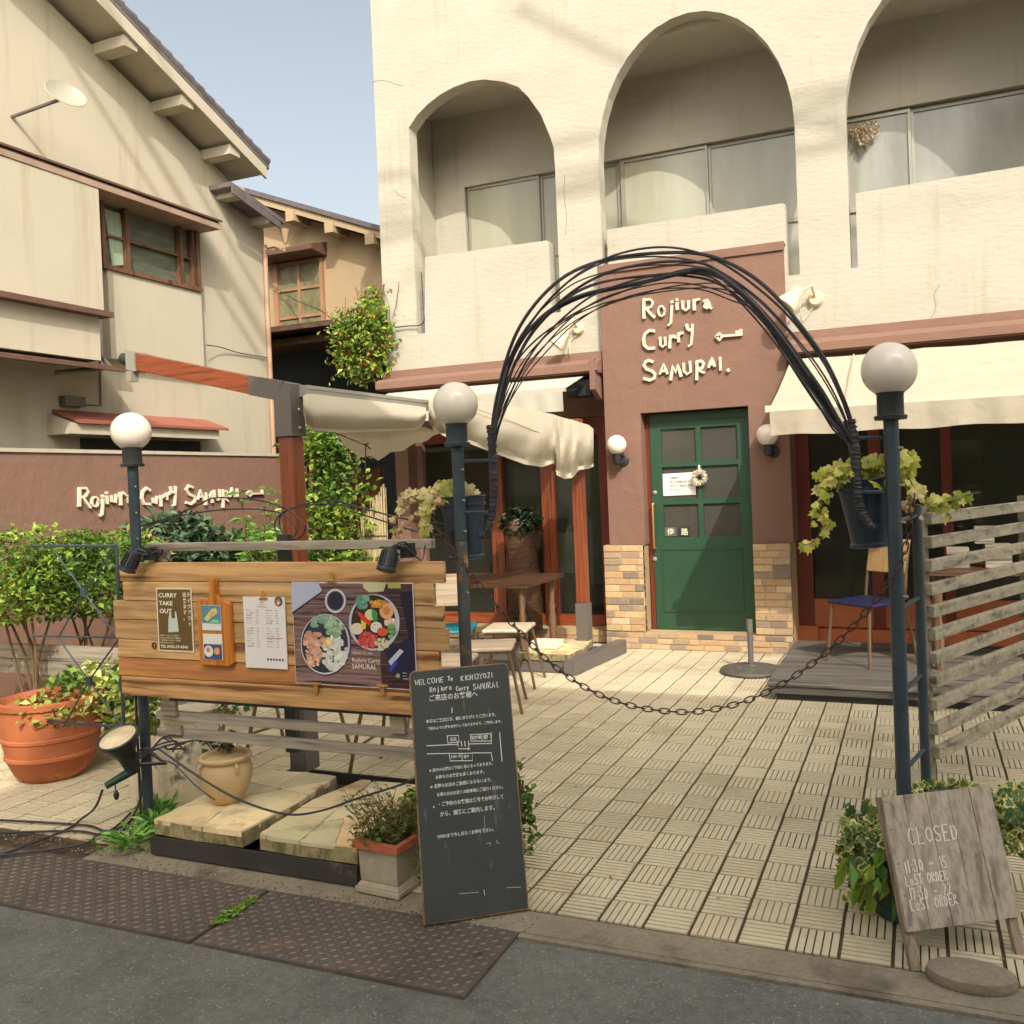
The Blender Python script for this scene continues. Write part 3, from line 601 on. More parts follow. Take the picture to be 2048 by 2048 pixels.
mb = MB(); vs = []; fs = []; n = 90
for i in range(n+1):
    x = xa+(xb-xa)*i/n; wob = .012*math.sin(i*.9)+.008*math.sin(i*2.3)
    vs += [V3((x, yf_-.022, A0.z-.018)), V3((x, yf_-.02+wob*.6, A0.z-.09)), V3((x, yf_-.015+wob, at(1545, 872, Y=yf_).z+.006*math.sin(i*.5)))]
for i in range(n): a = i*3; fs += [(a, a+1, a+4, a+3), (a+1, a+2, a+5, a+4)]
mb.add(vs, fs); mb.build("valance", CREAM, aw, smooth=True)
mb = MB(); pass
for q in (.12, 1.7):
    mb = MB(); mb.tube([(xa+q, YW-.15, 2.30), (xa+q+.3, 6.85, 2.06), (xa+q, yf_+.04, A0.z-.03)], .015, 8); mb.build("folding_arm", BLACK, aw)
mb = MB(); mb.prism([(xa+.01, YW-.2, 2.44), (xa+.01, YW-.2, 2.28), (xa+.01, YG-.1, 2.2), (xa+.01, YG-.1, 2.44)], (.012, 0, 0)); mb.build("end_plate", BLACK, aw)
# left awning (short, half wound in)
aw2 = thing("shop_awning", (-3.7, YW-.2, 2.4), "short grey awning half wound in under the cornice left of the entrance", "awning")
x0, x1 = XL+.15, -2.70; yf2 = 6.92; zf2 = at(1124, 780, X=-2.72).z
mb = MB(); vs = []; fs = []
for i in range(21):
    x = x0+(x1-x0)*i/20
    for j in range(5): q = j/4; vs.append(V3((x, YW-.2+(yf2-(YW-.2))*q, 2.42+(zf2-2.42)*q)))
for i in range(20):
    for j in range(4): a = i*5+j; fs.append((a, a+1, a+6, a+5))
mb.add(vs, fs); mb.build("canvas", CREAM2, aw2, smooth=True)
mb = MB(); mb.bar((x0, yf2, zf2), (x1+.02, yf2, zf2), .035, .035); mb.build("front_bar", CREAM2, aw2)
mb = MB(); vs = []; fs = []
for i in range(61):
    x = x0+(x1-x0)*i/60; wob = .01*math.sin(i*1.1)
    vs += [V3((x, yf2-.019, zf2-.015)), V3((x, yf2-.017+wob*.5, zf2-.09)), V3((x, yf2-.012+wob, zf2-.18))]
for i in range(60): a = i*3; fs += [(a, a+1, a+4, a+3), (a+1, a+2, a+5, a+4)]
mb.add(vs, fs); mb.build("valance", CREAM2, aw2, smooth=True)
mb = MB(); mb.tube([(x1-.05, YW-.1, 2.36), (x1-.1, 7.2, 2.31), (x1-.35, yf2+.03, zf2-.02)], .022, 8); mb.box((x1-.2, YW-.1, 2.26), (x1+.03, YW+.1, 2.40)); mb.build("folding_arm", BLACK, aw2)
# ================================================================== LETTERING
def letters(nm, z, strokes, X=None, Y=None, nrm=None, wd=.03, h=.022):
    mb = MB(); k = 0
    for st in strokes:
        pts = [at(*z(x, y), X=X, Y=Y) for x, y in st]; off = V3(nrm)*(0.0008*(k % 5)); k += 1
        cl_ = len(pts) > 6 and (pts[0]-pts[-1]).length < .02
        mb.ribbon([p+V3(nrm)*.004 for p in pts], wd*(.62 if cl_ else 1)*(1+.15*math.sin(k*2.1)), nrm, h+.0008*(k % 7))
    return mb
def ring(cx, cy, rx, ry, n=9): return [(cx+rx*math.cos(2*math.pi*i/n), cy+ry*math.sin(2*math.pi*i/n)) for i in range(n+1)]
zA = Zm(1000, 560)
sg = thing("wall_lettering", at(1300, 650, Y=YP), "cream raised letters reading Rojiura Curry SAMURAI on the brown entrance wall", "sign lettering")
W_ = {"word_rojiura": [[(1118, 150), (1116, 220), (1117, 296)], [(1122, 158), (1165, 152), (1188, 178), (1172, 212), (1130, 224)], [(1142, 228), (1168, 262), (1200, 292)], ring(1253, 243, 25, 40), [(1332, 200), (1329, 270), (1325, 335), (1306, 352)], [(1331, 168), (1334, 178)], [(1372, 180), (1374, 228)], [(1370, 150), (1373, 160)], [(1416, 166), (1418, 222), (1440, 236), (1462, 222), (1460, 166)], [(1504, 156), (1506, 232)], [(1508, 176), (1522, 156), (1545, 152)], [(1582, 168), (1606, 160), (1620, 182), (1624, 212), (1640, 222)], [(1618, 188), (1592, 190), (1584, 208), (1604, 220), (1620, 206)]],
 "word_curry": [[(1196, 396), (1160, 392), (1126, 420), (1114, 462), (1120, 505), (1150, 532), (1196, 528)], [(1242, 446), (1244, 505), (1262, 518), (1284, 505), (1280, 446)], [(1322, 432), (1316, 526)], [(1322, 452), (1340, 436), (1360, 436), (1360, 450)], [(1384, 414), (1386, 480)], [(1388, 428), (1402, 414), (1418, 412)], [(1446, 348), (1454, 378), (1470, 390), (1488, 386)], [(1492, 346), (1488, 430), (1482, 500), (1462, 514)]],
 "word_samurai": [[(1186, 634), (1160, 622), (1132, 632), (1118, 660), (1136, 690), (1178, 704), (1204, 730), (1196, 762), (1164, 776), (1118, 762)], [(1242, 728), (1256, 690), (1268, 652), (1284, 690), (1298, 726)], [(1252, 706), (1286, 702)], [(1324, 772), (1334, 720), (1338, 668), (1362, 716), (1382, 660), (1392, 700), (1404, 745)], [(1424, 646), (1426, 708), (1450, 730), (1478, 712), (1472, 632)], [(1524, 772), (1528, 700), (1526, 632)], [(1528, 632), (1562, 628), (1580, 652), (1566, 682), (1532, 692)], [(1540, 694), (1560, 710), (1582, 718)], [(1618, 676), (1630, 636), (1640, 604), (1654, 640), (1662, 668)], [(1624, 654), (1656, 648)], [(1704, 600), (1708, 698)], [(1764, 694), (1772, 706)]],
 "key_emblem": [[(1676, 440), (1700, 415), (1722, 438), (1700, 466), (1678, 442)], [(1718, 436), (1800, 430), (1868, 424)], [(1866, 428), (1864, 388)], [(1838, 422), (1836, 400)]]}
for nm, st in W_.items(): letters(nm, zA, st, Y=YP, nrm=(0, -1, 0), wd=.0225).build(nm, LETTER, sg)
# ================================================================== LEFT BROWN WALL
XB = -6.3
gw = thing("garden_wall", (XB, 4, 0), "brown stucco garden wall with pale coping left of the terrace", "wall")
zt = at(350, 903, X=XB).z
mb = MB(); mb.box((XB-.14, 2.4, -.1), (XB, 8.35, zt-.03)); mb.build("wall", BROWN, gw)
mb = MB(); mb.box((XB-.16, 2.4, zt-.029), (XB+.015, 8.36, zt)); mb.build("coping", HOUSE, gw)
zB = Zm(140, 600)
sg2 = thing("wall_lettering", at(330, 980, X=XB), "cream raised letters reading Rojiura Curry SAMURAI on the left garden wall", "sign lettering")
W2 = {"word_rojiura": [[(62, 1452), (60, 1592)], [(66, 1456), (108, 1452), (128, 1482), (108, 1516), (76, 1524)], [(86, 1526), (112, 1566), (142, 1604)], ring(180, 1560, 26, 38), [(240, 1540), (238, 1600), (234, 1655), (218, 1668)], [(236, 1512), (240, 1522)], [(272, 1516), (276, 1572)], [(269, 1486), (272, 1496)], [(306, 1512), (310, 1556), (338, 1564), (346, 1506)], [(376, 1490), (380, 1582)], [(382, 1506), (398, 1488), (412, 1506)], [(432, 1522), (450, 1508), (462, 1562)], [(456, 1534), (432, 1544), (440, 1562), (458, 1556)]],
 "word_curry": [[(604, 1470), (580, 1454), (550, 1480), (544, 1530), (560, 1574), (606, 1578)], [(630, 1532), (634, 1566), (652, 1574), (660, 1520)], [(690, 1512), (692, 1592)], [(694, 1528), (722, 1510)], [(734, 1492), (736, 1542)], [(738, 1508), (762, 1488)], [(766, 1448), (776, 1490), (798, 1486)], [(806, 1442), (802, 1540), (798, 1586), (784, 1588)]],
 "word_samurai": [[(936, 1448), (906, 1436), (886, 1466), (906, 1500), (948, 1520), (954, 1556), (922, 1578), (888, 1566)], [(976, 1542), (996, 1472), (1020, 1546)], [(986, 1520), (1012, 1520)], [(1036, 1582), (1044, 1492), (1062, 1534), (1080, 1486), (1088, 1562)], [(1102, 1470), (1106, 1532), (1126, 1546), (1150, 1534), (1144, 1466)], [(1172, 1602), (1170, 1472)], [(1174, 1474), (1202, 1482), (1204, 1512), (1176, 1530)], [(1180, 1530), (1210, 1556)], [(1226, 1520), (1240, 1456), (1260, 1516)], [(1234, 1500), (1254, 1498)], [(1280, 1460), (1286, 1532)], [(1306, 1534), (1318, 1546)]],
 "key_emblem": [[(1360, 1496), (1380, 1474), (1398, 1496), (1380, 1514), (1362, 1498)], [(1394, 1498), (1476, 1494)], [(1474, 1470), (1476, 1500)]]}
for nm, st in W2.items(): letters(nm, zB, st, X=XB, nrm=(1, 0, 0), wd=.0205).build(nm, LETTER, sg2)
# ================================================================== LEFT HOUSE
XH = -7.0
H1 = thing("gable_house", (XH, 6, 0), "old cream rendered house with tiled gable roof at the left", "house")
z1 = Zm(140, 140)
def hp(px, py, X=XH): return at(px, py, X=X)
ye = hp(535, 640).y     # right-hand end of the gable wall
# gable outline: slope under the eaves
e1 = hp(447, 349); e2 = hp(243, 148); sl = (e2.z-e1.z)/(e2.y-e1.y)
def zg(y): return e1.z+sl*(y-e1.y)
yr = 2.6; yfar = yr-(ye-yr)
e1b = hp(531, 460)
mb = MB(); mb.prism([(XH, ye, 0), (XH, ye, e1b.z), (XH, e1.y, e1.z), (XH, yr, zg(yr)), (XH, -3, zg(yr)-2.5), (XH, -3, 0)], (-4, 0, 0)); mb.build("wall", HOUSE, H1)
# roof slab + verge
ov = .42
def roofpt(y, dz, X): return V3((X, y, zg(y)+dz))
ylow = at(540, 378, X=XH+ov).y
mb = MB(); mb.prism([roofpt(yr, .17, XH+ov), roofpt(ylow, .17, XH+ov), roofpt(ylow, .24, XH+ov), roofpt(yr, .24, XH+ov)], (-5, 0, 0)); mb.build("roof", ROOFT, H1)
mb = MB()
nt_ = 40
for i in range(nt_):
    y = yr+(ylow-yr)*(i+.5)/nt_; L = (ylow-yr)/nt_*1.15; a = roofpt(y-L/2, .245, XH+ov+.02); b = roofpt(y+L/2, .262, XH+ov+.02)
    mb.tube([a+V3((-.05, 0, 0)), b+V3((-.05, 0, 0))], [.045, .05], 8)
mb.build("verge_tiles", ROOFT, H1)
mb = MB(); mb.prism([roofpt(yr, .04, XH+ov-.03), roofpt(ylow-.04, .04, XH+ov-.03), roofpt(ylow-.04, .165, XH+ov-.03), roofpt(yr, .165, XH+ov-.03)], (.03, 0, 0)); mb.build("bargeboard", HOUSE, H1)
mb = MB(); mb.prism([roofpt(yr, .09, XH+ov-.031), roofpt(ylow-.04, .09, XH+ov-.031), roofpt(ylow-.04, .165, XH+ov-.031), roofpt(yr, .165, XH+ov-.031)], (-ov-.1, 0, 0)); mb.build("soffit", HOUSE, H1)
for px, py in ((262, 145), (375, 250), (470, 355)):
    p = at(px, py, X=XH+ov-.05); y = p.y; mb = MB(); mb.box((XH-.05, y-.075, zg(y)-.04), (XH+ov-.035, y+.075, zg(y)+.06)); o = mb.build("purlin_end", HOUSE, H1)
# lower eave piece
p0, p1 = at(462, 372, X=XH+.3), at(570, 448, X=XH+.3)
mb = MB(); mb.prism([p0, p1, p1+V3((0, 0, .05)), p0+V3((0, 0, .05))], (-.6, 0, 0)); mb.prism([p0+V3((0, 0, -.08)), p1+V3((0, -.1, -.08)), p1+V3((0, -.1, -.004)), p0+V3((0, 0, -.004))], (.02, 0, 0)); mb.build("lower_roof", ROOFT, H1)
mb = MB(); q = at(470, 384, X=XH+.2); mb.box((XH-.02, q.y-.07, q.z-.07), (XH+.27, q.y+.07, q.z+.06)); mb.build("purlin_end", HOUSE, H1); mb = MB(); q = at(538, 440, X=XH+.2); mb.box((XH-.02, q.y-.08, q.z-.06), (XH+.27, q.y+.07, q.z+.05)); mb.build("purlin_end", HOUSE, H1)
mb = MB(); q = at(570, 466, X=XH+.3); g = at(545, 478, X=XH+.05)
mb.lathe(q+V3((0, 0, -.06)), [(.02, -.06), (.035, 0), (.05, .06), (.06, .1)], 10); mb.tube([q+V3((0, 0, -.1)), q+V3((-.02, 0, -.2)), g+V3((.02, 0, -.1)), (XH+.04, ye-.04, g.z-.15)], .014, 8); mb.tube([(XH+.04, ye-.04, g.z-.1), (XH+.04, ye-.04, .2)], .028, 10); mb.build("drainpipe", mat("pipe_pink", S(196, 160, 134, .8), .5, var=.1), H1, smooth=True)
# canopy above the window
mb = MB(); a = at(141, 340, X=XH+.35); b = at(440, 450, X=XH+.35); a.y = 3.0; a.z = b.z
PK = mat("trim_pinkish", S(178, 150, 132, .8), .7, var=.15, scale=5)
mb.prism([(XH, b.y, b.z+.10), (XH+.33, b.y, b.z+.03), (XH+.36, b.y, b.z), (XH+.36, b.y, b.z-.05), (XH, b.y, b.z-.05)], (0, a.y-b.y, 0)); mb.build("canopy", PK, H1)
mb = MB(); mb.prism([(XH, b.y+.01, b.z+.125), (XH+.375, b.y+.01, b.z+.045), (XH+.375, b.y+.01, b.z+.025), (XH, b.y+.01, b.z+.104)], (0, a.y-b.y, 0)); mb.build("canopy_roof", TRIM, H1)
# box bay / window
by0 = hp(203, 450).y; by1 = hp(404, 500).y; bz1 = b.z-.052; bz0 = hp(403, 578).z
BX = XH+.10
by0 = at(203, 470, X=BX).y; by1 = at(400, 520, X=BX).y; bz0 = at(403, 577, X=BX).z
mb = MB(); mb.box((XH, by0, bz0-.04), (BX+.02, by1, bz0)); mb.box((XH+.003, by1-.05, bz0+.001), (BX+.01, by1, bz1)); mb.box((XH+.003, by0, bz0+.001), (BX+.01, by0+.04, bz1)); fr = mb.build("window", wood("wood_window", S(74, 50, 38), S(128, 92, 68), 2, 1, .6), H1)
WD = MATS["wood_window"]
for px in (258, 364, 388):
    y = at(px, 540, X=BX).y; m_ = MB(); m_.box((XH+.01, y-.022, bz0+.002), (BX+.005, y+.022, bz1)); m_.build("mullion", WD, fr)
m_ = MB(); m_.box((XH+.01, by0+.05, bz0+.28), (BX-.02, by1-.06, bz0+.30)); m_.build("glazing_bar", WD, fr)
m_ = MB(); m_.box((XH+.03, by0+.04, bz0+.002), (XH+.036, by1-.05, bz1)); m_.build("pane", mat("old_pane", S(132, 140, 120, .5), .15, var=.35, scale=2.5, stretch=(1, 1, 5), spec=.9), fr)
m_ = MB(); y0 = at(212, 500, X=XH+.05).y; y1 = at(246, 500, X=XH+.05).y
m_.prism([(XH+.045, y0, bz1-.05), (XH+.045, y1-.02, bz1-.05), (XH+.045, y1+.03, bz0+.06), (XH+.045, y0+.06, bz0+.02)], (.01, 0, 0)); m_.build("curtain", mat("curtain_green", S(170, 190, 160, .8), .9, var=.15, scale=3, stretch=(1, 8, .5)), fr)
# bay below window and side panel
mb = MB(); lx = at(411, 720, X=BX).y; bb = at(140, 705, X=BX); mb.box((XH, at(218, 600, X=BX).y, bb.z+.0), (BX-.004, by1, bz0-.042)); mb.build("bay_wall", HOUSE, H1)
# left annex
XA = XH+.35; ya = at(201, 470, X=XA).y
mb = MB(); mb.box((XH, -1, at(190, 618, X=XA).z), (XA, ya, b.z-.053)); o = mb.build("annex_wall", HOUSE, H1)
zl = at(190, 620, X=XA).z
mb = MB(); mb.box((XH, -1, zl-.05), (XA+.06, ya+.05, zl-.002)); mb.build("annex_ledge", TRIM, H1)
zl2 = at(190, 718, X=XA).z
mb = MB(); mb.box((XH, -1, zl2), (XA-.04, ya-.02, zl-.052)); mb.build("annex_wall", HOUSE, H1)
ye2 = at(226, 728, X=XA).y+.15
mb = MB(); mb.prism([(XH, ye2, zl2+.02), (XA+.22, ye2, zl2-.08), (XA+.22, ye2, zl2-.12), (XH, ye2, zl2-.03)], (0, -1-ye2, 0)); mb.build("lean_to_roof", TRIM, H1)
mb = MB(); y = at(215, 640, X=XH+.42).y+.12; mb.tube([(XH+.14, y, bz0-.25), (XH+.14, y, zl2+.1), (XH+.3, y, zl2-.05), (XH+.35, y-.6, zl2-.16)], .022, 8); mb.build("drainpipe", GREYM, H1, smooth=True)
# red sill roof low on the wall
c0, c1 = at(146, 842, X=XH+.25), at(455, 860, X=XH+.3)
RED = mat("red_tin", S(168, 100, 82, .8), .6, var=.15, scale=4, spots=(S(150, 84, 66), 8, .6, .1))
zr = c1.z
mb = MB(); mb.prism([(XH, c1.y, zr+.13), (XH+.32, c1.y, zr+.015), (XH+.32, c1.y, zr-.01), (XH, c1.y, zr+.10)], (0, c0.y-c1.y, 0)); mb.build("red_canopy", RED, H1)
mb = MB(); mb.prism([(XH, c1.y-.1, zr+.09), (XH+.28, c1.y-.1, zr-.012), (XH+.28, c1.y-.1, zr-.10), (XH, c1.y-.1, zr-.10)], (0, c0.y-c1.y+.05, 0)); mb.build("canopy_fascia", HOUSE, H1)
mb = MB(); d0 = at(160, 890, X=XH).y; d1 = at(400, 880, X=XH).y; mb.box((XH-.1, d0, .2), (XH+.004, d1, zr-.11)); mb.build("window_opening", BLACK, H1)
mb = MB(); q = at(158, 802, X=XH+.08); mb.box((XH, q.y-.14, q.z-.05), (XH+.08, q.y+.07, q.z+.04)); mb.tube([(XH+.02, q.y+.05, q.z-.02), (XH+.02, q.y+.28, q.z-.02), (XH+.02, q.y+.30, q.z+.5)], .008, 6); mb.build("junction_box", GREYM, H1)
# satellite dish
p = at(128, 196, X=XH+.5)
ds = thing("satellite_dish", p, "small grey satellite dish on the gable wall at the top left", "satellite dish")
mb = MB(); mb.lathe(p, [(.001, 0), (.07, .008), (.13, .028), (.165, .05), (.16, .055), (.125, .034), (.07, .014), (.001, .007)], 24, sy=.9, ax=(V3((.3, .95, 0)).normalized(), V3((-.5, .16, .85)).normalized(), V3((.83, -.25, .5)).normalized())); mb.build("dish", mat("dish_grey", S(176, 170, 152, .8), .5, var=.05), ds, smooth=True)
mb = MB(); mb.tube([p, p+V3((-.5, -.1, -.1))], .015, 8); mb.build("arm", GREYM, ds)
# ================================================================== SECOND HOUSE
Y2 = 10.5
H2 = thing("ochre_house", (-8, Y2, 0), "ochre rendered house behind the gap between the two buildings", "house")
def p2(px, py, Y=Y2): return at(px, py, Y=Y)
r1 = p2(530, 398); r2 = p2(756, 462); s2 = (r2.z-r1.z)/(r2.x-r1.x)
xl_, xr_ = -10.5, -5.2; zz = lambda x: r1.z+s2*(x-r1.x)
zl3 = p2(545, 668).z
mb = MB(); mb.prism([(xl_, Y2, zl3), (xr_, Y2, zl3), (xr_, Y2, zz(xr_)-.12), (xl_, Y2, zz(xl_)-.12)], (0, 3, 0)); mb.build("wall", HOUSE2, H2)
mb = MB(); mb.prism([(xl_, Y2-.35, zz(xl_)-.02), (xr_, Y2-.35, zz(xr_)-.02), (xr_, Y2-.35, zz(xr_)+.05), (xl_, Y2-.35, zz(xl_)+.05)], (0, 3.5, 0)); mb.build("roof", ROOFT, H2)
mb = MB(); mb.prism([(xl_, Y2-.32, zz(xl_)-.12), (xr_, Y2-.32, zz(xr_)-.12), (xr_, Y2-.32, zz(xr_)-.024), (xl_, Y2-.32, zz(xl_)-.024)], (0, .03, 0)); mb.build("bargeboard", HOUSE2, H2)
for px in (585, 662, 742):
    x = p2(px, 440, Y2-.3).x; mb = MB(); mb.box((x-.07, Y2-.36, zz(x)-.24), (x+.07, Y2+.05, zz(x)-.10)); mb.build("purlin_end", HOUSE2, H2)
w0, w1 = p2(558, 530), p2(648, 660); 
mb = MB(); mb.box((w0.x-.08, Y2-.06, w1.z), (w0.x, Y2+.02, w0.z)); mb.box((w1.x, Y2-.06, w1.z), (w1.x+.05, Y2+.02, w0.z)); mb.box((w0.x-.1, Y2-.1, w1.z-.06), (w1.x+.08, Y2+.02, w1.z-.002)); mb.box((w0.x+.001, Y2-.04, w0.z-.95*0-.04), (w1.x-.001, Y2+.02, w0.z))
zm_ = (w0.z+w1.z)/2; mb.box((w0.x+.001, Y2-.04, zm_+.1), (w1.x-.001, Y2, zm_+.14)); mb.box((w0.x+.001, Y2-.04, zm_-.3), (w1.x-.001, Y2, zm_-.26)); xm = (w0.x+w1.x)/2; mb.box((xm-.02, Y2-.05, w1.z), (xm+.02, Y2-.001, w0.z-.041))
fr = mb.build("window", mat("frame_peach", S(176, 136, 104, .8), .7, var=.15), H2)
mb = MB(); mb.box((w0.x, Y2-.02, w1.z), (w1.x, Y2-.012, w0.z)); mb.build("pane", mat("lace_pane", S(168, 160, 120, .6), .3, var=.3, scale=9, stretch=(1, 1, 1), fine=.3), fr)
mb = MB(); mb.prism([(w0.x-.25, Y2, w0.z+.22), (w0.x-.25, Y2-.35, w0.z+.12), (w0.x-.25, Y2-.35, w0.z+.05), (w0.x-.25, Y2, w0.z+.02)], (w1.x-w0.x+.36, 0, 0)); mb.build("window_hood", TRIM, H2)
# rusty lean-to and dark opening
mb = MB(); q0, q1 = p2(544, 668, 10.0), p2(700, 672, 10.0); mb.box((q0.x-1, 9.7, q0.z-.04), (-5.2, Y2-.002, q0.z+.03)); mb.box((q0.x-1, 9.9, q0.z-.2), (-5.6, Y2-.003, q0.z-.10)); mb.build("lean_to_roof", mat("rust_iron", S(110, 84, 66, .7), .85, var=.4, scale=9, stretch=(1, 1, 3)), H2)
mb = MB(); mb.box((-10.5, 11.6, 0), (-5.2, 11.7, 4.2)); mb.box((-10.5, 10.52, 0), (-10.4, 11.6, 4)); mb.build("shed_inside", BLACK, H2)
mb = MB(); q = p2(500, 825, 10.3); mb.box((-10.5, 10.3, 0), (p2(640, 830, 10.3).x, 10.36, at(560, 795, Y=10.3).z)); mb.build("plaster_wall", mat("old_plaster", S(176, 150, 104, .8), .95, var=.3, scale=4, bump=.6, bscale=30), H2)
mb = MB(); 
for i, (py, t_) in enumerate(((880, .05), (905, .04), (896, .03))): 
    q = at(500, py, Y=9.9); mb.box((-9.8, 9.9-.05*i, q.z-t_), (p2(640, 880, 9.9).x+.1, 10.2, q.z+t_))
mb.build("old_timber", DARKW, H2)
# buildings across the street (mirrored in the glass, and shading the forecourt)
HX = thing("opposite_house", (-4, -7, 0), "plain cream house across the street behind the viewer", "house")
mb = MB(); mb.box((-9, -9, -.03), (.5, -7, 4.2)); mb.build("wall", HOUSE, HX)
mb = MB(); mb.prism([(-9.3, -6.6, 4.203), (-9.3, -9.4, 4.203), (-9.3, -8, 5.2)], (10, 0, 0)); mb.build("roof", ROOFT, HX)
oc = thing("overhead_cables", (0, .5, 12.5), "power cables high over the street, out of view, shading the facade softly", "cables")
for (x0, y0, z0, x1, y1, z1, r) in ((-14, .2, 13.1, 16, .6, 12.5, .03), (-14, .4, 12.2, 16, 0, 13.2, .022), (-14, 1.0, 11.7, 16, .7, 12.0, .035), (-6, -1, 12.8, 9, 3.4, 10.2, .032), (2.0, .5, 13.5, 5.2, 3.0, 8.8, .035)):
    mb = MB(); mb.tube([V3((x0+(x1-x0)*i/12, y0+(y1-y0)*i/12, z0+(z1-z0)*i/12-.5*math.sin(math.pi*i/12))) for i in range(13)], r, 6); mb.build("cable", BLACK, oc)
rr = random.Random(77)
# things inside the shop seen through the glass
def indoor(x, y, w_, d_, z0, z1, col, nm):
    mb = MB(); mb.box((x, y, z0), (x+w_, y+d_, z1), col); return mb.build(nm, PAINT, B)
indoor(-4.3, 8.9, 1.1, .5, .12, .86, (.20, .11, .06), "room_counter"); indoor(.0, 8.8, 1.9, .6, .12, .92, (.22, .12, .07), "room_counter")
for i in range(5): indoor(-4.2+i*.32, 9.2, .2, .03, 1.25+.1*(i % 2), 1.6+.1*(i % 3), rr.choice([(.5, .45, .35), (.2, .25, .2), (.5, .3, .15)]), "wall_picture")
for i in range(6): indoor(-.3+i*.45, 9.3, .26, .03, 1.2+.12*(i % 2), 1.65, rr.choice([(.5, .45, .35), (.2, .28, .2), (.5, .3, .15)]), "wall_picture")
indoor(-.9, 9.42, 4, .03, .12, 2.5, (.34, .27, .19), "inner_wall")
HY = thing("opposite_block", (5, -2, 0), "taller pale block across the street behind the viewer to the right", "building")
mb = MB(); mb.box((1.4, -7, -.03), (12, -2.0, 8.4)); mb.build("wall", HOUSE, HY)
mb = MB(); mb.box((1.4, -7.0, 8.403), (12.1, -1.98, 8.5)); mb.build("roof", GREYM, HY)
for i in range(4):
    for z in (1.0, 4.2): mb = MB(); mb.box((2.2+i*2.4, -1.998, z), (3.6+i*2.4, -1.97, z+1.3)); o = mb.build("window", BLACK, HY)
# ================================================================== TERRACE AWNING (free-standing frame)
YA = 3.56
ta = thing("terrace_awning", (-2.82, YA, 0), "tall wooden-post terrace awning frame with cream fabric folded along its ridge", "awning")
rb_, ra_ = (-2.62+2.80)/(7.03-3.55), 0
ra_ = -2.80-rb_*3.55
def rp_(px, py, off=0.0):
    d = fw+RV*((px-PPX)/FPX)-UV*((py-PPY)/FPX); k = (ra_+off)/(d.x-rb_*d.y); return V3((d.x*k, d.y*k, EYE+d.z*k))
mb = MB(); mb.box((-2.906, YA, .5), (-2.824, YA+.09, 1.772)); mb.build("front_post", REDWOOD, ta, bevel=.004)
mb = MB(); mb.box((-2.914, YA-.008, .12), (-2.816, YA+.098, .498)); mb.build("post_sleeve", GREYM, ta, bevel=.003)
mb = MB(); mb.prism([(-2.915, YA-.01, 1.774), (-2.815, YA-.01, 1.774), (-2.815, YA-.01, 2.03), (-2.85, YA-.01, 2.042), (-2.915, YA-.01, 1.96)], (0, .11, 0)); mb.build("elbow", GREYM, ta, bevel=.002)
for z in (1.815, 1.905):
    mb = MB(); mb.sphere((-2.813, YA+.05, z), .009, 10, 6); mb.build("bolt", SILVER, ta, smooth=True)
def beam(x0, x1, grow=0): 
    f = lambda x: 2.223+(x+3.81)*(-.245)
    h = .046+grow; return [(x0, YA-.004-grow, f(x0)-h), (x1, YA-.004-grow, f(x1)-h), (x1, YA-.004-grow, f(x1)+h), (x0, YA-.004-grow, f(x0)+h)]
mb = MB(); mb.prism(beam(-3.81, -3.07), (0, .085, 0)); mb.build("beam", REDWOODX, ta, bevel=.003)
q = beam(-3.069, -2.917, .003); q[2] = (-2.856, YA-.007, 2.044); q[1] = (-2.916, YA-.007, 1.957)
mb = MB(); mb.prism(q, (0, .092, 0)); mb.build("beam_sleeve", GREYM, ta)
mb = MB(); mb.prism(beam(-3.875, -3.811, .006), (0, .097, 0)); mb.box((-3.865, YA-.02, 2.12), (-3.83, YA+.03, 2.175)); mb.build("end_cap", SILVER, ta)
mb = MB(); mb.lathe((-3.875, YA+.02, 2.24), [(.03, 0), (.035, .02), (.033, .045), (.02, .06)], 14, ax=(V3((0, 1, 0)), V3((0, 0, 1)), V3((-1, 0, .2)))); mb.build("crank_knob", BLACK, ta, smooth=True)
mb = MB(); mb.box((-2.685, 6.99, .47), (-2.595, 7.08, 2.02)); mb.build("back_post", REDWOOD, ta, bevel=.003)
mb = MB(); mb.box((-2.693, 6.982, .10), (-2.587, 7.088, .468)); mb.build("post_sleeve", GREYM, ta)
p0, p1 = rp_(604, 782), rp_(858, 812); mb = MB(); mb.bar(p0, p1, .07, .055); mb.bar(p0+V3((.037, 0, .012)), p1+V3((.037, 0, .012)), .004, .006); mb.build("cassette", SILVER, ta)
p2_ = rp_(1176, 858); mb = MB(); mb.bar(p1, p2_+V3((0, 0, .0)), .05, .04); mb.build("ridge_bar", SILVER, ta)
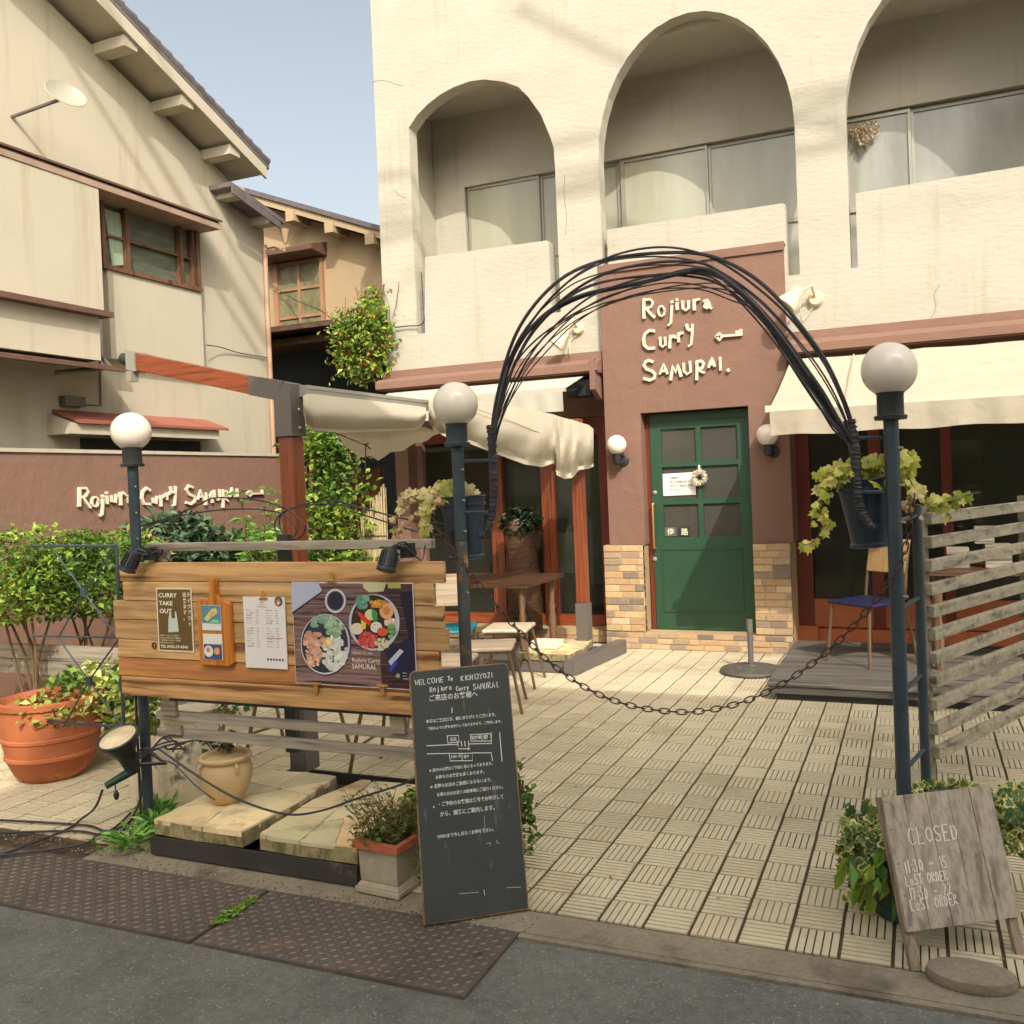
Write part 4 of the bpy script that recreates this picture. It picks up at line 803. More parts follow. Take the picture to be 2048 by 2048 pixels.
def drape(name, cols, bulge, fold, off=.04, nv=12, m_=CREAM, sag=None, ff=9):
    mb = MB(); vs = []; fs = []; N = len(cols)
    C_ = []
    for i in range(N-1):
        for s in range(5):
            f = s/5; C_.append(tuple(cols[i][k]*(1-f)+cols[i+1][k]*f for k in range(3)))
    C_.append(cols[-1]); N = len(C_)
    for i, (px, yt, yb) in enumerate(C_):
        a, b = rp_(px, yt), rp_(px, yb)
        for j in range(nv+1):
            v = j/nv; p = a.lerp(b, v); o_ = off+bulge*math.sin(math.pi*min(v, .92))+fold*math.sin(i*.8+v*ff)*v+fold*.6*noise.noise(V3((i*.3, v*4, 1)))
            # keep the silhouette while moving towards the viewer
            dcam = (p-V3((0, 0, EYE))); k = 1-o_/abs(p.x); vs.append(V3((0, 0, EYE))+dcam*k)
    for i in range(N-1):
        for j in range(nv): q = i*(nv+1)+j; fs.append((q, q+1, q+nv+2, q+nv+1))
    mb.add(vs, fs); o = mb.build(name, m_, ta, smooth=True); return o
drape("fabric", [(606, 792, 822), (612, 788, 850), (628, 788, 862), (690, 795, 865), (760, 803, 863), (835, 812, 859), (847, 814, 848), (852, 815, 836)], .07, .003, m_=CREAM)
for i_, pp_ in enumerate(([(866, 806), (930, 812), (1010, 838), (1095, 872)], [(1112, 836), (1118, 880), (1122, 930)])):
    mb = MB(); P_ = smooth_path([rp_(a, b, .13) for a, b in pp_], 5); mb.tube(P_, .0025, 5); mb.build("seam", mat("canvas_seam", S(196, 182, 156, .7), .9), ta)
drape("fabric", [(857, 796, 846), (870, 792, 862), (890, 790, 873), (928, 797, 883), (985, 806, 905), (1050, 817, 929), (1085, 824, 934), (1108, 829, 926), (1113, 831, 950), (1129, 836, 958), (1146, 840, 955), (1158, 844, 940), (1178, 850, 937), (1187, 858, 933)], .08, .014, m_=CREAM, ff=6)
# sagging underside bunch on the far side
top = [(672, 858), (720, 856), (780, 855), (840, 852), (880, 862)]; bot = [(668, 866), (708, 909), (756, 918), (820, 893), (878, 869)]
mb = MB(); vs = []; fs = []
for i in range(21):
    f = i/20*4; k = min(3, int(f)); f -= k
    for j in range(9):
        v = j/8; a = rp_(top[k][0]*(1-f)+top[k+1][0]*f, top[k][1]*(1-f)+top[k+1][1]*f, -.02); b = rp_(bot[k][0]*(1-f)+bot[k+1][0]*f, bot[k][1]*(1-f)+bot[k+1][1]*f, -.55)
        p = a.lerp(b, v); p.z += -.0*v+.012*math.sin(i*1.7)*v; vs.append(p)
for i in range(20):
    for j in range(8): q = i*9+j; fs.append((q, q+1, q+10, q+9))
mb.add(vs, fs); mb.build("fabric", CREAM, ta, smooth=True)
mb = MB(); c = rp_(731, 890, -.3)
for dx, dy in ((-60, -24), (-28, -28), (6, -3), (10, 8), (0, 45)): mb.tube([c, rp_(731+dx, 890+dy, -.25)], .004, 5)
mb.build("tie_cord", STEM, ta)
# trays and stone slabs
def tray(nm, x0, x1, y0, y1, z, lab):
    mb = MB()
    mb.box((x0, y0, .006), (x1, y0+.012, z)); mb.box((x0, y1-.012, .006), (x1, y1, z)); mb.box((x0, y0+.0125, .006), (x0+.012, y1-.0125, z)); mb.box((x1-.012, y0+.0125, .006), (x1, y1-.0125, z)); mb.box((x0+.013, y0+.013, .008), (x1-.013, y1-.013, .02))
    return tag(mb.build(nm, GREYM if y0 > 5 else mat("tray_black", S(72, 68, 66, .6), .6, var=.2, scale=6, spots=(S(110, 96, 84), 8, .62, .1))), lab, "steel tray", "ballast trays of the awning")
tray("ballast_tray", -3.03, -2.0, 2.79, 3.72, .078, "dark steel tray under the stone slabs at the front awning post")
tray("ballast_tray", -3.42, -2.52, 6.42, 7.12, .085, "grey steel tray with stone slabs at the far awning post near the door")
def clip_poly(P, p, n_):
    out = []
    for a, b in zip(P, P[1:]+P[:1]):
        da = (a[0]-p[0])*n_[0]+(a[1]-p[1])*n_[1]; db = (b[0]-p[0])*n_[0]+(b[1]-p[1])*n_[1]
        if da >= 0: out.append(a)
        if da*db < 0: t = da/(da-db); out.append((a[0]+(b[0]-a[0])*t, a[1]+(b[1]-a[1])*t))
    return out
def slab(x0, x1, y0, y1, z0, z1, seed, lab):
    r = random.Random(seed); c_ = .045
    base = [(x0+r.uniform(.0, .03), y0+.01), (x0+.4*(x1-x0), y0), (x1-r.uniform(0, .01), y0+.004), (x1, y0+.5*(y1-y0)), (x1-c_, y1-.01), (x0+.5*(x1-x0), y1), (x0+c_*1.4, y1-.02), (x0, y0+.55*(y1-y0))]
    flags = [base]
    for k in range(7):
        a = r.uniform(0, 3.14); p = (x0+(x1-x0)*r.uniform(.25, .75), y0+(y1-y0)*r.uniform(.2, .8)); n_ = (math.cos(a), math.sin(a)); new = []
        for f in flags:
            if len(f) < 3: continue
            A, B2 = clip_poly(f, p, n_), clip_poly(f, p, (-n_[0], -n_[1])); ar = lambda Q: abs(sum(q[0]*w_[1]-q[1]*w_[0] for q, w_ in zip(Q, Q[1:]+Q[:1])))/2 if len(Q) > 2 else 0
            if ar(A) > .016 and ar(B2) > .016: new += [A, B2]
            else: new.append(f)
        flags = new
    cols = [(1, .98, .94), (1.04, .95, .84), (.84, .85, .78), (1.08, 1.02, .92), (.92, .85, .76), (.78, .8, .76), (1.0, .84, .70), (.72, .76, .70)]; mb = MB()
    for f in flags:
        P = []
        for a, b in zip(f, f[1:]+f[:1]):
            n_ = max(1, int(math.dist(a, b)/.035))
            for q in range(n_): t = q/n_; P.append((a[0]+(b[0]-a[0])*t+(r.uniform(-.0035, .0035)), a[1]+(b[1]-a[1])*t+r.uniform(-.0035, .0035)))
        mx = sum(p[0] for p in P)/len(P); my = sum(p[1] for p in P)/len(P); P = [(mx+(px-mx)*.972, my+(py-my)*.972) for px, py in P]; zt_ = z1+r.uniform(-.003, .004)
        mb.prism([(px, py, z1-.022) for px, py in P], (0, 0, zt_-z1+.022), r.choice(cols))
    o = mb.build("stone_slab", STONE, bevel=.003)
    m2 = MB(); cx, cy = (x0+x1)/2, (y0+y1)/2; m2.prism([(cx+(a-cx)*.988, cy+(b-cy)*.988, z0) for a, b in base], (0, 0, z1-z0-.006))
    m2.build("mortar_bed", mat("slab_side", S(176, 160, 118, .85), .95, var=.25, scale=7, bump=.7, bscale=40, fine=.3, streak=(S(104, 98, 60), (2, 2, 1), 9, .5, .12, .8)), o)
    return tag(o, lab, "stone slab", "stone slabs weighing down the awning")
slab(-3.035, -2.545, 2.80, 3.50, .08, .145, 1, "left front sandstone slab under the clay pot")
slab(-2.505, -1.995, 2.80, 3.50, .08, .145, 2, "right front sandstone slab beside the square stone planter")
slab(-3.0, -2.54, 6.44, 7.08, .09, .15, 3, "sandstone slab in the far tray by the shop window")
mb = MB(); q = at(1120, 1288, Z=.21); mb.box((-2.95, 6.6, .153), (-2.72, 6.75, .21), (1, .8, .62)); tag(mb.build("loose_brick", BRICKM, bevel=.004), "loose orange brick lying on the far stone slab", "brick")
mb = MB(); mb.bar((-2.52, 6.35, .06), (-2.40, 7.3, .06), .09, .11); tag(mb.build("steel_beam", GREYM), "grey square steel bar on the tiles beside the far awning post", "steel bar")
# ================================================================== GLOBE LAMP POSTS
YL = 3.09
def lamp_post(px, py, base_px, lab, rusty=False, rg=.088):
    c = at(px, py, Y=YL); X0 = c.x
    t = thing("globe_lamp_post", (X0, YL, 0), lab, "lamp post", "globe lamp posts along the terrace front")
    mb = MB(); mb.sphere(c, rg, 36, 20); g = mb.build("globe", GLOBE, t, smooth=True)
    zb = c.z-rg*.86
    mb = MB(); mb.lathe((X0, YL, zb-.075), [(.026, -.012), (.05, -.012), (.052, 0), (.042, .004), (.042, .07), (.046, .075), (.046, .085), (.03, .09)], 28); mb.build("collar", BLACK if not rusty else NAVY, t, smooth=True)
    zs = 1.28 if rusty else 0
    mb = MB(); mb.tube([(X0, YL, zs), (X0, YL, zb-.08)], .0235, 18); mb.build("pole", NAVY, t, smooth=True)
    if rusty: mb = MB(); mb.tube([(X0, YL, 0), (X0, YL, zs-.0005)], .0236, 18); mb.build("rusty_pole", RUSTY, t, smooth=True)
    for i in range(5):
        z = zb-.18-i*.12; mb = MB(); mb.tube([(X0+.02, YL-.012, z), (X0+.034, YL-.02, z)], .004, 6); mb.build("bolt", SILVER, t)
    return t, c
L1, c1_ = lamp_post(262, 863, 0, "leftmost globe lamp post, left of the plank sign board")
L2, c2_ = lamp_post(911, 809, 0, "middle globe lamp post with rusty pole behind the chalkboard", True)
L3, c3_ = lamp_post(1778, 739, 0, "rightmost globe lamp post standing in the ivy planter")
XM, XRt = c2_.x, c3_.x
# brackets joining poles to arch feet
def brk(t, px0, py, px1, r=.006):
    mb = MB(); a, b = at(px0, py, Y=YL), at(px1, py-1, Y=YL); mb.tube([a, b], r, 6); mb.build("bracket", NAVY, t)
brk(L2, 925, 922, 985); brk(L2, 925, 1025, 985, .007); brk(L3, 1712, 876, 1765); brk(L3, 1720, 985, 1768, .008)
# ================================================================== ARCH OF CABLES
ar = thing("cable_arch", (XM+.1, YL, 0), "arch of twisted black cables spanning the entrance between two lamp posts", "arch")
outerp = [(983, 905), (986, 850), (997, 780), (1018, 710), (1045, 655), (1085, 600), (1135, 553), (1195, 520), (1260, 504), (1330, 500), (1395, 507), (1455, 528), (1515, 565), (1565, 610), (1610, 662), (1650, 720), (1678, 775), (1698, 830), (1708, 880)]
midp = [(985, 905), (990, 850), (1006, 785), (1030, 722), (1064, 668), (1110, 620), (1165, 582), (1230, 560), (1300, 548), (1360, 542), (1420, 548), (1470, 583), (1520, 630), (1568, 688), (1610, 746), (1642, 794), (1668, 838), (1690, 868), (1706, 892)]
innp = [(987, 905), (994, 855), (1014, 800), (1045, 740), (1085, 690), (1140, 640), (1205, 605), (1280, 585), (1345, 575), (1400, 574), (1450, 584), (1500, 605), (1535, 652), (1572, 710), (1606, 764), (1636, 808), (1662, 844), (1688, 874), (1705, 894)]
def interp(a, b, f): return [(p[0]*(1-f)+q[0]*f, p[1]*(1-f)+q[1]*f) for p, q in zip(a, b)]
CABLE = mat("cable_black", (0.042, 0.042, 0.055), 0.45, var=0.3, scale=20, bump=.3, bscale=80)
rs = random.Random(8)
spec_ = [(outerp, midp, 0, .0078), (outerp, midp, .1, .005), (outerp, midp, .4, .0038), (outerp, midp, .8, .006), (outerp, midp, .95, .0078), (outerp, midp, 1.05, .0065), (midp, innp, .2, .0055), (midp, innp, .4, .004), (midp, innp, .75, .0028), (midp, innp, .9, .003), (midp, innp, 1.05, .003), (outerp, midp, .5, .003), (midp, innp, 1.3, .003), (midp, innp, .55, .0045), (outerp, midp, 1.25, .004)]
for k, (A_, B_, f, r) in enumerate(spec_):
    base = interp(A_, B_, f); ph = rs.uniform(0, 6); fr_ = rs.uniform(.35, .8); amp = rs.uniform(6, 17)
    pts = []
    for i, (px, py) in enumerate(base):
        e = math.sin(math.pi*i/(len(base)-1))**.6
        w_ = amp*math.sin(ph+i*fr_)*e; p = at(px+w_*.5+rs.uniform(-1, 1), py+w_+rs.uniform(-1.5, 1.5)*e, Y=YL+(.05*math.sin(ph*2+i*.55)+.012*math.cos(k))*(.3+e)); pts.append(p)
    mb = MB(); mb.tube(smooth_path(pts, 4), r*.86, 7); mb.build("cable", CABLE, ar, smooth=True)
def wrapped(ptsx, r0_, r1_, nm):
    P = smooth_path([at(a, b, Y=YL-.0) for a, b in ptsx], 6); mb = MB(); N = len(P)
    mb.tube(P, [r0_+(r1_-r0_)*i/(N-1)+.0015*math.sin(i*1.7) for i in range(N)], 10); mb.build(nm, CABLE, ar, smooth=True)
    mb = MB(); h = []; turns = 22
    M_ = int(N*.72)
    for s in range(turns*8):
        f = s/(turns*8)*(M_-1); i = int(f); q = P[i].lerp(P[min(i+1, N-1)], f-i); rr = r0_+(r1_-r0_)*f/(N-1)+.0022; a = s/8*2*math.pi+rs.uniform(-.1, .1)
        h.append(q+V3((math.cos(a)*rr, math.sin(a)*rr, rs.uniform(-.004, .004))))
    mb.tube(h, .0022, 5); mb.build("binding_wire", BLACK, ar, smooth=True)
wrapped([(982, 850), (985, 900), (988, 950), (987, 1000), (982, 1040), (975, 1062), (964, 1073), (958, 1068)], .017, .010, "cable_foot")
wrapped([(1698, 840), (1706, 880), (1712, 930), (1716, 975), (1722, 1015), (1733, 1040), (1745, 1054), (1752, 1050)], .018, .010, "cable_foot")
# ================================================================== CHAIN
ch = thing("chain", at(1365, 1424, Y=3.0), "rusty iron chain sagging across the entrance between the lamp posts", "chain")
P = smooth_path([at(a, b, Y=3.0) for a, b in [(868, 1046), (905, 1102), (955, 1165), (1025, 1248), (1100, 1325), (1180, 1380), (1265, 1412), (1365, 1424), (1450, 1414), (1530, 1386), (1600, 1345), (1675, 1284), (1742, 1212), (1790, 1150), (1812, 1090), (1822, 1035), (1830, 985)]], 12)
CHM = mat("rusty_chain", S(84, 62, 50, .6), 0.65, metal=.3, var=.3, scale=40)
def along(P, step):
    out = []; acc = 0; nxt = 0
    for a, b in zip(P, P[1:]):
        L = (b-a).length
        while nxt <= acc+L: out.append((a.lerp(b, (nxt-acc)/L), (b-a).normalized())); nxt += step
        acc += L
    return out
LK = 1.32
mb = MB(); mb.tube([(math.copysign(min(abs(math.cos(a))*.0175*LK, .0145*LK), math.cos(a)), math.sin(a)*.0078*1.15, 0) for a in [2*math.pi*i/14 for i in range(14)]], .0023, 6, closed=True)
me_l = None; al = along(P, .0305)
stp = max(1, len(al)/98)
if stp > 1: al = along(P, .0305*stp)
link_me = mb.build("link", CHM, None, smooth=True); kx = .0305*stp/.0305
for i, (p, d) in enumerate(al[:99]):
    o = link_me if i == 0 else link_me.copy()
    if i: COL.objects.link(o)
    o.parent = ch; side = d.cross(V3((0, -1, .2))).normalized()
    up_ = side if i % 2 == 0 else d.cross(side).normalized(); n3 = d.cross(up_).normalized()
    M_ = Matrix((d*kx, up_, n3)).transposed().to_4x4(); M_.translation = p-ch.location; o.matrix_local = M_
# ================================================================== HANGING BUCKETS
BKT = mat("bucket_blue", S(52, 66, 80, .75), 0.38, metal=.1, var=.25, scale=6, stretch=(4, 4, .5), bump=.15, bscale=30)
def bucket(pt, pb, rt_, rb2, Yv, lab):
    a, b = at(*pt, Y=Yv), at(*pb, Y=Yv); ax = (a-b); h = ax.length; w_ = ax.normalized(); u = w_.cross(V3((0, 1, 0))).normalized(); v = w_.cross(u)
    t = thing("hanging_bucket", b, lab, "bucket", "dark blue buckets hung on the lamp posts")
    mb = MB(); mb.lathe(b, [(rb2*.98, 0), (rb2+.006, .002), (rb2+.006, .012), (rb2, .018), (rb2*.5+rt_*.5, h*.5), (rt_, h*.84), (rt_+.006, h*.85), (rt_+.006, h*.88), (rt_+.001, h*.89), (rt_+.004, h*.97), (rt_+.009, h*.985), (rt_+.007, h), (rt_-.004, h), (rt_-.008, h*.9)], 32, ax=(u, v, w_)); mb.build("bucket", BKT, t, smooth=True)
    mb = MB(); mb.lathe(b, [(rt_*.5, h*.91), (rt_-.009, h*.915), (rt_*.3, h*.93)], 20, ax=(u, v, w_)); mb.build("soil", SOIL, t)
    return t, a
bk1, ba = bucket((924, 992), (934, 1118), .088, .066, YL+.115, "dark blue bucket hung behind the middle lamp post")
bk2, bb_ = bucket((1728, 958), (1742, 1094), .088, .062, YL+.1, "dark blue bucket hung beside the right lamp post, tilted")
# ================================================================== SIGN BOARD
SB = 2.97
sb = thing("plank_sign_board", (-2.6, SB, .6), "notice board of seven weathered horizontal planks fixed between two lamp posts", "sign board")
rows = [1.214, 1.129, 1.043, .957, .868, .787, .702, .614]
def sx_(px, py=1250): return at(px, py, Y=SB).x
ends = [((238, 1140), (886, 1140)), ((246, 1180), (867, 1186)), ((226, 1215), (885, 1232)), ((230, 1258), (894, 1278)), ((237, 1297), (878, 1318)), ((236, 1330), (832, 1355)), ((243, 1370), (850, 1400))]
tn = [(.98, .90, .80), (.95, .92, .86), (.84, .82, .76), (.76, .72, .66), (1.0, .94, .84), (.82, .55, .38), (.97, .88, .76)]
for i in range(7):
    a, b = sx_(*ends[i][0]), sx_(*ends[i][1]); mb = MB(); z1_, z0_ = rows[i]-.0015, rows[i+1]+.0015; yo = (.0015, -.001, .001, 0, -.001, .002, 0)[i]
    mb.box((a, SB+yo, z0_), (b, SB+.022+yo, z1_), tn[i]); mb.build("plank", PLANK, sb, bevel=.0025)
mb = MB(); mb.box((sx_(330, 1400), SB+.024, .598), (sx_(850, 1420), SB+.06, .612)); mb.build("back_rail", BLACK, sb)
# grey slatted fence carrying it
YFn = SB+.06
gf = thing("slat_fence", (-2.6, YFn, 0), "grey weathered three-rail slat fence behind and below the plank sign board", "fence")
def rail(px0, py0, px1, py1, th, nm="rail"):
    a, b = at(px0, py0, Y=YFn), at(px1, py1, Y=YFn); z = (a.z+b.z)/2; mb = MB(); mb.box((a.x, YFn-.012, z-th/2), (b.x, YFn+.028, z+th/2), (rs.uniform(.9, 1.05),)*3); mb.build(nm, GREYW, gf, bevel=.003)
rail(296, 1096, 864, 1086, .036); rail(316, 1434, 850, 1466, .036); rail(318, 1470, 850, 1503, .038)
for px, ya_, yb_ in ((320, 1100, 1123), (337, 1400, 1431), (786, 1094, 1118), (795, 1432, 1468), (347, 1450, 1470)):
    a, b = at(px-15, ya_, Y=YFn-.025), at(px+16, yb_, Y=YFn-.025); mb = MB(); mb.box((a.x, YFn-.030, b.z), (b.x, YFn-.0125, a.z), (.92, .86, .8)); mb.build("batten", MATS["wood_grey"], gf)
mb = MB(); a = at(583, 1400, Y=YFn+.05); mb.box((a.x-.025, YFn+.03, a.z-.22), (a.x+.03, YFn+.06, 1.32)); mb.build("upright", BLACK, gf)
# --- poster helpers in the board plane
def bpt(px, py, dy=.004): p = at(px, py, Y=SB-dy); return p
def pane_frame(tl, tr, bl, dy): 
    a, b, c = bpt(*tl, dy), bpt(*tr, dy), bpt(*bl, dy); u = V3((b.x-a.x, 0, 0)).normalized(); return (V3((a.x, SB-dy, c.z)), V3((1, 0, 0)), V3((0, 0, 1)), V3((0, -1, 0))), b.x-a.x, a.z-c.z
# take-out poster
fr_, w0_, h0_ = pane_frame((312, 1175), (383, 1176), (318, 1302), .0045)
tp = thing("takeout_poster", fr_[0], "small brown take-out poster with a white bag drawing, pinned at the left", "poster")
def rectm(fr, x0, y0, x1, y1, lift, col, parent, nm, m_=None, th=.0012):
    o_, u, v, n_ = fr; mb = MB(); mb.obox(o_+u*x0+v*y0+n_*lift, u*(x1-x0), v*(y1-y0), n_*th, col); return mb.build(nm, m_ or PAINT, parent)
def polym(fr, pts, lift, col, parent, nm, m_=None, th=.0006):
    o_, u, v, n_ = fr; mb = MB(); mb.prism([o_+u*x+v*y+n_*lift for x, y in pts], n_*th, col); return mb.build(nm, m_ or PAINT, parent)
OCH = S(108, 86, 42, .9)[:3]; CRM = S(240, 222, 190, .95)[:3]
rectm(fr_, 0, 0, w0_, h0_, 0, CRM, tp, "sheet"); rectm(fr_, .007, .007, w0_-.007, h0_-.007, .0014, OCH, tp, "brown_ground", th=.0004)
mb = MB(); HND = mat("print_cream", S(244, 234, 206, .95), .6)
F2 = (fr_[0]+V3((0, -.0019, 0)),)+fr_[1:]
sxx = w0_/.155
text("headline", "CURRY", F2, (.014, h0_-.042), .026, HND, tp, .0002, sx=.95*sxx, bold=.0006); text("headline", "TAKE", F2, (.015, h0_-.077), .026, HND, tp, .0002, sx=.95*sxx, bold=.0006); text("headline", "OUT", F2, (.016, h0_-.112), .027, HND, tp, .0002, sx=.95*sxx, bold=.0006)
for i, c in enumerate("テイクアウト"): text("japanese_text", c, F2, (w0_-.028, h0_-.038-i*.0255), .0225, HND, tp, .0002, bold=.0003)
for i, c in enumerate("出来ます。"): text("japanese_text", c, F2, (w0_-.052, h0_-.038-i*.0255), .0225, HND, tp, .0002, bold=.0003)
bx, by = .052*sxx, .085
polym(F2, [(bx-.005, by+.0), (bx+.055, by+.004), (bx+.05, by+.062), (bx+.044, by+.092), (bx+.038, by+.092), (bx+.037, by+.062), (bx+.018, by+.062), (bx+.016, by+.092), (bx+.008, by+.092), (bx+.0, by+.062)], .0012, S(206, 220, 208, .9)[:3], tp, "bag_drawing")
for i, s_ in enumerate(["当店のスープカレーをご自宅でも", "お楽しみいただけます。お電話でも", "ご予約を承っております。お気軽に", "お問い合わせください。"]): text("small_print", s_, F2, (.014, .068-i*.0105), .0074, HND, tp, .0002)
text("phone_line", "TEL.0422-27-6043", F2, (.013, .017), .0165, HND, tp, .0002, bold=.0004, sx=sxx*.98)
# ring screw
mb = MB(); c = bpt(308, 1291, .006); mb.tube([c+V3((math.cos(a)*.010, 0, math.sin(a)*.012)) for a in [2*math.pi*i/12 for i in range(12)]], .003, 6, closed=True); tag(mb.build("iron_ring", BLACK, smooth=True), "small dark iron ring on the planks left of the take-out poster", "ring")
# cutting board with two cards
dy = .012
cb = thing("cutting_board", bpt(425, 1330, dy), "orange wooden cutting board hung on the planks with two photo cards on it", "cutting board")
op = [(400, 1330), (392, 1205), (398, 1199), (413, 1200), (418, 1192), (417, 1162), (420, 1156), (427, 1156), (430, 1162), (431, 1190), (437, 1199), (448, 1202), (457, 1208), (464, 1328), (458, 1333)]
mb = MB(); mb.prism([bpt(a, b, .026) for a, b in op], (0, .022, 0)); mb.build("board", wood("wood_orange", S(176, 96, 22), S(224, 140, 44), 2, 1.2, .45, coat=.2), cb, bevel=.003)
f2, w2, h2 = pane_frame((403, 1210), (441, 1209), (405, 1260), .0275)
rectm(f2, 0, 0, w2, h2, 0, (.75, .78, .76), cb, "photo_card"); rectm(f2, .001, h2*.28, w2-.001, h2-.001, .0014, (.10, .26, .34), cb, "card_picture", th=.0003)
polym(f2, [(w2*.12, h2*.45), (w2*.3, h2*.36), (w2*.85, h2*.72), (w2*.78, h2*.88), (w2*.55, h2*.86)], .0020, (.70, .66, .20), cb, "card_picture"); polym(f2, [(w2*.35, h2*.55), (w2*.5, h2*.5), (w2*.72, h2*.72), (w2*.6, h2*.8)], .0028, (.80, .36, .16), cb, "card_picture")
polym(f2, [(w2*.4, h2*.3), (w2*.95, h2*.3), (w2*.9, h2*.42), (w2*.6, h2*.45)], .0035, (.25, .62, .35), cb, "card_picture")
f3, w3, h3 = pane_frame((406, 1267), (444, 1268), (405, 1318), .0275)
rectm(f3, 0, 0, w3, h3, 0, (.80, .78, .68), cb, "photo_card"); rectm(f3, .003, .001, w3-.003, h3*.6, .0014, (.05, .09, .22), cb, "card_picture", th=.0003)
def disc(fr, cx, cy, r, lift, col, parent, nm, n=24, sy=1.0, m_=None, th=.0004): polym(fr, [(cx+r*math.cos(2*math.pi*i/n), cy+r*sy*math.sin(2*math.pi*i/n)) for i in range(n)], lift, col, parent, nm, m_, th)
disc(f3, w3*.28, h3*.32, h3*.22, .002, (.82, .80, .72), cb, "card_picture"); disc(f3, w3*.26, h3*.38, h3*.1, .0026, (.72, .22, .14), cb, "card_picture"); disc(f3, w3*.72, h3*.34, h3*.19, .002, (.12, .08, .10), cb, "card_picture"); disc(f3, w3*.72, h3*.34, h3*.14, .0026, (.85, .34, .12), cb, "card_picture")
# menu sheet on clip
f4, w4, h4 = pane_frame((487, 1193), (570, 1196), (486, 1334), .0075)
mn = thing("menu_sheet", f4[0], "white menu sheet held by a brass clip between the cutting board and the food poster", "menu")
rectm(f4, 0, 0, w4, h4, 0, (.80, .76, .74), mn, "sheet", th=.004)
INK = mat("print_ink", (.10, .09, .10), .7); F4 = (f4[0]+V3((0, -.0042, 0)),)+f4[1:]
for i, s_ in enumerate(["MENU", "スープカレー", "ROJIURA CURRY"]): text("menu_text", s_, F4, (w4*.45, h4-.026-i*.009), .0068, INK, mn, .0001, align='CENTER')
ml = ["チキン 1/2 ・・・ 1200", "侍まつり ・・・・ 1650", "チキンと野菜 ・・ 1450", "角煮と野菜 ・・・ 1550", "野菜 20品目 ・・ 1350", "ザンギ ・・・・・ 1250"]
for cx in (.014, w4*.54):
    for i in range(15):
        if i == 6: continue
        text("menu_text", ml[(i+int(cx*90)) % 6], F4, (cx, h4-.058-i*.0108), .0060, INK, mn, .0001)
rectm(F4, w4*.54, h4*.42, w4*.93, h4*.428, 0, (.5, .12, .12), mn, "red_rule", th=.0003)
for i in range(6): disc(F4, w4*.55+i*w4*.07, .038, .0052, .0001, (.05, .05, .06), mn, "spice_mark", 12, th=.0003)
disc(F4, w4*.86, h4-.018, .021, .0001, (.10, .09, .09), mn, "menu_picture", 20, th=.0003)
rr = random.Random(3)
for i in range(12): a = rr.uniform(0, 6.3); r = rr.uniform(0, .013); disc(F4, w4*.86+r*math.cos(a), h4-.018+r*math.sin(a), .005, .0005+i*.00004, rr.choice([(.72, .42, .28), (.82, .80, .72), (.3, .4, .2), (.7, .2, .12)]), mn, "menu_picture", 8, th=.0002)
BR = MATS["brass"]
def clip(px, py, up, parent, s=1.0):
    c = bpt(px, py, .012); mb = MB(); d = 1 if up else -1
    mb.prism([c+V3((x*s, 0, z*s*d)) for x, z in [(-.020, -.004), (.020, -.004), (.020, .002), (.008, .005), (.007, .022), (.003, .028), (-.003, .028), (-.007, .022), (-.008, .005), (-.020, .002)]], (0, -.004, 0)); mb.tube([c+V3((-.012*s, -.006, .002*d)), c+V3((.012*s, -.006, .002*d))], .003*s, 6); return mb.build("clip", BR, parent)
clip(527, 1197, True, mn, 1.1)
# food poster
f5, w5, h5 = pane_frame((584, 1164), (826, 1163), (589, 1366), .0075)
fp = thing("food_poster", f5[0], "large food photo poster with two curry bowls and a coffee cup, clipped on the planks", "poster")
rectm(f5, 0, 0, w5, h5, 0, (.8, .76, .74), fp, "sheet", th=.003)
F5 = (f5[0]+V3((0, -.0034, 0)),)+f5[1:]; q5 = Zm(570, 1130, 6.44)
def fpx(x, y): p = at(*q5(x, y), Y=SB-.011); return (p.x-f5[0].x, p.z-f5[0].z)
PW = wood("poster_wood", S(48, 34, 38), S(158, 124, 120), 0, 2.2, .45, tint=True, bump=0)
tl5 = fpx(80, 220)
for i in range(9):
    z0, z1 = .003+i*(h5-.006)/9, .003+(i+1)*(h5-.006)/9-.0006; k = rr.uniform(.85, 1.1)*(1.15 if i < 4 else .85); rectm(F5, .002, z0, w5*.72, z1, 0, (k, k*.97, k*.97), fp, "table_picture", PW, .0002)
for i in range(9):
    z0, z1 = .003+i*(h5-.006)/9, .003+(i+1)*(h5-.006)/9-.0006; k = rr.uniform(.2, .32); rectm(F5, w5*.72+.0003, z0, w5-.002, z1, 0, (k*1.05, k*.75, k), fp, "table_picture", PW, .0002)
def fpoly(pts, lift, col, m_=None): polym(F5, [fpx(*p) for p in pts], lift, col, fp, "poster_picture", m_, .00012)
def fdisc(cx, cy, rx, ry, lift, col, n=28, m_=None): fpoly([(cx+rx*math.cos(2*math.pi*i/n), cy+ry*math.sin(2*math.pi*i/n)) for i in range(n)], lift, col, m_)
fpoly([(80, 222), (430, 222), (500, 340), (95, 640)], .0004, (.03, .02, .04)); fpoly([(78, 222), (425, 222), (482, 330), (90, 610)], .0006, (.46, .48, .62))
fpoly([(1000, 222), (1310, 222), (1270, 340), (1080, 350), (1010, 290)], .0005, (.62, .58, .34)); fpoly([(1320, 222), (1490, 222), (1490, 300), (1330, 300)], .0005, (.58, .55, .16))
fpoly([(1480, 380), (1640, 330), (1660, 900), (1600, 960)], .0004, (.012, .01, .03)); fpoly([(1290, 1120), (1660, 900), (1670, 1500), (1400, 1420)], .0004, (.015, .013, .05))
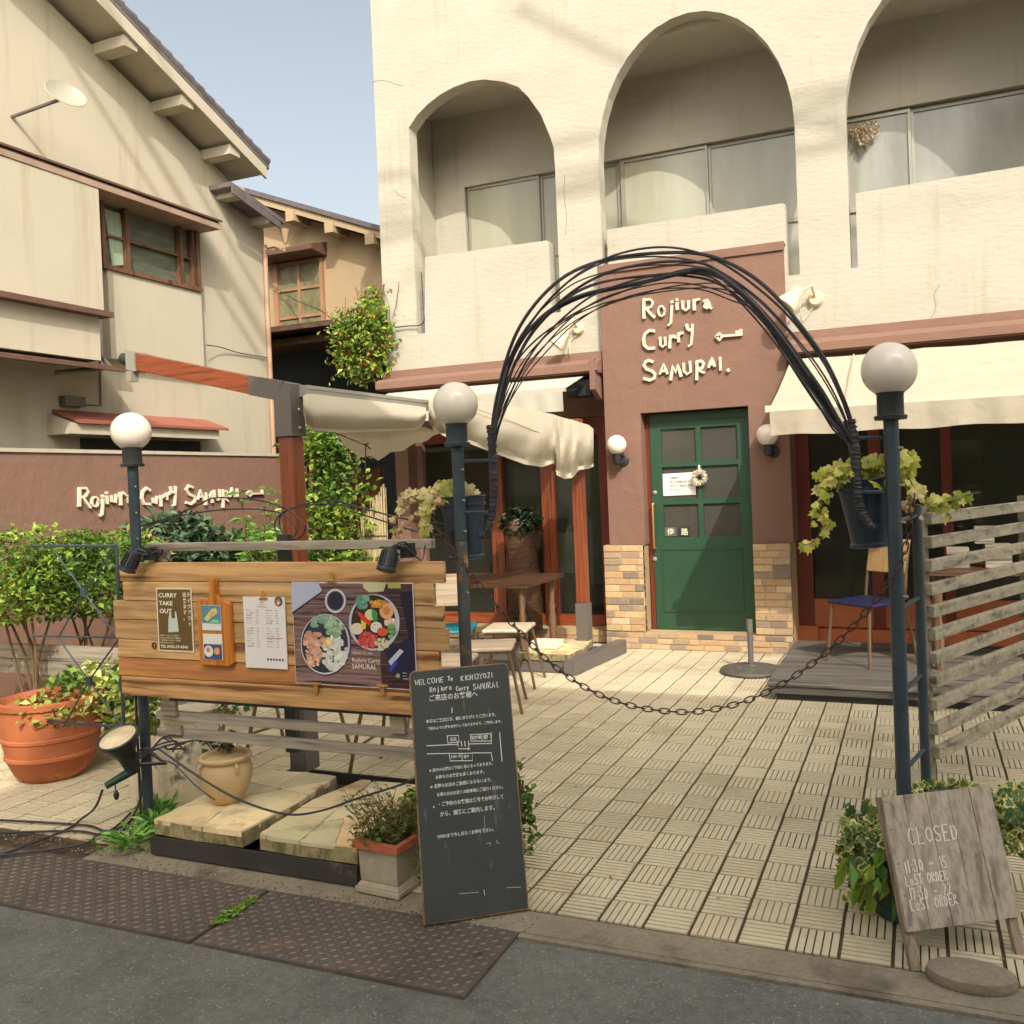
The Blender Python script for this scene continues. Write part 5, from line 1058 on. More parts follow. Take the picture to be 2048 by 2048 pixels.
fpoly([(1330, 1240), (1480, 1080), (1530, 1110), (1370, 1300)], .0008, (.52, .54, .66)); fpoly([(1330, 1340), (1420, 1230), (1460, 1260), (1360, 1380)], .001, (.05, .05, .42))
# cup
fdisc(650, 470, 140, 160, .0006, (.10, .07, .08)); fdisc(650, 462, 134, 156, .0008, (.66, .64, .66)); fdisc(650, 460, 112, 130, .0010, (.16, .13, .13)); fdisc(650, 460, 98, 115, .0012, (.015, .02, .05)); fpoly([(770, 350), (835, 335), (850, 370), (790, 410)], .0008, (.12, .12, .2))
# left bowl
fdisc(530, 1030, 325, 400, .0006, (.05, .05, .09)); fdisc(520, 1020, 316, 390, .0008, (.62, .62, .68)); fdisc(515, 1015, 300, 374, .0010, (.03, .035, .05))
r2_ = random.Random(6)
def pile(cx, cy, rx, ry, n, s, pal, lift):
    for i in range(n):
        a = r2_.uniform(0, 6.28); q = math.sqrt(r2_.random()); x, y = cx+rx*q*math.cos(a), cy+ry*q*math.sin(a); c = r2_.choice(pal); k = r2_.uniform(.75, 1.15)
        ss = s*r2_.uniform(.6, 1.3); n_ = r2_.choice([5, 6, 7]); ph = r2_.uniform(0, 6)
        mbp.prism([F5[0]+F5[1]*fx+F5[2]*fz+F5[3]*(lift+i*.000004) for fx, fz in [fpx(x+ss*math.cos(ph+2*math.pi*j/n_)*r2_.uniform(.7, 1.2), y+ss*math.sin(ph+2*math.pi*j/n_)) for j in range(n_)]], F5[3]*.0001, tuple(v*k for v in c))
mbp = MB()
pile(640, 1130, 160, 210, 120, 34, [(.72, .72, .62), (.66, .67, .58), (.78, .77, .7)], .0014); pile(540, 1010, 40, 60, 14, 30, [(.80, .50, .10), (.8, .62, .3)], .0020)
pile(370, 960, 130, 110, 90, 26, [(.68, .36, .24), (.74, .46, .34), (.5, .22, .14)], .0022); pile(370, 1160, 100, 150, 90, 24, [(.70, .38, .24), (.76, .48, .34), (.55, .26, .16)], .0026)
pile(490, 720, 150, 70, 40, 36, [(.22, .36, .26), (.34, .48, .36), (.42, .54, .42)], .0022); pile(640, 820, 110, 90, 40, 32, [(.24, .38, .22), (.44, .54, .36)], .0024)
# right bowl
fdisc(1150, 745, 335, 372, .0006, (.05, .05, .08)); fdisc(1150, 740, 328, 365, .0008, (.56, .56, .62)); fdisc(1140, 730, 285, 345, .0010, (.04, .02, .015))
pile(1000, 480, 90, 70, 24, 34, [(.12, .32, .26), (.2, .42, .34)], .0014); pile(1190, 500, 110, 40, 20, 32, [(.78, .40, .06), (.7, .3, .05)], .0016)
fdisc(1310, 590, 90, 105, .0016, (.80, .40, .20)); fdisc(1310, 590, 45, 55, .0018, (.62, .24, .06)); fdisc(1110, 640, 80, 72, .0016, (.66, .66, .36)); fpoly([(1120, 560), (1180, 600), (1200, 700), (1150, 740), (1120, 660)], .0018, (.05, .32, .08))
fpoly([(920, 590), (990, 620), (1130, 750), (1080, 780), (980, 690)], .0020, (.72, .04, .02)); fpoly([(980, 700), (1050, 750), (1040, 830), (990, 810)], .0020, (.78, .55, .05)); fdisc(930, 820, 80, 75, .0014, (.78, .66, .5))
fdisc(1180, 800, 75, 70, .0022, (.80, .76, .66)); fdisc(1260, 860, 70, 55, .0024, (.70, .10, .04)); pile(1360, 740, 70, 40, 16, 28, [(.8, .5, .36), (.82, .7, .6)], .0018); pile(1370, 850, 50, 80, 26, 26, [(.1, .3, .1), (.2, .42, .16)], .0020)
pile(1070, 970, 110, 100, 60, 30, [(.68, .08, .06), (.78, .16, .12), (.6, .05, .04)], .0026); pile(1250, 1020, 80, 80, 44, 18, [(.82, .76, .6), (.7, .6, .4)], .0028)
for i in range(6): a = i*1.05; pile(1180+38*math.cos(a), 800+36*math.sin(a), 2, 2, 1, 10, [(.2, .18, .14)], .0031)
mbp.build("bowl_picture", PAINT, fp)
F6 = (F5[0]+V3((0, -.0012, 0)),)+F5[1:]; SER = HND
a_ = fpx(870, 1140); text("poster_text", "北海道 札幌スープカレー専門店", F6, a_, .0078, SER, fp, .0001, sx=.85)
a_ = fpx(865, 1245); text("poster_text", "Rojiura Curry", F6, a_, .0245, SER, fp, .0001, sx=.95)
a_ = fpx(865, 1335); text("poster_text", "SAMURAI.", F6, a_, .0290, SER, fp, .0001, sx=.92)
em = fpx(1458, 1425); mb = MB(); mb.tube([F6[0]+F6[1]*(em[0]+.0078*math.cos(2*math.pi*i/18))+F6[2]*(em[1]+.0078*math.sin(2*math.pi*i/18))+F6[3]*.0008 for i in range(18)], .0007, 4, closed=True); mb.build("round_emblem", SER, fp); text("round_emblem", "侍", F6, (em[0]-.0055, em[1]-.0042), .0108, SER, fp, .0001)
for i, s_ in enumerate(["Rojiura", "Curry", "SAMURAI"]): a_ = fpx(1520, 1395+i*38); text("poster_text", s_, F6, a_, .0064, SER, fp, .0001)
clip(663, 1162, True, fp, 1.35); clip(632, 1367, False, fp, 1.35); clip(765, 1371, False, fp, 1.35)
# ================================================================== LAMPS ON THE BOARD
def spot(px, py, lab, dirx, ribs):
    c = at(px, py, Y=SB-.07); t = thing("board_spotlight", c, lab, "spotlight", "spotlights above the plank sign board")
    d = V3((dirx, -.35, -1)).normalized(); u = d.orthogonal().normalized(); v = d.cross(u)
    mb = MB(); mb.lathe(c, [(.018, -.045), (.028, -.035), (.031, .03), (.038, .034), (.038, .046), (.03, .048), (.029, .036)], 20, ax=(u, v, d)); mb.build("housing", BLACK, t, smooth=True)
    mb = MB()
    for i in range(14): a = 2*math.pi*i/14; q = u*math.cos(a)+v*math.sin(a); mb.bar(c+q*.031-d*.03, c+q*.033+d*.028, .003, .007, up=q)
    mb.build("cooling_rib", BLACK, t); mb = MB(); mb.lathe(c+d*.0495, [(.029, 0), (.02, .004), (.002, .006)], 18, ax=(u, v, d)); mb.build("lens", mat("lens_smoke", S(150, 140, 110, .6), .2), t, smooth=True)
    e = c+V3((.05*ribs, .05, .03)); mb = MB(); mb.tube([c-d*.04, c+V3((.02*ribs, .02, .05)), e], .008, 8); mb.box(e-V3((.022, .01, .03)), e+V3((.022, .03, .025))); mb.build("bracket", BLACK, t)
    mb = MB(); rr = random.Random(px)
    for k in range(4): mb.tube(smooth_path([c-d*.04, c+V3((rr.uniform(-.05, .07), .02, rr.uniform(.0, .07))), e+V3((rr.uniform(-.02, .06), .02, rr.uniform(-.05, .03))), e+V3((rr.uniform(-.03, .09), .04, rr.uniform(-.07, .02)))], 4), .0032, 5)
    mb.build("cable", CABLE, t, smooth=True)
spot(262, 1122, "left board spotlight, at the foot of the leftmost lamp globe pole", -.35, 1); spot(777, 1118, "right ribbed board spotlight, above the food poster", -.1, 1)
# ================================================================== CHALKBOARD
BLc = V3((-1.602, 2.602, 0.006)); wv = V3((.811, .584, 0)).normalized(); nv_ = V3((-wv.y, wv.x, 0)); th_ = R(14.5)
vv_ = V3((0, 0, math.cos(th_)))+nv_*math.sin(th_); nn = wv.cross(vv_).normalized(); 
if nn.y > 0: nn = -nn
CW, CH = .366, .855
FC = (BLc, wv, vv_, nn)
cbd = thing("chalkboard", BLc, "black chalkboard covered in white handwriting, leaning at the front of the terrace", "chalkboard")
r = .02; out_ = [(0, 0), (CW, 0), (CW, CH-r), (CW-.006, CH-.006), (CW-r, CH), (r, CH), (.006, CH-.006), (0, CH-r)]
mb = MB(); mb.prism([BLc+wv*x+vv_*y for x, y in out_], -nn*.022); mb.build("board", wood("board_edge", S(96, 70, 46), S(172, 134, 92), 0, 1, .8), cbd, bevel=.002)
SLATE = mat("slate_board", S(66, 70, 70, .75), .6, var=.12, scale=5, fine=.12, spots=(S(128, 108, 86, .7), 9, .735, .02), streak=(S(126, 120, 104, .7), (14, 14, .9), 2.2, .62, .06, .55))
mb = MB(); e = .0045; ins = [(e, e), (CW-e, e), (CW-e, CH-r), (CW-.009, CH-.009), (CW-r, CH-e), (r, CH-e), (.009, CH-.009), (e, CH-r)]
mb.prism([BLc+wv*x+vv_*y+nn*.0004 for x, y in ins], nn*.002); mb.build("slate", SLATE, cbd)
FCc = (BLc+nn*.0026, wv, vv_, nn)
zk = Zm(810, 1330, 7.43); zk2 = Zm(810, 1580, 7.43)
def onb(px, py):
    d = fw+RV*((px-PPX)/FPX)-UV*((py-PPY)/FPX); o_ = V3((0, 0, EYE)); k = (BLc-o_).dot(nn)/d.dot(nn); p = o_+d*k-BLc; return p.dot(wv), p.dot(vv_)
mb = MB()
def hl_(s, z, x, y, x2, hpx, sd, zz=None):
    a = onb(*z(x, y)); b = onb(*z(x2, y)); h = hpx/7.43*.00172; n_ = hand(MB(), s, FCc, (0, 0), h, .002, .0008, rs=sd); 
    sx2 = .62*(onb(*z(x2, y))[0]-a[0])/n_; hand(mb, s, FCc, (a[0], a[1]), h, .0028, .0008, sx=sx2, slope=.02, rs=sd)
hl_("WELCOME", zk, 150, 300, 600, 80, 1); hl_("To", zk, 635, 235, 720, 60, 2); hl_("KICHIJYOJI", zk, 830, 235, 1320, 75, 3)
hl_("Rojiura", zk, 370, 400, 710, 75, 4); hl_("Curry", zk, 760, 385, 960, 65, 5); hl_("SAMURAI.", zk, 1010, 370, 1420, 85, 6)
mb.build("handwriting", CHALK, cbd)
mb = MB()
def cl(pts, z=zk, wd=.0028): mb.ribbon([FCc[0]+wv*a+vv_*b+nn*.0001 for a, b in [onb(*z(*p)) for p in pts]], wd, nn, .0008)
cl([(700, 640), (695, 710)]); cl([(320, 1200), (780, 1178)]); cl([(960, 1172), (1280, 1165)]); cl([(330, 1320), (660, 1312)]); cl([(1000, 1305), (1280, 1305), (1298, 1420)]); cl([(1405, 1000), (1420, 1200), (1440, 1430)])
cl([(625, 1052), (635, 1160), (800, 1145), (795, 1045), (625, 1052)]); cl([(970, 1035), (975, 1130), (1280, 1128), (1265, 1020), (970, 1035)]); cl([(1135, 1030), (1145, 1120)], wd=.002); cl([(1280, 1000), (1280, 1165)])
cl([(655, 1315), (670, 1425), (1000, 1420), (1000, 1310), (655, 1315)]); cl([(845, 1315), (850, 1420)], wd=.002)
for x in (780, 835, 885, 940): cl([(x, 1130), (x+8, 1210)])
cl([(790, 1245), (960, 1245)]); cl([(930, 1225), (962, 1246), (935, 1262)])
for z, x, y in ((zk, 370, 1568), (zk, 388, 1812), (zk2, 425, 250)): cl([(x, y-8), (x+4, y+12)], z, .004)
cl([(1180, 390), (1185, 640)], zk2, .0008); cl([(1510, 1450), (1720, 1440)], zk2, .0012); cl([(800, 1540), (1090, 1515)], zk2, .001); cl([(1170, 1480), (1185, 1560)], zk2, .002); cl([(1205, 800), (1270, 780), (1265, 830)], zk2, .0012); cl([(1360, 740), (1370, 790), (1400, 790)], zk2, .0012)
mb.build("chalk_drawing", CHALK, cbd)
def jt(s, z, x, y, x2, hpx, bold=.0002):
    a = onb(*z(x, y)); b = onb(*z(x2, y)); h = hpx/7.43*.00172*1.15; W = len(s)*h*.98; F_ = (FCc[0], (wv+vv_*.02).normalized(), vv_, nn)
    text("japanese_handwriting", s, F_, (a[0]/1.0, a[1]+.0), h, CHALK, cbd, .0003, sx=1.0, bold=bold)
    o = cbd.children[-1] if False else None
def jts(s, z, x, y, x2, hpx):
    a = onb(*z(x, y)); b = onb(*z(x2, y)); n_ = len(s); w_ = (b[0]-a[0])/n_; h = min(w_*1.15, hpx/7.43*.00205)
    rr = random.Random(len(s)*7+x)
    text("japanese_handwriting", s, (FCc[0], wv, vv_, nn), (a[0], a[1]+rr.uniform(-.001, .001)), h, CHALK, cbd, .0003, sx=w_/(h*1.0), bold=.00022)
jts("ご来店のお客様へ", zk, 350, 535, 1090, 90)
jts("本日はご来店頂き、誠にありがとうございます。", zk, 310, 860, 1390, 70); jts("下記のように席をお作りしておりますので、ご案内します。", zk, 335, 965, 1470, 70)
jts("当店", zk, 665, 1135, 770, 60); jts("駐輪場", zk, 985, 1105, 1130, 55); jts("駅", zk, 1165, 1100, 1235, 60); jts("お向い様", zk, 680, 1380, 840, 50); jts("通り", zk, 870, 1385, 960, 50)
jts("・店内のお席はご予約優先となっております。", zk, 360, 1590, 1340, 70); jts("お待ちのお客様も多くおります。", zk, 450, 1690, 1215, 60)
jts("・近隣のお店のご迷惑にならないよう、", zk, 380, 1835, 1330, 65); jts("お車の方はお近くの駐車場にご協力ください。", zk2, 470, 95, 1495, 65)
jts("・ご予約のお客様は番号でお呼びして", zk2, 480, 245, 1480, 80); jts("から、順番にご案内します。", zk2, 520, 390, 1380, 75); jts("OPENまで今しばらくお待ち下さい。", zk2, 480, 720, 1430, 85)
# ================================================================== SANDWICH BOARD
BS = at(1815, 1865, Z=.105); a32 = R(32); ws = V3((math.cos(a32), math.sin(a32), 0)); ns_ = V3((-ws.y, ws.x, 0)); vs_ = (V3((0, 0, math.cos(R(19))))+ns_*math.sin(R(19))).normalized()
nb_ = ws.cross(vs_).normalized(); nb_ = -nb_ if nb_.y > 0 else nb_
SW, SH = .38, .385
sw = thing("opening_hours_board", BS, "weathered grey wooden board reading CLOSED and opening hours, leaning at the bottom right", "sign board")
rr = random.Random(5)
WB = wood("wood_board_v", S(142, 130, 116), S(194, 180, 162), 2, .8, .85)
mb = MB(); nW = 5
for i in range(nW): mb.obox(BS+ws*(SW/nW*i+.0008)+nb_*rr.uniform(-.0008, .0008), ws*(SW/nW-.0016), vs_*SH, -nb_*.016, (rr.uniform(.9, 1.05),)*3)
mb.build("board", WB, sw, bevel=.001)
mb = MB(); mb.obox(BS-nb_*.0165-ws*.001-vs_*.108, ws*.03, vs_*(SH+.108), -nb_*.02, (.75, .66, .6)); mb.build("side_rail", WB, sw); mb = MB(); mb.obox(BS-nb_*.0165+ws*(SW-.03)-vs_*.108, ws*.03, vs_*(SH+.108), -nb_*.02, (.75, .66, .6)); mb.build("side_rail", WB, sw)
mb = MB()
zs_ = Zm(1410, 1410)
def ons(px, py):
    d = fw+RV*((px-PPX)/FPX)-UV*((py-PPY)/FPX); o_ = V3((0, 0, EYE)); k = (BS-o_).dot(nb_)/d.dot(nb_); p = o_+d*k-BS; return p.dot(ws), p.dot(vs_)
FS = (BS+nb_*.0012, ws, vs_, nb_)
def hs(s, x, y, x2, hpx, sd):
    a, b = ons(*zs_(x, y)), ons(*zs_(x2, y)); n_ = hand(MB(), s, FS, (0, 0), hpx/3.864*.0019, .002, .0008, rs=sd); hand(mb, s, FS, a, hpx/3.864*.0019, .0042, .0008, sx=.62*(b[0]-a[0])/n_, slope=.02, rs=sd)
hs("CLOSED", 1580, 1085, 1985, 90, 2)
hs("11:30 ~ 15", 1545, 1300, 1890, 65, 3); hs("LaST ORDER", 1555, 1400, 1890, 60, 4); hs("17:30 ~ 22", 1585, 1510, 1915, 65, 5); hs("LaST ORDER", 1595, 1595, 1970, 62, 6)
mb.build("handwriting", mat("paint_white", S(236, 228, 214, .9), .8), sw)
mb = MB()
for y in (.02, .1, .19, .29, .37): mb.lathe(BS+ws*.014+vs_*y+nb_*.0005, [(.0028, 0), (.0022, .001), (.0002, .0014)], 8, ax=(ws, vs_, nb_))
mb.build("nail", RUSTY, sw)
# stone weight under the board
q = at(1880, 1893, Z=.0); mb = MB(); mb.lathe((BS.x+.17, BS.y-.02, 0), [(.12, -.002), (.125, .01), (.12, .028), (.10, .034), (.01, .036)], 24, sy=.6); tag(mb.build("stone_weight", CONC, smooth=True), "flat round-edged concrete weight at the foot of the opening hours board", "weight")
# ================================================================== WALL LIGHTS
def wall_globe(px, py, r, lab):
    yy = YP-.10; c = at(px, py, Y=yy); t = thing("wall_globe_light", (c.x, YP, c.z-.1), lab, "wall light", "globe wall lights beside the green door")
    mb = MB(); mb.sphere(c, r, 28, 16); mb.build("globe", GLOBE, t, smooth=True)
    mb = MB(); mb.lathe(c+V3((0, 0, -r-.055)), [(.012, -.03), (.03, -.02), (.036, .0), (.036, .05), (.044, .058), (.044, .066), (.03, .07)], 20); mb.tube([c+V3((0, 0, -r-.06)), c+V3((.02, .05, -r-.075)), (c.x+.03, YP, c.z-r-.05)], .016, 8); mb.build("holder", BLACK, t, smooth=True)
    mb = MB(); mb.lathe((c.x+.03, YP+.001, c.z-r-.05), [(.05, 0), (.048, .012), (.03, .02)], 20, ax=(V3((1, 0, 0)), V3((0, 0, 1)), V3((0, -1, 0)))); mb.build("wall_plate", BLACK, t, smooth=True); return t
wall_globe(1233, 890, .088, "globe wall light left of the green door"); wall_globe(1535-0, 870, .09, "globe wall light right of the green door, under the awning corner")
def flood(px, py, hx, hy, lab, s=1.0):
    b = at(px, py, Y=YW); hd = at(hx, hy, Y=YW-.26*s); t = thing("wall_floodlight", b, lab, "floodlight", "cream floodlights on the facade")
    CR = mat("cream_metal", S(226, 210, 176, .9), .5, var=.04)
    mb = MB(); mb.lathe(b+V3((0, .002, 0)), [(.065*s, 0), (.063*s, .03), (.05*s, .045)], 22, ax=(V3((1, 0, 0)), V3((0, 0, 1)), V3((0, -1, 0)))); mb.build("wall_plate", CR, t, smooth=True)
    mb = MB(); mb.tube([b+V3((0, -.03, 0)), b+V3((-.02, -.12*s, .09*s)), hd+V3((.06*s, 0, .05*s))], .011, 8); mb.build("arm", CR, t, smooth=True)
    d = V3((-.62, -.25, -.72)).normalized(); u = d.orthogonal().normalized(); v = d.cross(u)
    mb = MB(); mb.lathe(hd, [(.03*s, -.10*s), (.046*s, -.095*s), (.05*s, -.02*s), (.058*s, -.01*s), (.085*s, .05*s), (.09*s, .085*s), (.082*s, .088*s), (.05*s, .03*s)], 26, ax=(u, v, d)); mb.build("lamp_head", CR, t, smooth=True)
    mb = MB()
    for i in range(6): a = -1.2+i*.35; q = u*math.cos(a)+v*math.sin(a); mb.bar(hd+q*.05*s-d*.085*s, hd+q*.053*s-d*.02*s, .004, .01*s, up=q)
    mb.build("cooling_rib", CR, t)
    mb = MB(); mb.tube(smooth_path([hd-d*.09, hd+V3((.05, .08, -.16*s)), b+V3((-.08, -.03, -.14*s)), b+V3((-.02, -.02, -.06))], 5), .004, 6); mb.build("cable", CR, t, smooth=True)
flood(1632, 598, 1585, 596, "larger cream floodlight on the white wall right of the entrance lettering"); flood(1158, 658, 1122, 680, "smaller cream floodlight on the white wall left of the brown entrance", .8)
# ================================================================== DOOR DRESSING
F7 = lambda px, py, dy=.01: at(px, py, Y=YD-dy)
a, b = F7(1326, 947), F7(1391, 990); nt_ = thing("door_notice", b, "white paper notice taped inside the left door pane", "notice")
mb = MB(); mb.prism([F7(1325, 948, -.015), F7(1390, 944, -.015), F7(1392, 989, -.015), F7(1327, 992, -.015)], (0, .002, 0)); mb.build("paper", PAPER, nt_)
FN = (V3((0, YD+.0135, 0)), V3((1, 0, 0)), V3((0, 0, 1)), V3((0, -1, 0)))
for i, s_ in enumerate(["お客様へ", "本日の営業は終了しました。", "またのご来店をお待ちして", "おります。"]): text("notice_text", s_, FN, (F7(1338, 950).x, F7(1338, 958+i*8).z), .022, INK, nt_, .0002)
wr = thing("door_wreath", F7(1399, 955), "small white flower wreath hanging on the green door", "wreath")
c = F7(1399, 955, .035); mb = MB(); rr = random.Random(2)
for i in range(150):
    a = rr.uniform(0, 6.283); R_ = .050+rr.gauss(0, .009); p = c+V3((math.cos(a)*R_, rr.uniform(-.02, .015), math.sin(a)*R_)); n_ = V3((rr.gauss(0, 1), -1.2, rr.gauss(0, 1)))
    for k in range(3): leaf(mb, p, V3((rr.gauss(0, 1), -.4, rr.gauss(0, 1))), .018, .014, rr.choice([(.82, .76, .64), (.86, .80, .70), (.78, .66, .5)]), n_)
mb.build("flowers", LEAF, wr); mb = MB(); mb.tube([c+V3((math.cos(i*.524)*.05, .0, math.sin(i*.524)*.05)) for i in range(12)], .012, 8, closed=True); mb.bar(c+V3((0, .01, .05)), F7(1398, 930, .012), .016, .003, up=(0, 1, 0)); mb.build("ring", LETTER, wr)
st = thing("door_sticker", F7(1340, 1065), "pair of small black and white stickers in the lower left door pane", "sticker")
for k, (xa_, xb2, ch_) in enumerate(((1329, 1353, "侍"), (1357, 1379, "路"))):
    mb = MB(); mb.prism([F7(xa_, 1055, -.015), F7(xb2, 1054, -.015), F7(xb2, 1072, -.015), F7(xa_, 1073, -.015)], (0, .002, 0), (.12, .12, .11) if k == 0 else (.03, .03, .03)); mb.build("sticker", PAINT, st); text("sticker_mark", ch_, (V3((0, YD+.0145, 0)),)+FN[1:], (F7(xa_+4, 1070).x, F7(xa_, 1069.5).z), .065, HND, st, .0003, bold=.001)
sgn = thing("small_chalk_sign", F7(1425, 975), "small black menu sign behind the right middle door pane", "sign")
mb = MB(); mb.prism([F7(1406, 940, -.04), F7(1437, 937, -.04), F7(1438, 992, -.04), F7(1407, 994, -.04)], (0, .01, 0), (.02, .04, .025)); mb.build("board", PAINT, sgn)
for i in range(4): text("sign_text", "スープカレー"[:5-i % 2], (V3((0, YD+.038, 0)),)+FN[1:], (F7(1409, 960).x, F7(1410, 962+i*8).z), .024, CHALK, sgn, .0003)
mb = MB(); mb.box((F7(1405, 1030).x, YD+.3, at(1420, 1110, Y=YD+.3).z), (F7(1485, 1030).x+.05, YD+.31, at(1420, 1020, Y=YD+.3).z)); mb.build("screen", BLIND, B)
# heart wreath in the upstairs window
h = thing("heart_ornament", at(1729, 265, Y=YB-.02), "pale heart-shaped wreath hanging in the upstairs window at the right", "ornament")
c = at(1729, 268, Y=YB-.0); mb = MB(); rr = random.Random(12)
for i in range(420):
    t_ = rr.uniform(0, 6.283); s_ = (rr.random()**.4)*.0078; x = 16*math.sin(t_)**3*s_; z = (13*math.cos(t_)-5*math.cos(2*t_)-2*math.cos(3*t_)-math.cos(4*t_))*s_; leaf(mb, c+V3((x, -rr.uniform(0, .03), z)), V3((rr.gauss(0, 1), -.6, rr.gauss(0, 1))), .03, .02, rr.choice([(.66, .55, .38), (.74, .64, .46), (.58, .46, .3)]))
mb.build("heart", LEAF, h)
# ================================================================== TERRACE FURNITURE
def stool(c, rot, lab, sz=.34, h=.43, col=SEATW):
    t = thing("stool", (0, 0, 0), lab, "stool", "tubular stools with pale square seats")
    mb = MB(); mb.box((-sz/2, -sz/2, h-.028), (sz/2, sz/2, h)); mb.build("seat", col, t, bevel=.012)
    for s in (-1, 1):
        f = s*.145; mb = MB(); mb.tube(smooth_path([V3((-.22, f*1.35, 0)), V3((-.15, f, h-.07)), V3((-.12, f, h-.036)), V3((.12, f, h-.036)), V3((.15, f, h-.07)), V3((.22, f*1.35, 0))], 4), .0105, 8); mb.build("leg_frame", TUBE, t, smooth=True)
    mb = MB(); mb.tube([(-.19, -.16, .16), (-.19, .16, .16)], .008, 6); mb.build("stretcher", TUBE, t)
    t.location = c; t.rotation_euler = (0, 0, rot); return t
s0 = stool(V3((-2.86, 6.02, .004)), R(12), "far pale stool, nearest the far awning post")
q = at(978, 1288, Z=.43); dup(s0, (q.x, q.y, .004), "middle pale stool, just right of the middle lamp post", R(20))
q = at(898, 1318, Z=.43); dup(s0, (q.x-.02, q.y, .004), "pale stool partly behind the middle lamp post, right of the plank board", R(16))
q = at(790, 1447, Z=.43); dup(s0, (-2.56, 4.02, .004), "pale stool behind the grey slats, just left of the chalkboard", R(8))
q = at(575, 1433, Z=.43); dup(s0, (-3.26, 4.05, .004), "pale stool behind the grey slats, at the front awning post", R(-12))
q = at(455, 1447, Z=.43); dup(s0, (-3.80, 4.30, .004), "pale stool behind the grey slats, above the clay pot", R(30))
def chair(c, rot, lab, seatm, backm, z0=0.0, grp="chairs of the terrace"):
    t = thing("chair", (0, 0, 0), lab, "chair", grp); h = .44
    mb = MB(); mb.box((-.2, -.2, h-.025), (.2, .2, h)); mb.build("seat", seatm, t, bevel=.012)
    mb = MB(); vs = []; 
    mb.prism([(-.17, .19, h+.18), (.17, .19, h+.18), (.18, .25, h+.42), (-.18, .25, h+.42)], (0, .018, .004)); mb.build("backrest", backm, t, bevel=.008)
    for sx in (-1, 1):
        mb = MB(); mb.tube([(sx*.19, -.22, 0), (sx*.17, -.18, h-.035)], .0115, 8); mb.build("leg", TUBE, t); mb = MB(); mb.tube([(sx*.2, .27, 0), (sx*.175, .18, h-.035), (sx*.17, .21, h+.2), (sx*.165, .255, h+.40)], .0115, 8); mb.build("leg", TUBE, t, smooth=True)
    t.location = (c[0], c[1], z0); t.rotation_euler = (0, 0, rot); return t
BLU = mat("seat_turquoise", S(40, 140, 160, .8), .4); NVS = mat("seat_navy", S(42, 40, 84, .7), .5)
q = at(896, 1252, Z=.45); chair(q, R(200), "chair with a turquoise seat behind the middle lamp post", BLU, SEATW, .004)
TAN = wood("wood_tan", S(150, 116, 74), S(196, 160, 110), 2, 1, .45)
def table(c, lx, ly, h, lab, nm="table"):
    t = thing(nm, (c[0], c[1], 0), lab, "table"); mb = MB(); mb.box((c[0]-lx/2, c[1]-ly/2, h-.035), (c[0]+lx/2, c[1]+ly/2, h)); mb.build("tabletop", DARKW, t, bevel=.004)
    for sx in (-1, 1):
        for sy in (-1, 1):
            mb = MB(); mb.lathe((c[0]+sx*(lx/2-.09), c[1]+sy*(ly/2-.09), .004), [(.022, 0), (.028, .04), (.022, .08), (.032, .2), (.036, .32), (.024, .38), (.034, .42), (.022, .46), (.03, .56), (.036, h-.04)], 14); mb.build("leg", wood("wood_turned", S(84, 60, 44), S(134, 102, 76), 2, 1, .5), t, smooth=True)
    return t
q = at(1037, 1169, Z=.70); table((q.x-.46, q.y+.42), 1.05, .8, .70, "dark wooden table with turned legs on the terrace in front of the shop window")
# shelf with logs / greenery in shadow by the window is a planter stand
# deck on the right
dk = thing("wooden_deck", (-.95, 5.92, 0), "low dark plank deck in front of the right shop window", "deck")
rr = random.Random(17); mb = MB(); ny = 13; y0, y1 = 5.92, 7.46
for i in range(ny):
    a = y0+(y1-y0)*i/ny; mb = MB(); mb.box((-.955+rr.uniform(-.003, .003), a+.003, .098), (3.1, a+(y1-y0)/ny-.003, .122), (rr.uniform(.8, 1.1),)*3); mb.build("deck_board", DECKW, dk, bevel=.002)
mb = MB(); mb.box((-.945, y0+.012, .05), (3.1, y0+.035, .097), (.7, .7, .7)); mb.build("fascia", DECKW, dk)
mb = MB(); mb.box((-.90, y0+.05, .0), (3.0, y1-.05, .049)); mb.build("frame", BLACK, dk)  # solid black block stands in for the shadow gap below the boards
q = at(1712, 1270, Z=.12); 
c_ = at(1735, 1200, Z=.56); cr = chair((c_.x, c_.y), R(-38), "chair with a navy seat and plain tan back on the deck", NVS, TAN, .122)
tb2 = table((.62, 6.75), 1.2, .6, .80, "long dark table on the deck behind the slatted fence")
# loose boxes on it
rr = random.Random(31)
for i, (x, y, z, s_) in enumerate(((.25, 6.7, .802, .14), (.50, 6.72, .802, .16), (.75, 6.7, .802, .15), (.42, 6.74, .963, .12))):
    mb = MB()
    for k in range(3): mb.box((x-s_/2, y-s_/2, z+k*s_/3), (x+s_/2, y+s_/2, z+(k+1)*s_/3-.006), (rr.uniform(.7, 1.1),)*3)
    o = mb.build("wooden_crate", GREYW); tag(o, ["left small wooden crate", "middle small wooden crate", "right small wooden crate", "topmost small wooden crate"][i]+" on the long table behind the slatted fence", "crate", "small crates on the deck table")
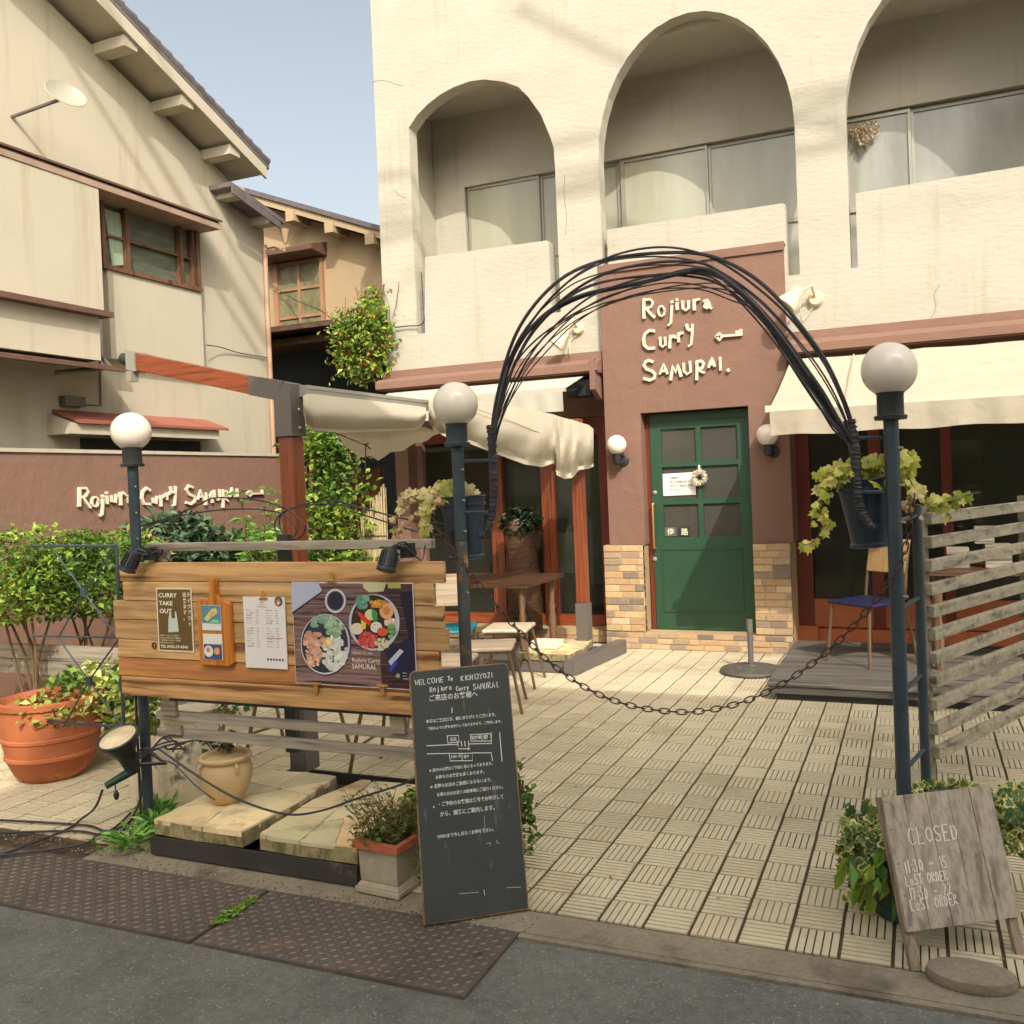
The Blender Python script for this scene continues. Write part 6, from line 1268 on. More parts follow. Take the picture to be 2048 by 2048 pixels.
# umbrella stand
q = V3((-1.2, 6.75, 0)); us = thing("parasol_base", q, "round cast-iron parasol base with an empty tube, in front of the door", "parasol base")
mb = MB(); mb.lathe((q.x, q.y, .004), [(.23, 0), (.235, .015), (.225, .028), (.18, .036), (.10, .046), (.05, .052), (.045, .06)], 40)
for i in range(28): a = i*2*math.pi/14; rr_ = .10 if i < 14 else .16; mb.sphere((q.x+rr_*math.cos(a+(i >= 14)*.22), q.y+rr_*math.sin(a+(i >= 14)*.22), .045-(i >= 14)*.006), .016, 8, 5, sz=.6)
mb.build("base_plate", mat("cast_iron", S(112, 106, 98, .6), .6, var=.25, scale=20, bump=.4, bscale=50), us, smooth=True)
mb = MB(); mb.tube([(q.x, q.y, .05), (q.x, q.y, .30)], .021, 16); mb.build("tube", GREYM, us, smooth=True); mb = MB(); mb.tube([(q.x, q.y, .301), (q.x, q.y, .40)], .024, 16); mb.build("collar", mat("collar_grey", S(120, 116, 104, .8), .5), us, smooth=True)
# ================================================================== RIGHT SLATTED FENCE
fd = V3((math.sin(R(26)), math.cos(R(26)), 0)); fs0 = V3((.012, 3.36, 0)); fn = V3((fd.y, -fd.x, 0))
def onf(px, py):
    d = fw+RV*((px-PPX)/FPX)-UV*((py-PPY)/FPX); o_ = V3((0, 0, EYE)); k = (fs0-o_).dot(fn)/d.dot(fn); return o_+d*k
rf = thing("slatted_fence", fs0, "grey weathered fence of horizontal slats at the right edge beside the lamp post", "fence")
rr = random.Random(23)
ys = [1040, 1087, 1134, 1181, 1228, 1275, 1323, 1370, 1418, 1466, 1515]
for i, y in enumerate(ys):
    p = onf(1838+i*1.2+4, y); a = fs0+fd*(rr.uniform(-.008, .01)+.045); a.z = p.z; mb = MB(); mb.bar(a+V3((0, 0, rr.uniform(-.002, .002))), a+fd*1.9+V3((0, 0, rr.uniform(-.008, .008))), .028, .041, t=(rr.uniform(.95, 1.15),)*3); mb.build("slat", GREYWY, rf, bevel=.002)
for k in (.055, 1.0, 1.9): mb = MB(); a = fs0+fd*k+fn*-.03; mb.bar(a+V3((0, 0, .02)), a+V3((0, 0, 1.36)), .035, .04, up=fd, t=(.7, .68, .66)); mb.build("upright", GREYWY, rf)
mb = MB(); a = fs0+fd*-.03; mb.tube([a+V3((0, 0, 0)), a+V3((0, 0, 1.37))], .017, 12); mb.build("steel_post", NAVY, rf, smooth=True)
for py in (1035, 1205, 1365, 1518):
    z = at(1820, py, Y=3.2).z; mb = MB(); mb.tube([(XRt, YL, z-.01), (a.x, a.y, z)], .0075, 8); mb.build("bracket", NAVY, rf)
# ================================================================== LEFT TRELLIS
YT = 3.3; tr = thing("iron_trellis", at(235, 1440, Y=YT), "thin black iron trellis with crossed rods and small square plates at the left edge", "trellis")
def tp_(x, y): return at(x, y, Y=YT)
mb = MB(); mb.tube([tp_(60, 1092), tp_(233, 1092)], .008, 6); mb.tube([tp_(233, 1092), tp_(240, 1290), tp_(249, 1478)], .008, 6); mb.tube([tp_(60, 1440), tp_(268, 1455)], .008, 6); mb.tube([tp_(60, 1272), tp_(236, 1275)], .005, 6); mb.build("frame", NAVY, tr)
for (cx, cy) in ((168, 1184), (178, 1362)):
    for ex, ey in ((cx+62, cy-88), (cx-62, cy-86), (cx-52, cy+92), (cx+66, cy+90)): mb = MB(); mb.tube([tp_(cx, cy), tp_(ex, ey)], .0042, 6); mb.build("rod", NAVY, tr)
    p = tp_(cx, cy); mb = MB(); mb.box(p-V3((.018, .008, .022)), p+V3((.018, .008, .022))); mb.build("plate", NAVY, tr)
# ================================================================== IRON SCROLL + CABLES
scw = thing("wire_scroll", at(575, 1040, Y=YL), "thin black wire scroll with a loop strung between the left and middle lamp posts", "wire")
for pts in ([(285, 1052), (330, 1040), (400, 1008), (430, 996), (500, 998), (560, 1012), (590, 1030), (610, 1055), (600, 1075), (580, 1078), (562, 1060), (560, 1035), (580, 1018), (620, 1006), (670, 1002), (740, 1020), (820, 1040), (895, 1048)], [(285, 1050), (340, 1036), (420, 1022), (500, 1018), (560, 1026), (585, 1045), (592, 1066), (575, 1080), (556, 1070), (550, 1045), (575, 1020), (640, 1008), (720, 1016), (800, 1036), (860, 1045), (895, 1050)], [(700, 1022), (760, 1040), (830, 1062), (880, 1070), (905, 1058)]):
    mb = MB(); mb.tube(smooth_path([at(a, b, Y=YL+.006*i) for i, (a, b) in enumerate(pts)], 5), .0035, 6); mb.build("wire", CABLE, scw, smooth=True)
sk = thing("slack_cable", at(560, 1630, Y=2.72), "black cable sagging over the stone slabs from the left lamp post to the chalkboard", "cable")
for r_, pts in ((.0045, [(318, 1498), (400, 1555), (480, 1600), (570, 1628), (640, 1622), (720, 1595), (800, 1570), (850, 1548)]), (.0028, [(322, 1520), (350, 1530), (390, 1570), (430, 1600)])):
    mb = MB(); mb.tube(smooth_path([at(a, b, Y=2.74) for a, b in pts], 6), r_, 6); mb.build("cable", CABLE, sk, smooth=True)
gc = thing("ground_cables", at(200, 1680, Z=.01), "tangle of black cables with a green plug on the soil by the left lamp post", "cables")
for i, pts in enumerate([[(205, 1580), (190, 1615), (160, 1640), (120, 1665), (-80, 1740)], [(-80, 1668), (140, 1662), (200, 1668), (250, 1650), (284, 1620)], [(-80, 1720), (150, 1692), (195, 1670), (230, 1655), (275, 1612)], [(-80, 1636), (140, 1648), (190, 1655), (240, 1680)], [(240, 1668), (262, 1640), (280, 1600), (284, 1560)]]):
    mb = MB(); Pn = []
    for k, (a, b) in enumerate(pts): 
        p = at(a, b, Z=.012) if not (i == 0 and k < 2) and not (i == 4 and k > 1) else at(a, b, Y=2.95); Pn.append(p)
    mb.tube(smooth_path(Pn, 6), .0055, 6); mb.build("cable", CABLE, gc, smooth=True)
mb = MB(); p = at(212, 1668, Z=.02); mb.lathe(p, [(.014, -.04), (.017, -.03), (.017, .01), (.012, .014), (.01, .03)], 14, ax=(V3((0, 0, 1)), V3((.3, .9, 0)).normalized(), V3((-.9, .3, .1)).normalized())); mb.build("plug", mat("plug_green", S(56, 110, 92, .8), .5), gc, smooth=True)
bdl = thing("cable_bundle", at(312, 1495, Y=2.98), "bundle of thin black cables tied around the left lamp post below the sign board", "cables")
rr = random.Random(44)
for k in range(6):
    mb = MB(); mb.tube(smooth_path([at(268+rr.uniform(-6, 6), 1515+rr.uniform(-10, 12), Y=2.98), at(290, 1505+rr.uniform(-10, 8), Y=2.95), at(318+rr.uniform(-8, 12), 1490+rr.uniform(-8, 10), Y=2.97), at(345+rr.uniform(-20, 20), 1478+rr.uniform(-6, 26), Y=2.99), at(372+rr.uniform(-30, 15), 1480+rr.uniform(0, 28), Y=3.0)], 5), .004, 6); mb.build("cable", CABLE, bdl, smooth=True)
mb = MB(); mb.tube([(c1_.x-.032, YL-.015, 0.02), (c1_.x-.030, YL-.015, .62)], .006, 6); mb.build("cable", CABLE, bdl)
# garden reflector lamp
yl = 2.93; lc = at(235, 1474, Y=yl); gl = thing("garden_reflector_lamp", lc, "black garden reflector lamp with a big round lens facing up, left of the lamp post", "garden light")
d = V3((.0, -.42, .9)).normalized(); u = V3((1, 0, 0)); u = (u-d*u.dot(d)).normalized(); v = d.cross(u)
mb = MB(); mb.lathe(lc, [(.024, -.20), (.034, -.17), (.042, -.10), (.046, -.09), (.075, -.035), (.088, -.012), (.092, 0), (.088, .004), (.084, .0)], 32, ax=(u, v, d)); mb.build("housing", BLACK, gl, smooth=True)
mb = MB(); mb.lathe(lc-d*.006, [(.086, 0), (.075, .008), (.05, .014), (.02, .017), (.001, .0175)], 32, ax=(u, v, d)); mb.build("lens", mat("lens_clear", S(232, 212, 176, .85), .25, var=.25, scale=9, bump=.4, bscale=40), gl, smooth=True)
pb = at(212, 1572, Y=yl); mb = MB(); mb.tube([lc-d*.19, pb], [.022, .016], 12); mb.build("socket", mat("socket_green", S(30, 66, 52, .8), .5), gl, smooth=True)
mb = MB(); mb.tube([lc-d*.16, lc-d*.2+V3((.1, .08, .02)), (c1_.x, YL-.02, lc.z-.08)], .012, 8); mb.build("bracket", BLACK, gl, smooth=True)
mb = MB(); q = at(231, 1570, Y=yl); mb.tube([q, q+V3((.0, 0, -.02))], .003, 5); mb.sphere(q+V3((.002, 0, -.045)), .012, 10, 8, sz=1.9); mb.build("weather_cap", BLACK, gl, smooth=True)
# ================================================================== POTS
# big terracotta pot
q = V3((-4.44, 3.46, 0)); tpot = thing("terracotta_pot", q, "large round terracotta pot at the left edge", "flower pot")
mb = MB(); mb.lathe((q.x, q.y, .004), [(.15, 0), (.19, .04), (.225, .12), (.232, .125), (.232, .14), (.226, .145), (.24, .22), (.248, .226), (.248, .24), (.24, .246), (.245, .33), (.24, .39), (.255, .40), (.258, .43), (.24, .435), (.225, .40)], 44); mb.build("pot", TERRA, tpot, smooth=True); mb = MB(); mb.lathe((q.x, q.y, .38), [(.1, 0), (.226, .0), (.1, .01)], 24); mb.build("soil", SOIL, tpot)
# rough stone urn
q = at(335, 1612, Z=0); q.z = 0; ru = thing("stone_urn", q, "rough grey stone urn, its sun patches painted cream, behind the left lamp post", "urn")
mb = MB(); prof = [(.15, 0), (.175, .06), (.185, .16), (.178, .26), (.15, .33), (.12, .38), (.13, .42), (.15, .44), (.13, .45)]
mb.lathe(q+V3((.0, .16, 0)), prof, 30); 
for i, v_ in enumerate(mb.v): n_ = noise.noise(v_*7)*.03+noise.noise(v_*18)*.012; ce = q+V3((0, .16, v_.z)); d_ = (v_-ce); mb.v[i] = ce+d_*(1+n_/max(d_.length, .05))
mb.build("urn", ROCK, ru, smooth=True)
q2 = q+V3((-.19, .06, 0)); mb = MB(); mb.lathe(q2, [(.07, 0), (.085, .1), (.08, .22), (.05, .30), (.01, .32)], 18)
for i, v_ in enumerate(mb.v): mb.v[i] = v_+V3((noise.noise(v_*9), noise.noise(v_*9+V3((4, 0, 0))), 0))*.02
tag(mb.build("pale_stone", mat("pale_rock", S(214, 200, 172, .9), .9, var=.12, scale=5, bump=.6, bscale=20), smooth=True), "pale upright stone left of the rough stone urn", "stone")
mb = MB(); q3 = at(640, 1570, Z=0)
# clay pot
q = at(455, 1602, Z=.147); q.z = .147; cp = thing("clay_pot", q, "round sand-coloured clay pot with small handles on the left stone slab", "flower pot")
mb = MB(); mb.lathe(q, [(.055, 0), (.066, .01), (.09, .05), (.108, .10), (.112, .135), (.106, .165), (.097, .18), (.10, .187), (.112, .193), (.114, .203), (.106, .21), (.095, .207), (.09, .19)], 40); mb.build("pot", CLAY, cp, smooth=True)
mb = MB(); mb.lathe(q, [(.05, .178), (.092, .18), (.05, .185)], 20); mb.build("soil", SOIL, cp)
for a in (R(-115), R(-25)): p = q+V3((math.cos(a)*.108, math.sin(a)*.108, .165)); mb = MB(); mb.tube([p+V3((0, 0, .02)), p+V3((math.cos(a)*.014, math.sin(a)*.014, .008)), p+V3((math.cos(a)*.012, math.sin(a)*.012, -.012)), p+V3((0, 0, -.02))], .006, 8); mb.build("handle", CLAY, cp, smooth=True)
# square stone planter
A_, B_ = at(716, 1782, Z=0), at(797, 1799, Z=0); u = (B_-A_).normalized(); v = V3((-u.y, u.x, 0)); L_ = (B_-A_).length; v = v if v.y > 0 else -v
sp = thing("square_planter", (A_+B_)/2, "square weathered stone planter with a brick-red rim, left of the chalkboard", "planter")
mb = MB()
def sq(o_, e, z0, z1, e2=None): 
    e2 = e if e2 is None else e2; P0 = [A_-u*e-v*e, B_+u*e-v*e, B_+u*e+v*(L_+e), A_-u*e+v*(L_+e)]; P1 = [A_-u*e2-v*e2, B_+u*e2-v*e2, B_+u*e2+v*(L_+e2), A_-u*e2+v*(L_+e2)]
    o_.add([p+V3((0, 0, z0)) for p in P0]+[p+V3((0, 0, z1)) for p in P1], [(0, 3, 2, 1), (4, 5, 6, 7), (0, 1, 5, 4), (1, 2, 6, 5), (2, 3, 7, 6), (3, 0, 4, 7)])
sq(mb, .008, 0, .022); sq(mb, .004, .0225, .04, -.008); sq(mb, -.008, .0405, .165, -.004); mb.build("body", mat("planter_stone", S(176, 166, 142, .9), .95, var=.2, scale=9, bump=.8, bscale=30, spots=(S(150, 96, 66), 7, .60, .06), streak=(S(96, 90, 76), (1, 1, 1), 9, .6, .1, .7)), sp, bevel=.004)
mb = MB(); e = .010
for (p, q_, w_) in ((A_, B_, -v), (A_+v*L_, B_+v*L_, v)): mb.obox(p-u*e+(w_*e if w_.dot(v) < 0 else v*(e-.022))+V3((0, 0, .166)), u*(L_+2*e), v*.022*(1), V3((0, 0, .026)))
for (p, s_) in ((A_, -1), (B_, 1)): mb.obox(p+u*(s_*e if s_ < 0 else e-.022)+v*(.022-e+.0005)+V3((0, 0, .166)), u*.022, v*(L_+2*e-.045), V3((0, 0, .026)))
mb.build("rim", mat("rim_terracotta", S(190, 104, 72, .9), .9, var=.2, scale=20, bump=.6, bscale=50, spots=(S(120, 108, 80), 12, .6, .08)), sp)
mb = MB(); mb.obox(A_+u*.01+v*.01+V3((0, 0, .166)), u*(L_-.02), v*(L_-.02), V3((0, 0, .012))); mb.build("soil", SOIL, sp)
SPC = (A_+B_)/2+v*L_/2
# round dark planter on the right (lamp stands in it)
gpc = V3((XRt+.01, YL+.115, 0)); gp = thing("round_planter", gpc, "dark green round pot under the variegated ivy at the foot of the right lamp post", "flower pot")
mb = MB(); mb.lathe(gpc+V3((0, 0, .004)), [(.118, 0), (.13, .004), (.13, .02), (.120, .03), (.128, .16), (.14, .25), (.15, .255), (.15, .28), (.135, .28), (.13, .26)], 40); mb.build("pot", mat("pot_green", S(44, 62, 58, .8), .45, var=.15), gp, smooth=True)
mb = MB(); mb.lathe(gpc+V3((0, 0, .26)), [(.05, 0), (.14, .001), (.05, .01)], 20); mb.build("soil", SOIL, gp)
# ================================================================== PLANTS
def plant(nm, c, lab, cat="plant", group=None): return thing(nm, c, lab, cat, group)
# hedge in the gap
hg = plant("ivy_hedge", (-5.4, 7.2, 0), "tall ivy hedge filling the gap between the garden wall and the shop", "hedge")
mb = MB(); bush(mb, 5200, multi([boxs((-5.6, 6.75, .0), (-4.85, 7.0, 1.5)), boxs((-5.55, 6.8, 1.3), (-4.85, 7.1, 1.95)), ell((-5.3, 6.95, 1.95), (.35, .25, .2)), boxs((-5.6, 7.0, .1), (-4.8, 7.4, 2.0)), boxs((-5.0, 6.9, .1), (-4.8, 7.4, 1.4))], [5, 3, 2, 2, 1]), .062, GREENS, wdr=.7, pal2=YELLOWG, ns=1.8)
mb.build("leaves", LEAF, hg); mb = MB()
for i in range(9): x = -5.55+i*.08; mb.tube(smooth_path([V3((x, 7.15, 0)), V3((x+.06, 7.12, .7)), V3((x-.05, 7.15, 1.3)), V3((x+.04, 7.1, 1.95))], 3), .012, 5)
mb.build("stems", STEM, hg)
mb = MB(); mb.box((-5.7, 7.5, 0), (-4.9, 7.56, 1.7)); tag(mb.build("board_fence", DARKW), "dark board fence behind the ivy hedge", "fence")
# reed screen
rsn = plant("reed_screen", (-4.75, 7.3, 0), "tan reed screen standing at the shop corner beside the hedge", "screen"); a, b = at(716, 1000, Y=7.25).x, at(772, 1000, Y=7.25).x
mb = MB(); rr = random.Random(3); n = 46
for i in range(n):
    x = a+(b-a)*i/n; f = i/n; zt_ = 1.18+.35*f+rr.uniform(-.06, .05); mb.tube([(x, 7.25+rr.uniform(-.01, .01), 0), (x+rr.uniform(-.01, .01), 7.25, zt_)], .0045, 5, t=(rr.uniform(.75, 1.1),)*3)
mb.build("reeds", mat("reed", S(196, 176, 134, .85), .85, var=.2, tint=True, scale=20), rsn)
mb = MB()
for z in (.3, .55, .8, 1.05): mb.bar((a, 7.238, z), (b, 7.238, z), .006, .006)
mb.build("binding", STEM, rsn)
# creeper on the white corner
c = at(725, 672, Y=7.5); cr_ = plant("creeper", c, "leafy creeper with reddish tips hanging on the corner of the white building", "creeper")
mb = MB(); REDG = [G(176, 110, 60), G(190, 140, 70), G(160, 150, 60)]
f_ = multi([ell((c.x-.04, 7.50, c.z-.16), (.27, .2, .34), .1), ell((c.x+.04, 7.48, c.z+.10), (.30, .2, .20), .1), ell((c.x+.14, 7.5, c.z+.26), (.13, .12, .24), .0), ell((c.x+.22, 7.5, c.z-.12), (.16, .1, .32), .0), ell((c.x+.0, 7.5, c.z), (.42, .24, .42), .6)], [5, 4, 1.6, 1.6, 1.3])
bush(mb, 2300, f_, .056, YELLOWG+GREENS, wdr=.6, up=-.3, pal2=YELLOWG, ns=5); bush(mb, 420, f_, .045, REDG, wdr=.5, up=-.3, ns=4); 
for k in range(30):
    b0 = V3((c.x+random.uniform(-.28, .3), 7.46, c.z+random.uniform(-.4, .35))); d0 = V3((b0.x-c.x+random.uniform(-.15, .15), -.12, random.uniform(-.25, .4))).normalized()
    for q_ in range(9): leaf(mb, b0+d0*.022*q_, V3((random.gauss(0, 1), -.4, random.gauss(0, 1))), random.uniform(.025, .05), .024, rcol(YELLOWG+REDG[:1]))
mb.build("leaves", LEAF, cr_)
mb = MB()
for k in range(12): a0 = V3((c.x+random.uniform(-.15, .2), 7.53, c.z-.45)); mb.tube(smooth_path([a0, a0+V3((random.uniform(-.1, .1), 0, .3)), a0+V3((random.uniform(-.15, .2), .02, .6)), a0+V3((random.uniform(-.1, .3), .04, .95))], 3), .004, 4)
for k in range(26): a0 = V3((c.x+random.uniform(-.2, .25), 7.48, c.z+random.uniform(-.2, .3))); mb.tube([a0, a0+V3((random.uniform(-.12, .16), -.06, random.uniform(.05, .22)))], .0025, 4)
mb.build("stems", STEM, cr_)
# shrubs along the garden wall
def shrub(nm, cpx, X, r, n, size, pal, lab, pal2=None, z0=.25, wdr=.6, ns=3):
    c = at(cpx[0], cpx[1], X=X); t = plant(nm, (c.x, c.y, 0), lab, "shrub", "shrubs along the garden wall"); mb = MB(); bush(mb, n, ell(c, r, .35), size, pal, wdr=wdr, pal2=pal2, ns=ns); mb.build("leaves", LEAF, t)
    mb = MB()
    for k in range(6): mb.tube(smooth_path([V3((c.x, c.y, 0)), V3((c.x+random.uniform(-.1, .1), c.y+random.uniform(-.1, .1), c.z*.5)), c+V3((random.uniform(-r[0], r[0])*.6, random.uniform(-r[1], r[1])*.6, r[2]*.3))], 3), .008, 5)
    mb.build("stems", STEM, t); return t
shrub("shrub", (345, 1090), -5.85, (.28, .55, .28), 1500, .085, GREYG, "grey-green broad-leaved shrub under the letters of the garden wall", wdr=.7)
shrub("shrub", (430, 1110), -5.75, (.3, .5, .2), 1000, .075, GREYG+DEEP, "low grey-green shrub behind the middle of the slat fence rail", wdr=.7)
shrub("shrub", (530, 1115), -5.6, (.3, .6, .26), 1600, .05, YELLOWG, "yellow-green shrub behind the slat rail, left of the wooden post", pal2=GREENS)
shrub("shrub", (180, 1150), -5.2, (.38, .55, .30), 5200, .042, YELLOWG+GREENS, "bright yellow-green bush behind the iron trellis", pal2=GREENS, ns=2.2)
shrub("shrub", (50, 1150), -5.3, (.38, .55, .32), 3600, .042, YELLOWG, "yellow-green bush at the far left edge", pal2=GREENS)
shrub("shrub", (250, 1110), -5.7, (.25, .4, .2), 900, .05, YELLOWG+DRY[:1], "thin dry-tipped shrub behind the left lamp post")
# tall leafy plant
c = at(515, 1050, X=-5.3); tp2 = plant("tall_leafy_plant", (c.x, c.y, 0), "tall bright green leafy plant in front of the garden wall, left of the wooden post", "plant")
mb = MB(); ms = MB()
for (px, py) in ((478, 985), (500, 1030), (532, 975), (545, 1005), (490, 1060), (520, 1070), (560, 1060)):
    t_ = at(px, py, X=-5.3+random.uniform(-.1, .1)); base = V3((c.x, c.y, .3)); ms.tube(smooth_path([base, base.lerp(t_, .6)+V3((0, 0, .1)), t_], 4), .006, 5)
    for k in range(26):
        f = random.uniform(.55, 1); p = base.lerp(t_, f); a = random.uniform(0, 6.28); leaf(mb, p, V3((math.cos(a), math.sin(a), random.uniform(-.1, .5))), random.uniform(.08, .14), .038, rcol([G(120, 170, 80), G(150, 186, 90), G(92, 140, 66)]))
mb.build("leaves", LEAF, tp2); ms.build("stems", STEM, tp2)
# low planting by the terracotta pot
def lowplant(nm, c, r, n, size, pal, lab, pal2=None, shape='leaf', wdr=.7, cat="plant", group=None, ns=4):
    t = plant(nm, (c[0], c[1], max(0, c[2]-r[2])), lab, cat, group); mb = MB(); bush(mb, n, ell(c, r, .3), size, pal, shape, pal2=pal2, wdr=wdr, ns=ns); mb.build("leaves", LEAF, t)
    mb = MB()
    for k in range(7): mb.tube([(c[0]+random.uniform(-.4, .4)*r[0], c[1]+random.uniform(-.4, .4)*r[1], max(0, c[2]-r[2])), (c[0]+random.uniform(-.7, .7)*r[0], c[1]+random.uniform(-.7, .7)*r[1], c[2]+r[2]*.5)], .004, 4)
    mb.build("stems", STEM, t); return t
PALEG = [G(206, 206, 120), G(178, 190, 96), G(150, 172, 84), G(222, 214, 140)]
q = at(200, 1395, Y=3.75); lowplant("variegated_plant", (q.x, 3.75, q.z), (.36, .28, .20), 1700, .05, PALEG, "pale variegated plant above the terracotta pot behind the trellis", pal2=GREENS)
q = at(110, 1420, Y=3.42); lowplant("potted_plant", (q.x, 3.42, q.z), (.22, .2, .1), 700, .045, PALEG, "reddish and pale leaves growing in the terracotta pot", pal2=[G(150, 70, 50), G(120, 140, 60)])
q = at(305, 1400, Y=4.3); lowplant("yellow_green_shrub", (q.x, 4.3, q.z), (.30, .3, .42), 1900, .045, YELLOWG, "yellow-green shrub seen below the planks beside the lamp post", pal2=PALEG)
q = at(400, 1440, Y=4.8); lowplant("ground_plant", (q.x, 4.8, q.z), (.5, .3, .16), 900, .05, GREENS, "low green plants seen between the slats behind the clay pot", pal2=DEEP)
q = at(90, 1320, Y=4.4); 
mb = MB()
for k in range(2): mb.box((-5.9, 4.15, .36+k*.1), (-4.2, 4.19, .455+k*.1), (.8+.1*k,)*3)
mb.box((-5.9, 4.191, .36), (-4.2, 4.5, .4)); tag(mb.build("plank_trough", GREYW), "grey plank planting trough low behind the trellis", "planter")
# weeds
def weed(nm, c, n, L, pal, lab, spread=.1, up=.5, w_=.3):
    t = plant(nm, c, lab, "weed"); mb = MB()
    for i in range(n):
        a = random.uniform(0, 6.28); r = abs(random.gauss(0, spread)); p = V3((c[0]+math.cos(a)*r, c[1]+math.sin(a)*r*.7, random.uniform(0, L*.6))); leaf(mb, p, V3((math.cos(a), math.sin(a), random.uniform(0, up*2))), L*random.uniform(.5, 1.1), L*w_, rcol(pal), droop=.15)
    mb.build("leaves", LEAF, t); return t
BG = [G(110, 160, 70), G(140, 184, 86), G(86, 132, 60)]
q = at(318, 1625, Z=.03); weed("weed", (q.x, q.y, 0), 60, .09, BG, "bright green weed between the left lamp post and the stone slab", .05, 1.0)
q = at(262, 1690, Z=.0); weed("weed", (q.x, q.y, 0), 110, .075, BG, "bright green weed sprawling on the soil in front of the left lamp post", .085, .5)
q = at(310, 1650, Z=.02); weed("weed", (q.x, q.y, 0), 70, .075, BG, "small green weed against the left end of the steel tray", .05, .8)
t = plant("crack_weeds", at(555, 1830, Z=0), "strip of small weeds growing in the joint between the steel plates", "weed"); mb = MB()
A1, B1 = V3((-2.318, 2.60, 0)), V3((-2.318, 2.40, 0))
for i in range(260):
    p = A1.lerp(B1, random.random()**.8)+V3((random.gauss(0, .009), 0, 0)); leaf(mb, p, V3((random.gauss(0, 1), random.gauss(0, 1), .7)), random.uniform(.012, .03), .010, rcol(YELLOWG+BG))
mb.build("leaves", LEAF, t)
# plant in the square planter
t = plant("planter_herbs", SPC+V3((0, 0, .18)), "wispy half-dry herbs spilling from the square stone planter", "plant"); mb = MB(); ms = MB()
for i in range(90):
    a = random.uniform(0, 6.28); L = random.uniform(.08, .26); b0 = SPC+V3((random.uniform(-.07, .07), random.uniform(-.07, .07), .175)); e = b0+V3((math.cos(a)*L*.5-.02, math.sin(a)*L*.35, L*.75)); ms.tube([b0, b0.lerp(e, .5)+V3((0, 0, .02)), e], .0013, 3, t=None)
    if random.random() < .75:
        for k in range(9): p = b0.lerp(e, random.uniform(.3, 1)); leaf(mb, p, V3((random.gauss(0, 1), random.gauss(0, 1), .4)), random.uniform(.012, .026), .010, rcol([G(130, 150, 66), G(110, 130, 70), G(150, 130, 70), G(84, 112, 60)]))
    elif random.random() < .6: 
        for k in range(6): leaf(mb, e, V3((random.gauss(0, 1), random.gauss(0, 1), .4)), .012, .008, rcol(GREYG))
f2_ = multi([ell(SPC+V3((-.05, -.04, .20)), (.10, .08, .05), .2), ell(SPC+V3((.07, .08, .22)), (.08, .07, .08), .2), ell(SPC+V3((.12, .06, .12)), (.03, .08, .12), .2)]); bush(mb, 900, f2_, .022, [G(140, 124, 66), G(118, 136, 64), G(96, 120, 60)], wdr=.45, ns=8)
mb.build("leaves", LEAF, t); ms.build("stems", STEM, t)
# ivy behind the chalkboard
q = at(1035, 1640, Y=3.1); lowplant("ivy_plant", (q.x, 3.10, .24), (.07, .06, .2), 420, .035, YELLOWG, "green ivy peeking out at the right edge of the chalkboard", pal2=GREENS)
q = at(825, 1690, Y=3.0); lowplant("ivy_plant", (q.x+.0, 3.0, .16), (.05, .06, .17), 420, .03, GREENS, "green ivy between the square planter and the chalkboard", pal2=YELLOWG)
# clay pot plant
t = plant("flowering_plant", at(440, 1500, Y=3.14), "small plant with one white flower in the clay pot", "plant"); mb = MB(); ms = MB(); c = at(455, 1530, Y=3.16); 
for i in range(16):
    e = c+V3((random.uniform(-.11, .05), random.uniform(-.06, .06), random.uniform(.03, .13))); ms.tube([c+V3((random.uniform(-.05, .02), 0, -.03)), e], .002, 4)
    for k in range(10): leaf(mb, e+V3((random.gauss(0, .02), random.gauss(0, .02), random.gauss(0, .015))), V3((random.gauss(0, 1), random.gauss(0, 1), .3)), .03, .014, rcol(GREYG+DEEP))
for k in range(60): leaf(mb, c+V3((random.uniform(-.09, .02), random.uniform(-.07, .0), random.uniform(-.035, .0))), V3((random.gauss(0, 1), random.gauss(0, 1), .6)), .03, .008, rcol(DRY+[G(150, 140, 80)]))
for k in range(8): leaf(mb, c+V3((-.03, -.06, .05)), V3((math.cos(k), -.6, math.sin(k))), .028, .02, (.82, .80, .74))
leaf(mb, c+V3((-.06, -.05, .03)), V3((.1, -.5, .9)), .07, .05, G(90, 150, 60)); mb.build("leaves", LEAF, t); ms.build("stems", STEM, t)
# ivy in the buckets
def trail(mb, ms, pts, Yv, n, size, pal, r=.002):
    P = smooth_path([at(a, b, Y=Yv+random.uniform(-.02, .02)) for a, b in pts], 5); ms.tube(P, r, 4)
    for i in range(n):
        f = random.random()*(len(P)-1); p = P[int(f)]+V3((random.gauss(0, .012), random.gauss(0, .012), random.gauss(0, .01))); ivy(mb, p, V3((random.gauss(0, .6), random.gauss(0, .3), -random.uniform(.2, 1))), size*random.uniform(.6, 1.2), rcol(pal), V3((random.gauss(.2, .4), -1, random.gauss(.4, .4))))
IV1 = [G(206, 190, 128), G(180, 170, 90), G(150, 152, 74), G(214, 204, 150)]
t = plant("ivy_plant", ba, "half-dry pale ivy trailing to the left from the middle hanging bucket", "plant"); mb = MB(); ms = MB()
bush(mb, 80, ell(ba+V3((-.04, -.02, .02)), (.11, .08, .05), .1), .04, IV1, 'ivy')
trail(mb, ms, [(880, 1000), (840, 990), (810, 1000), (795, 1030), (780, 1055)], YL+.02, 34, .036, IV1+DRY); trail(mb, ms, [(860, 1005), (850, 1030), (852, 1060), (858, 1075)], YL+.02, 34, .036, IV1); trail(mb, ms, [(880, 998), (835, 985), (812, 984)], YL+.02, 14, .046, IV1); trail(mb, ms, [(845, 1010), (822, 1045), (800, 1060), (790, 1085)], YL, 22, .026, DRY)
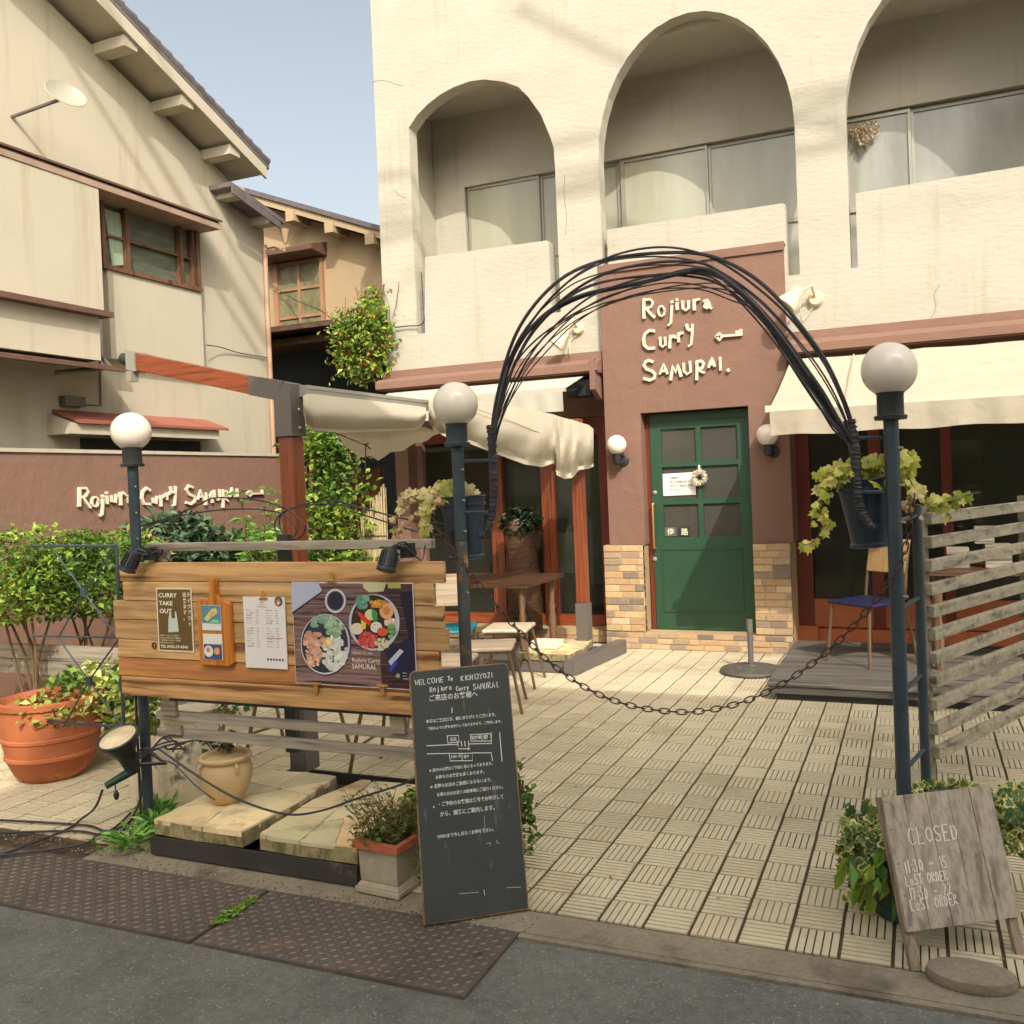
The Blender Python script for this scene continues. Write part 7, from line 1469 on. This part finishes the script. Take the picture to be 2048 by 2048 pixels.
mb.build("leaves", LEAF, t); ms.build("stems", STEM, t)
IV2 = [G(206, 200, 96), G(184, 186, 84), G(224, 214, 136), G(150, 160, 66)]
t = plant("ivy_plant", bb_, "yellow-green ivy trailing both ways from the right hanging bucket", "plant"); mb = MB(); ms = MB()
bush(mb, 90, ell(bb_+V3((.0, -.03, .03)), (.13, .07, .05), .1), .042, IV2, 'ivy')
trail(mb, ms, [(1700, 950), (1660, 960), (1640, 975), (1645, 1000), (1638, 1020), (1650, 1040), (1630, 1080), (1610, 1090)], YL, 46, .034, IV2); trail(mb, ms, [(1700, 935), (1660, 945), (1645, 950)], YL, 18, .036, IV2)
trail(mb, ms, [(1790, 930), (1815, 950), (1830, 975), (1870, 1000), (1907, 995), (1960, 985)], YL+.05, 50, .036, IV2); trail(mb, ms, [(1730, 930), (1760, 915), (1800, 905), (1815, 915)], YL+.02, 26, .05, IV2); trail(mb, ms, [(1830, 985), (1815, 1010), (1825, 1045)], YL+.03, 12, .02, DRY); trail(mb, ms, [(1860, 1000), (1885, 1020), (1900, 1030)], YL+.08, 9, .03, IV2)
mb.build("leaves", LEAF, t); ms.build("stems", STEM, t)
# variegated ivy at the right lamp foot
t = plant("ivy_plant", gpc+V3((0, 0, .26)), "dense variegated ivy mounded in the round planter around the right lamp post", "plant"); mb = MB(); ms = MB()
f_ = multi([ell(gpc+V3((0, -.03, .29)), (.19, .15, .10), .35), ell(gpc+V3((.16, .02, .33)), (.22, .16, .11), .35), ell(gpc+V3((-.15, -.06, .24)), (.08, .08, .13), .2), ell(gpc+V3((-.17, -.08, .12)), (.05, .05, .13), .1), ell(gpc+V3((.42, .1, .30)), (.22, .16, .14), .35)], [5, 5, 2.2, .7, 3])
for _ in range(2000):
    p = f_(); 
    if noise.noise(p*12) < -.25: continue
    rel = p-BS
    if rel.dot(ws) > -.01 and rel.dot(nb_) > -.045 and p.z < SH*.95: continue
    g = random.random(); nr = V3((random.gauss(0, .5), -1, random.gauss(.6, .5))); d_ = V3((random.gauss(0, .6), random.gauss(0, .3), random.gauss(-.2, .7))); s_ = random.uniform(.018, .046)
    if g < .6: ivy(mb, p, d_, s_, rcol([G(214, 206, 128), G(196, 196, 108), G(224, 216, 150)]), nr); ivy(mb, p+nr.normalized()*.002+d_.normalized()*s_*.12, d_, s_*.66, rcol([G(104, 128, 78), G(84, 112, 66), G(120, 144, 84)]), nr)
    else: ivy(mb, p, d_, s_, rcol([G(90, 120, 72), G(72, 100, 64), G(110, 134, 80)]), nr)
for k in range(30): p = gpc+V3((random.uniform(-.2, .0), -.12+random.uniform(-.04, .02), random.uniform(.1, .26))); leaf(mb, p, V3((random.gauss(-.2, .4), -.4, -1)), random.uniform(.05, .09), .04, rcol(BG+YELLOWG))
mb.build("leaves", LEAF, t)
for k in range(14): p = gpc+V3((random.uniform(-.2, .2), random.uniform(-.12, .1), .26)); ms.tube([p, p+V3((random.uniform(-.12, .1), -.05, random.uniform(-.2, .1)))], .0025, 4)
ms.build("stems", STEM, t)
# dark plants in front of the shop window
q = at(1040, 1045, Y=7.55); lowplant("window_plant", (q.x, 7.55, q.z), (.19, .14, .14), 900, .06, [G(46, 62, 32), G(60, 74, 40), G(38, 50, 30)], "dark leafy plant on the rough log stand before the shop window")
c = at(1043, 1120, Y=7.6); mb = MB(); mb.lathe((c.x, 7.6, .12), [(.17, 0), (.15, .25), (.17, .5), (.14, .72), (.17, .9), (.19, 1.0), (.15, 1.04)], 22)
for i, v_ in enumerate(mb.v): mb.v[i] = v_+V3((noise.noise(v_*8), noise.noise(v_*8+V3((3, 3, 3))), noise.noise(v_*11)*.5))*.06
tag(mb.build("log_stand", DARKW, smooth=True), "rough dark log stand with a plant in front of the shop window", "plant stand")
# small wires on the old house
wz = tag(MB().tube(smooth_path([at(412, 690, X=XH+.1), at(440, 694, X=XH+.05), at(480, 706, X=XH+.02), at(541, 716, X=XH+.02)], 4), .006, 5).build("wire", CABLE), "thin black wire across the old house wall right of the bay", "wire")
wz = tag(MB().tube(smooth_path([at(545, 572, Y=Y2-.1), at(590, 600, Y=Y2-.2), at(640, 620, Y=9.5), at(668, 640, Y=8.6), at(700, 632, Y=7.8)], 4), .006, 5).build("wire", CABLE), "thin wire sagging across the ochre house to the creeper", "wire")
wz = tag(MB().tube(smooth_path([at(790, 655, Y=YW-.03), at(815, 652, Y=YW-.03), at(846, 647, Y=YW-.03), at(846, 610, Y=YW-.03), at(843, 545, Y=YW-.03)], 4), .006, 5).build("wire", CABLE), "thin wire on the white wall right of the creeper", "wire")
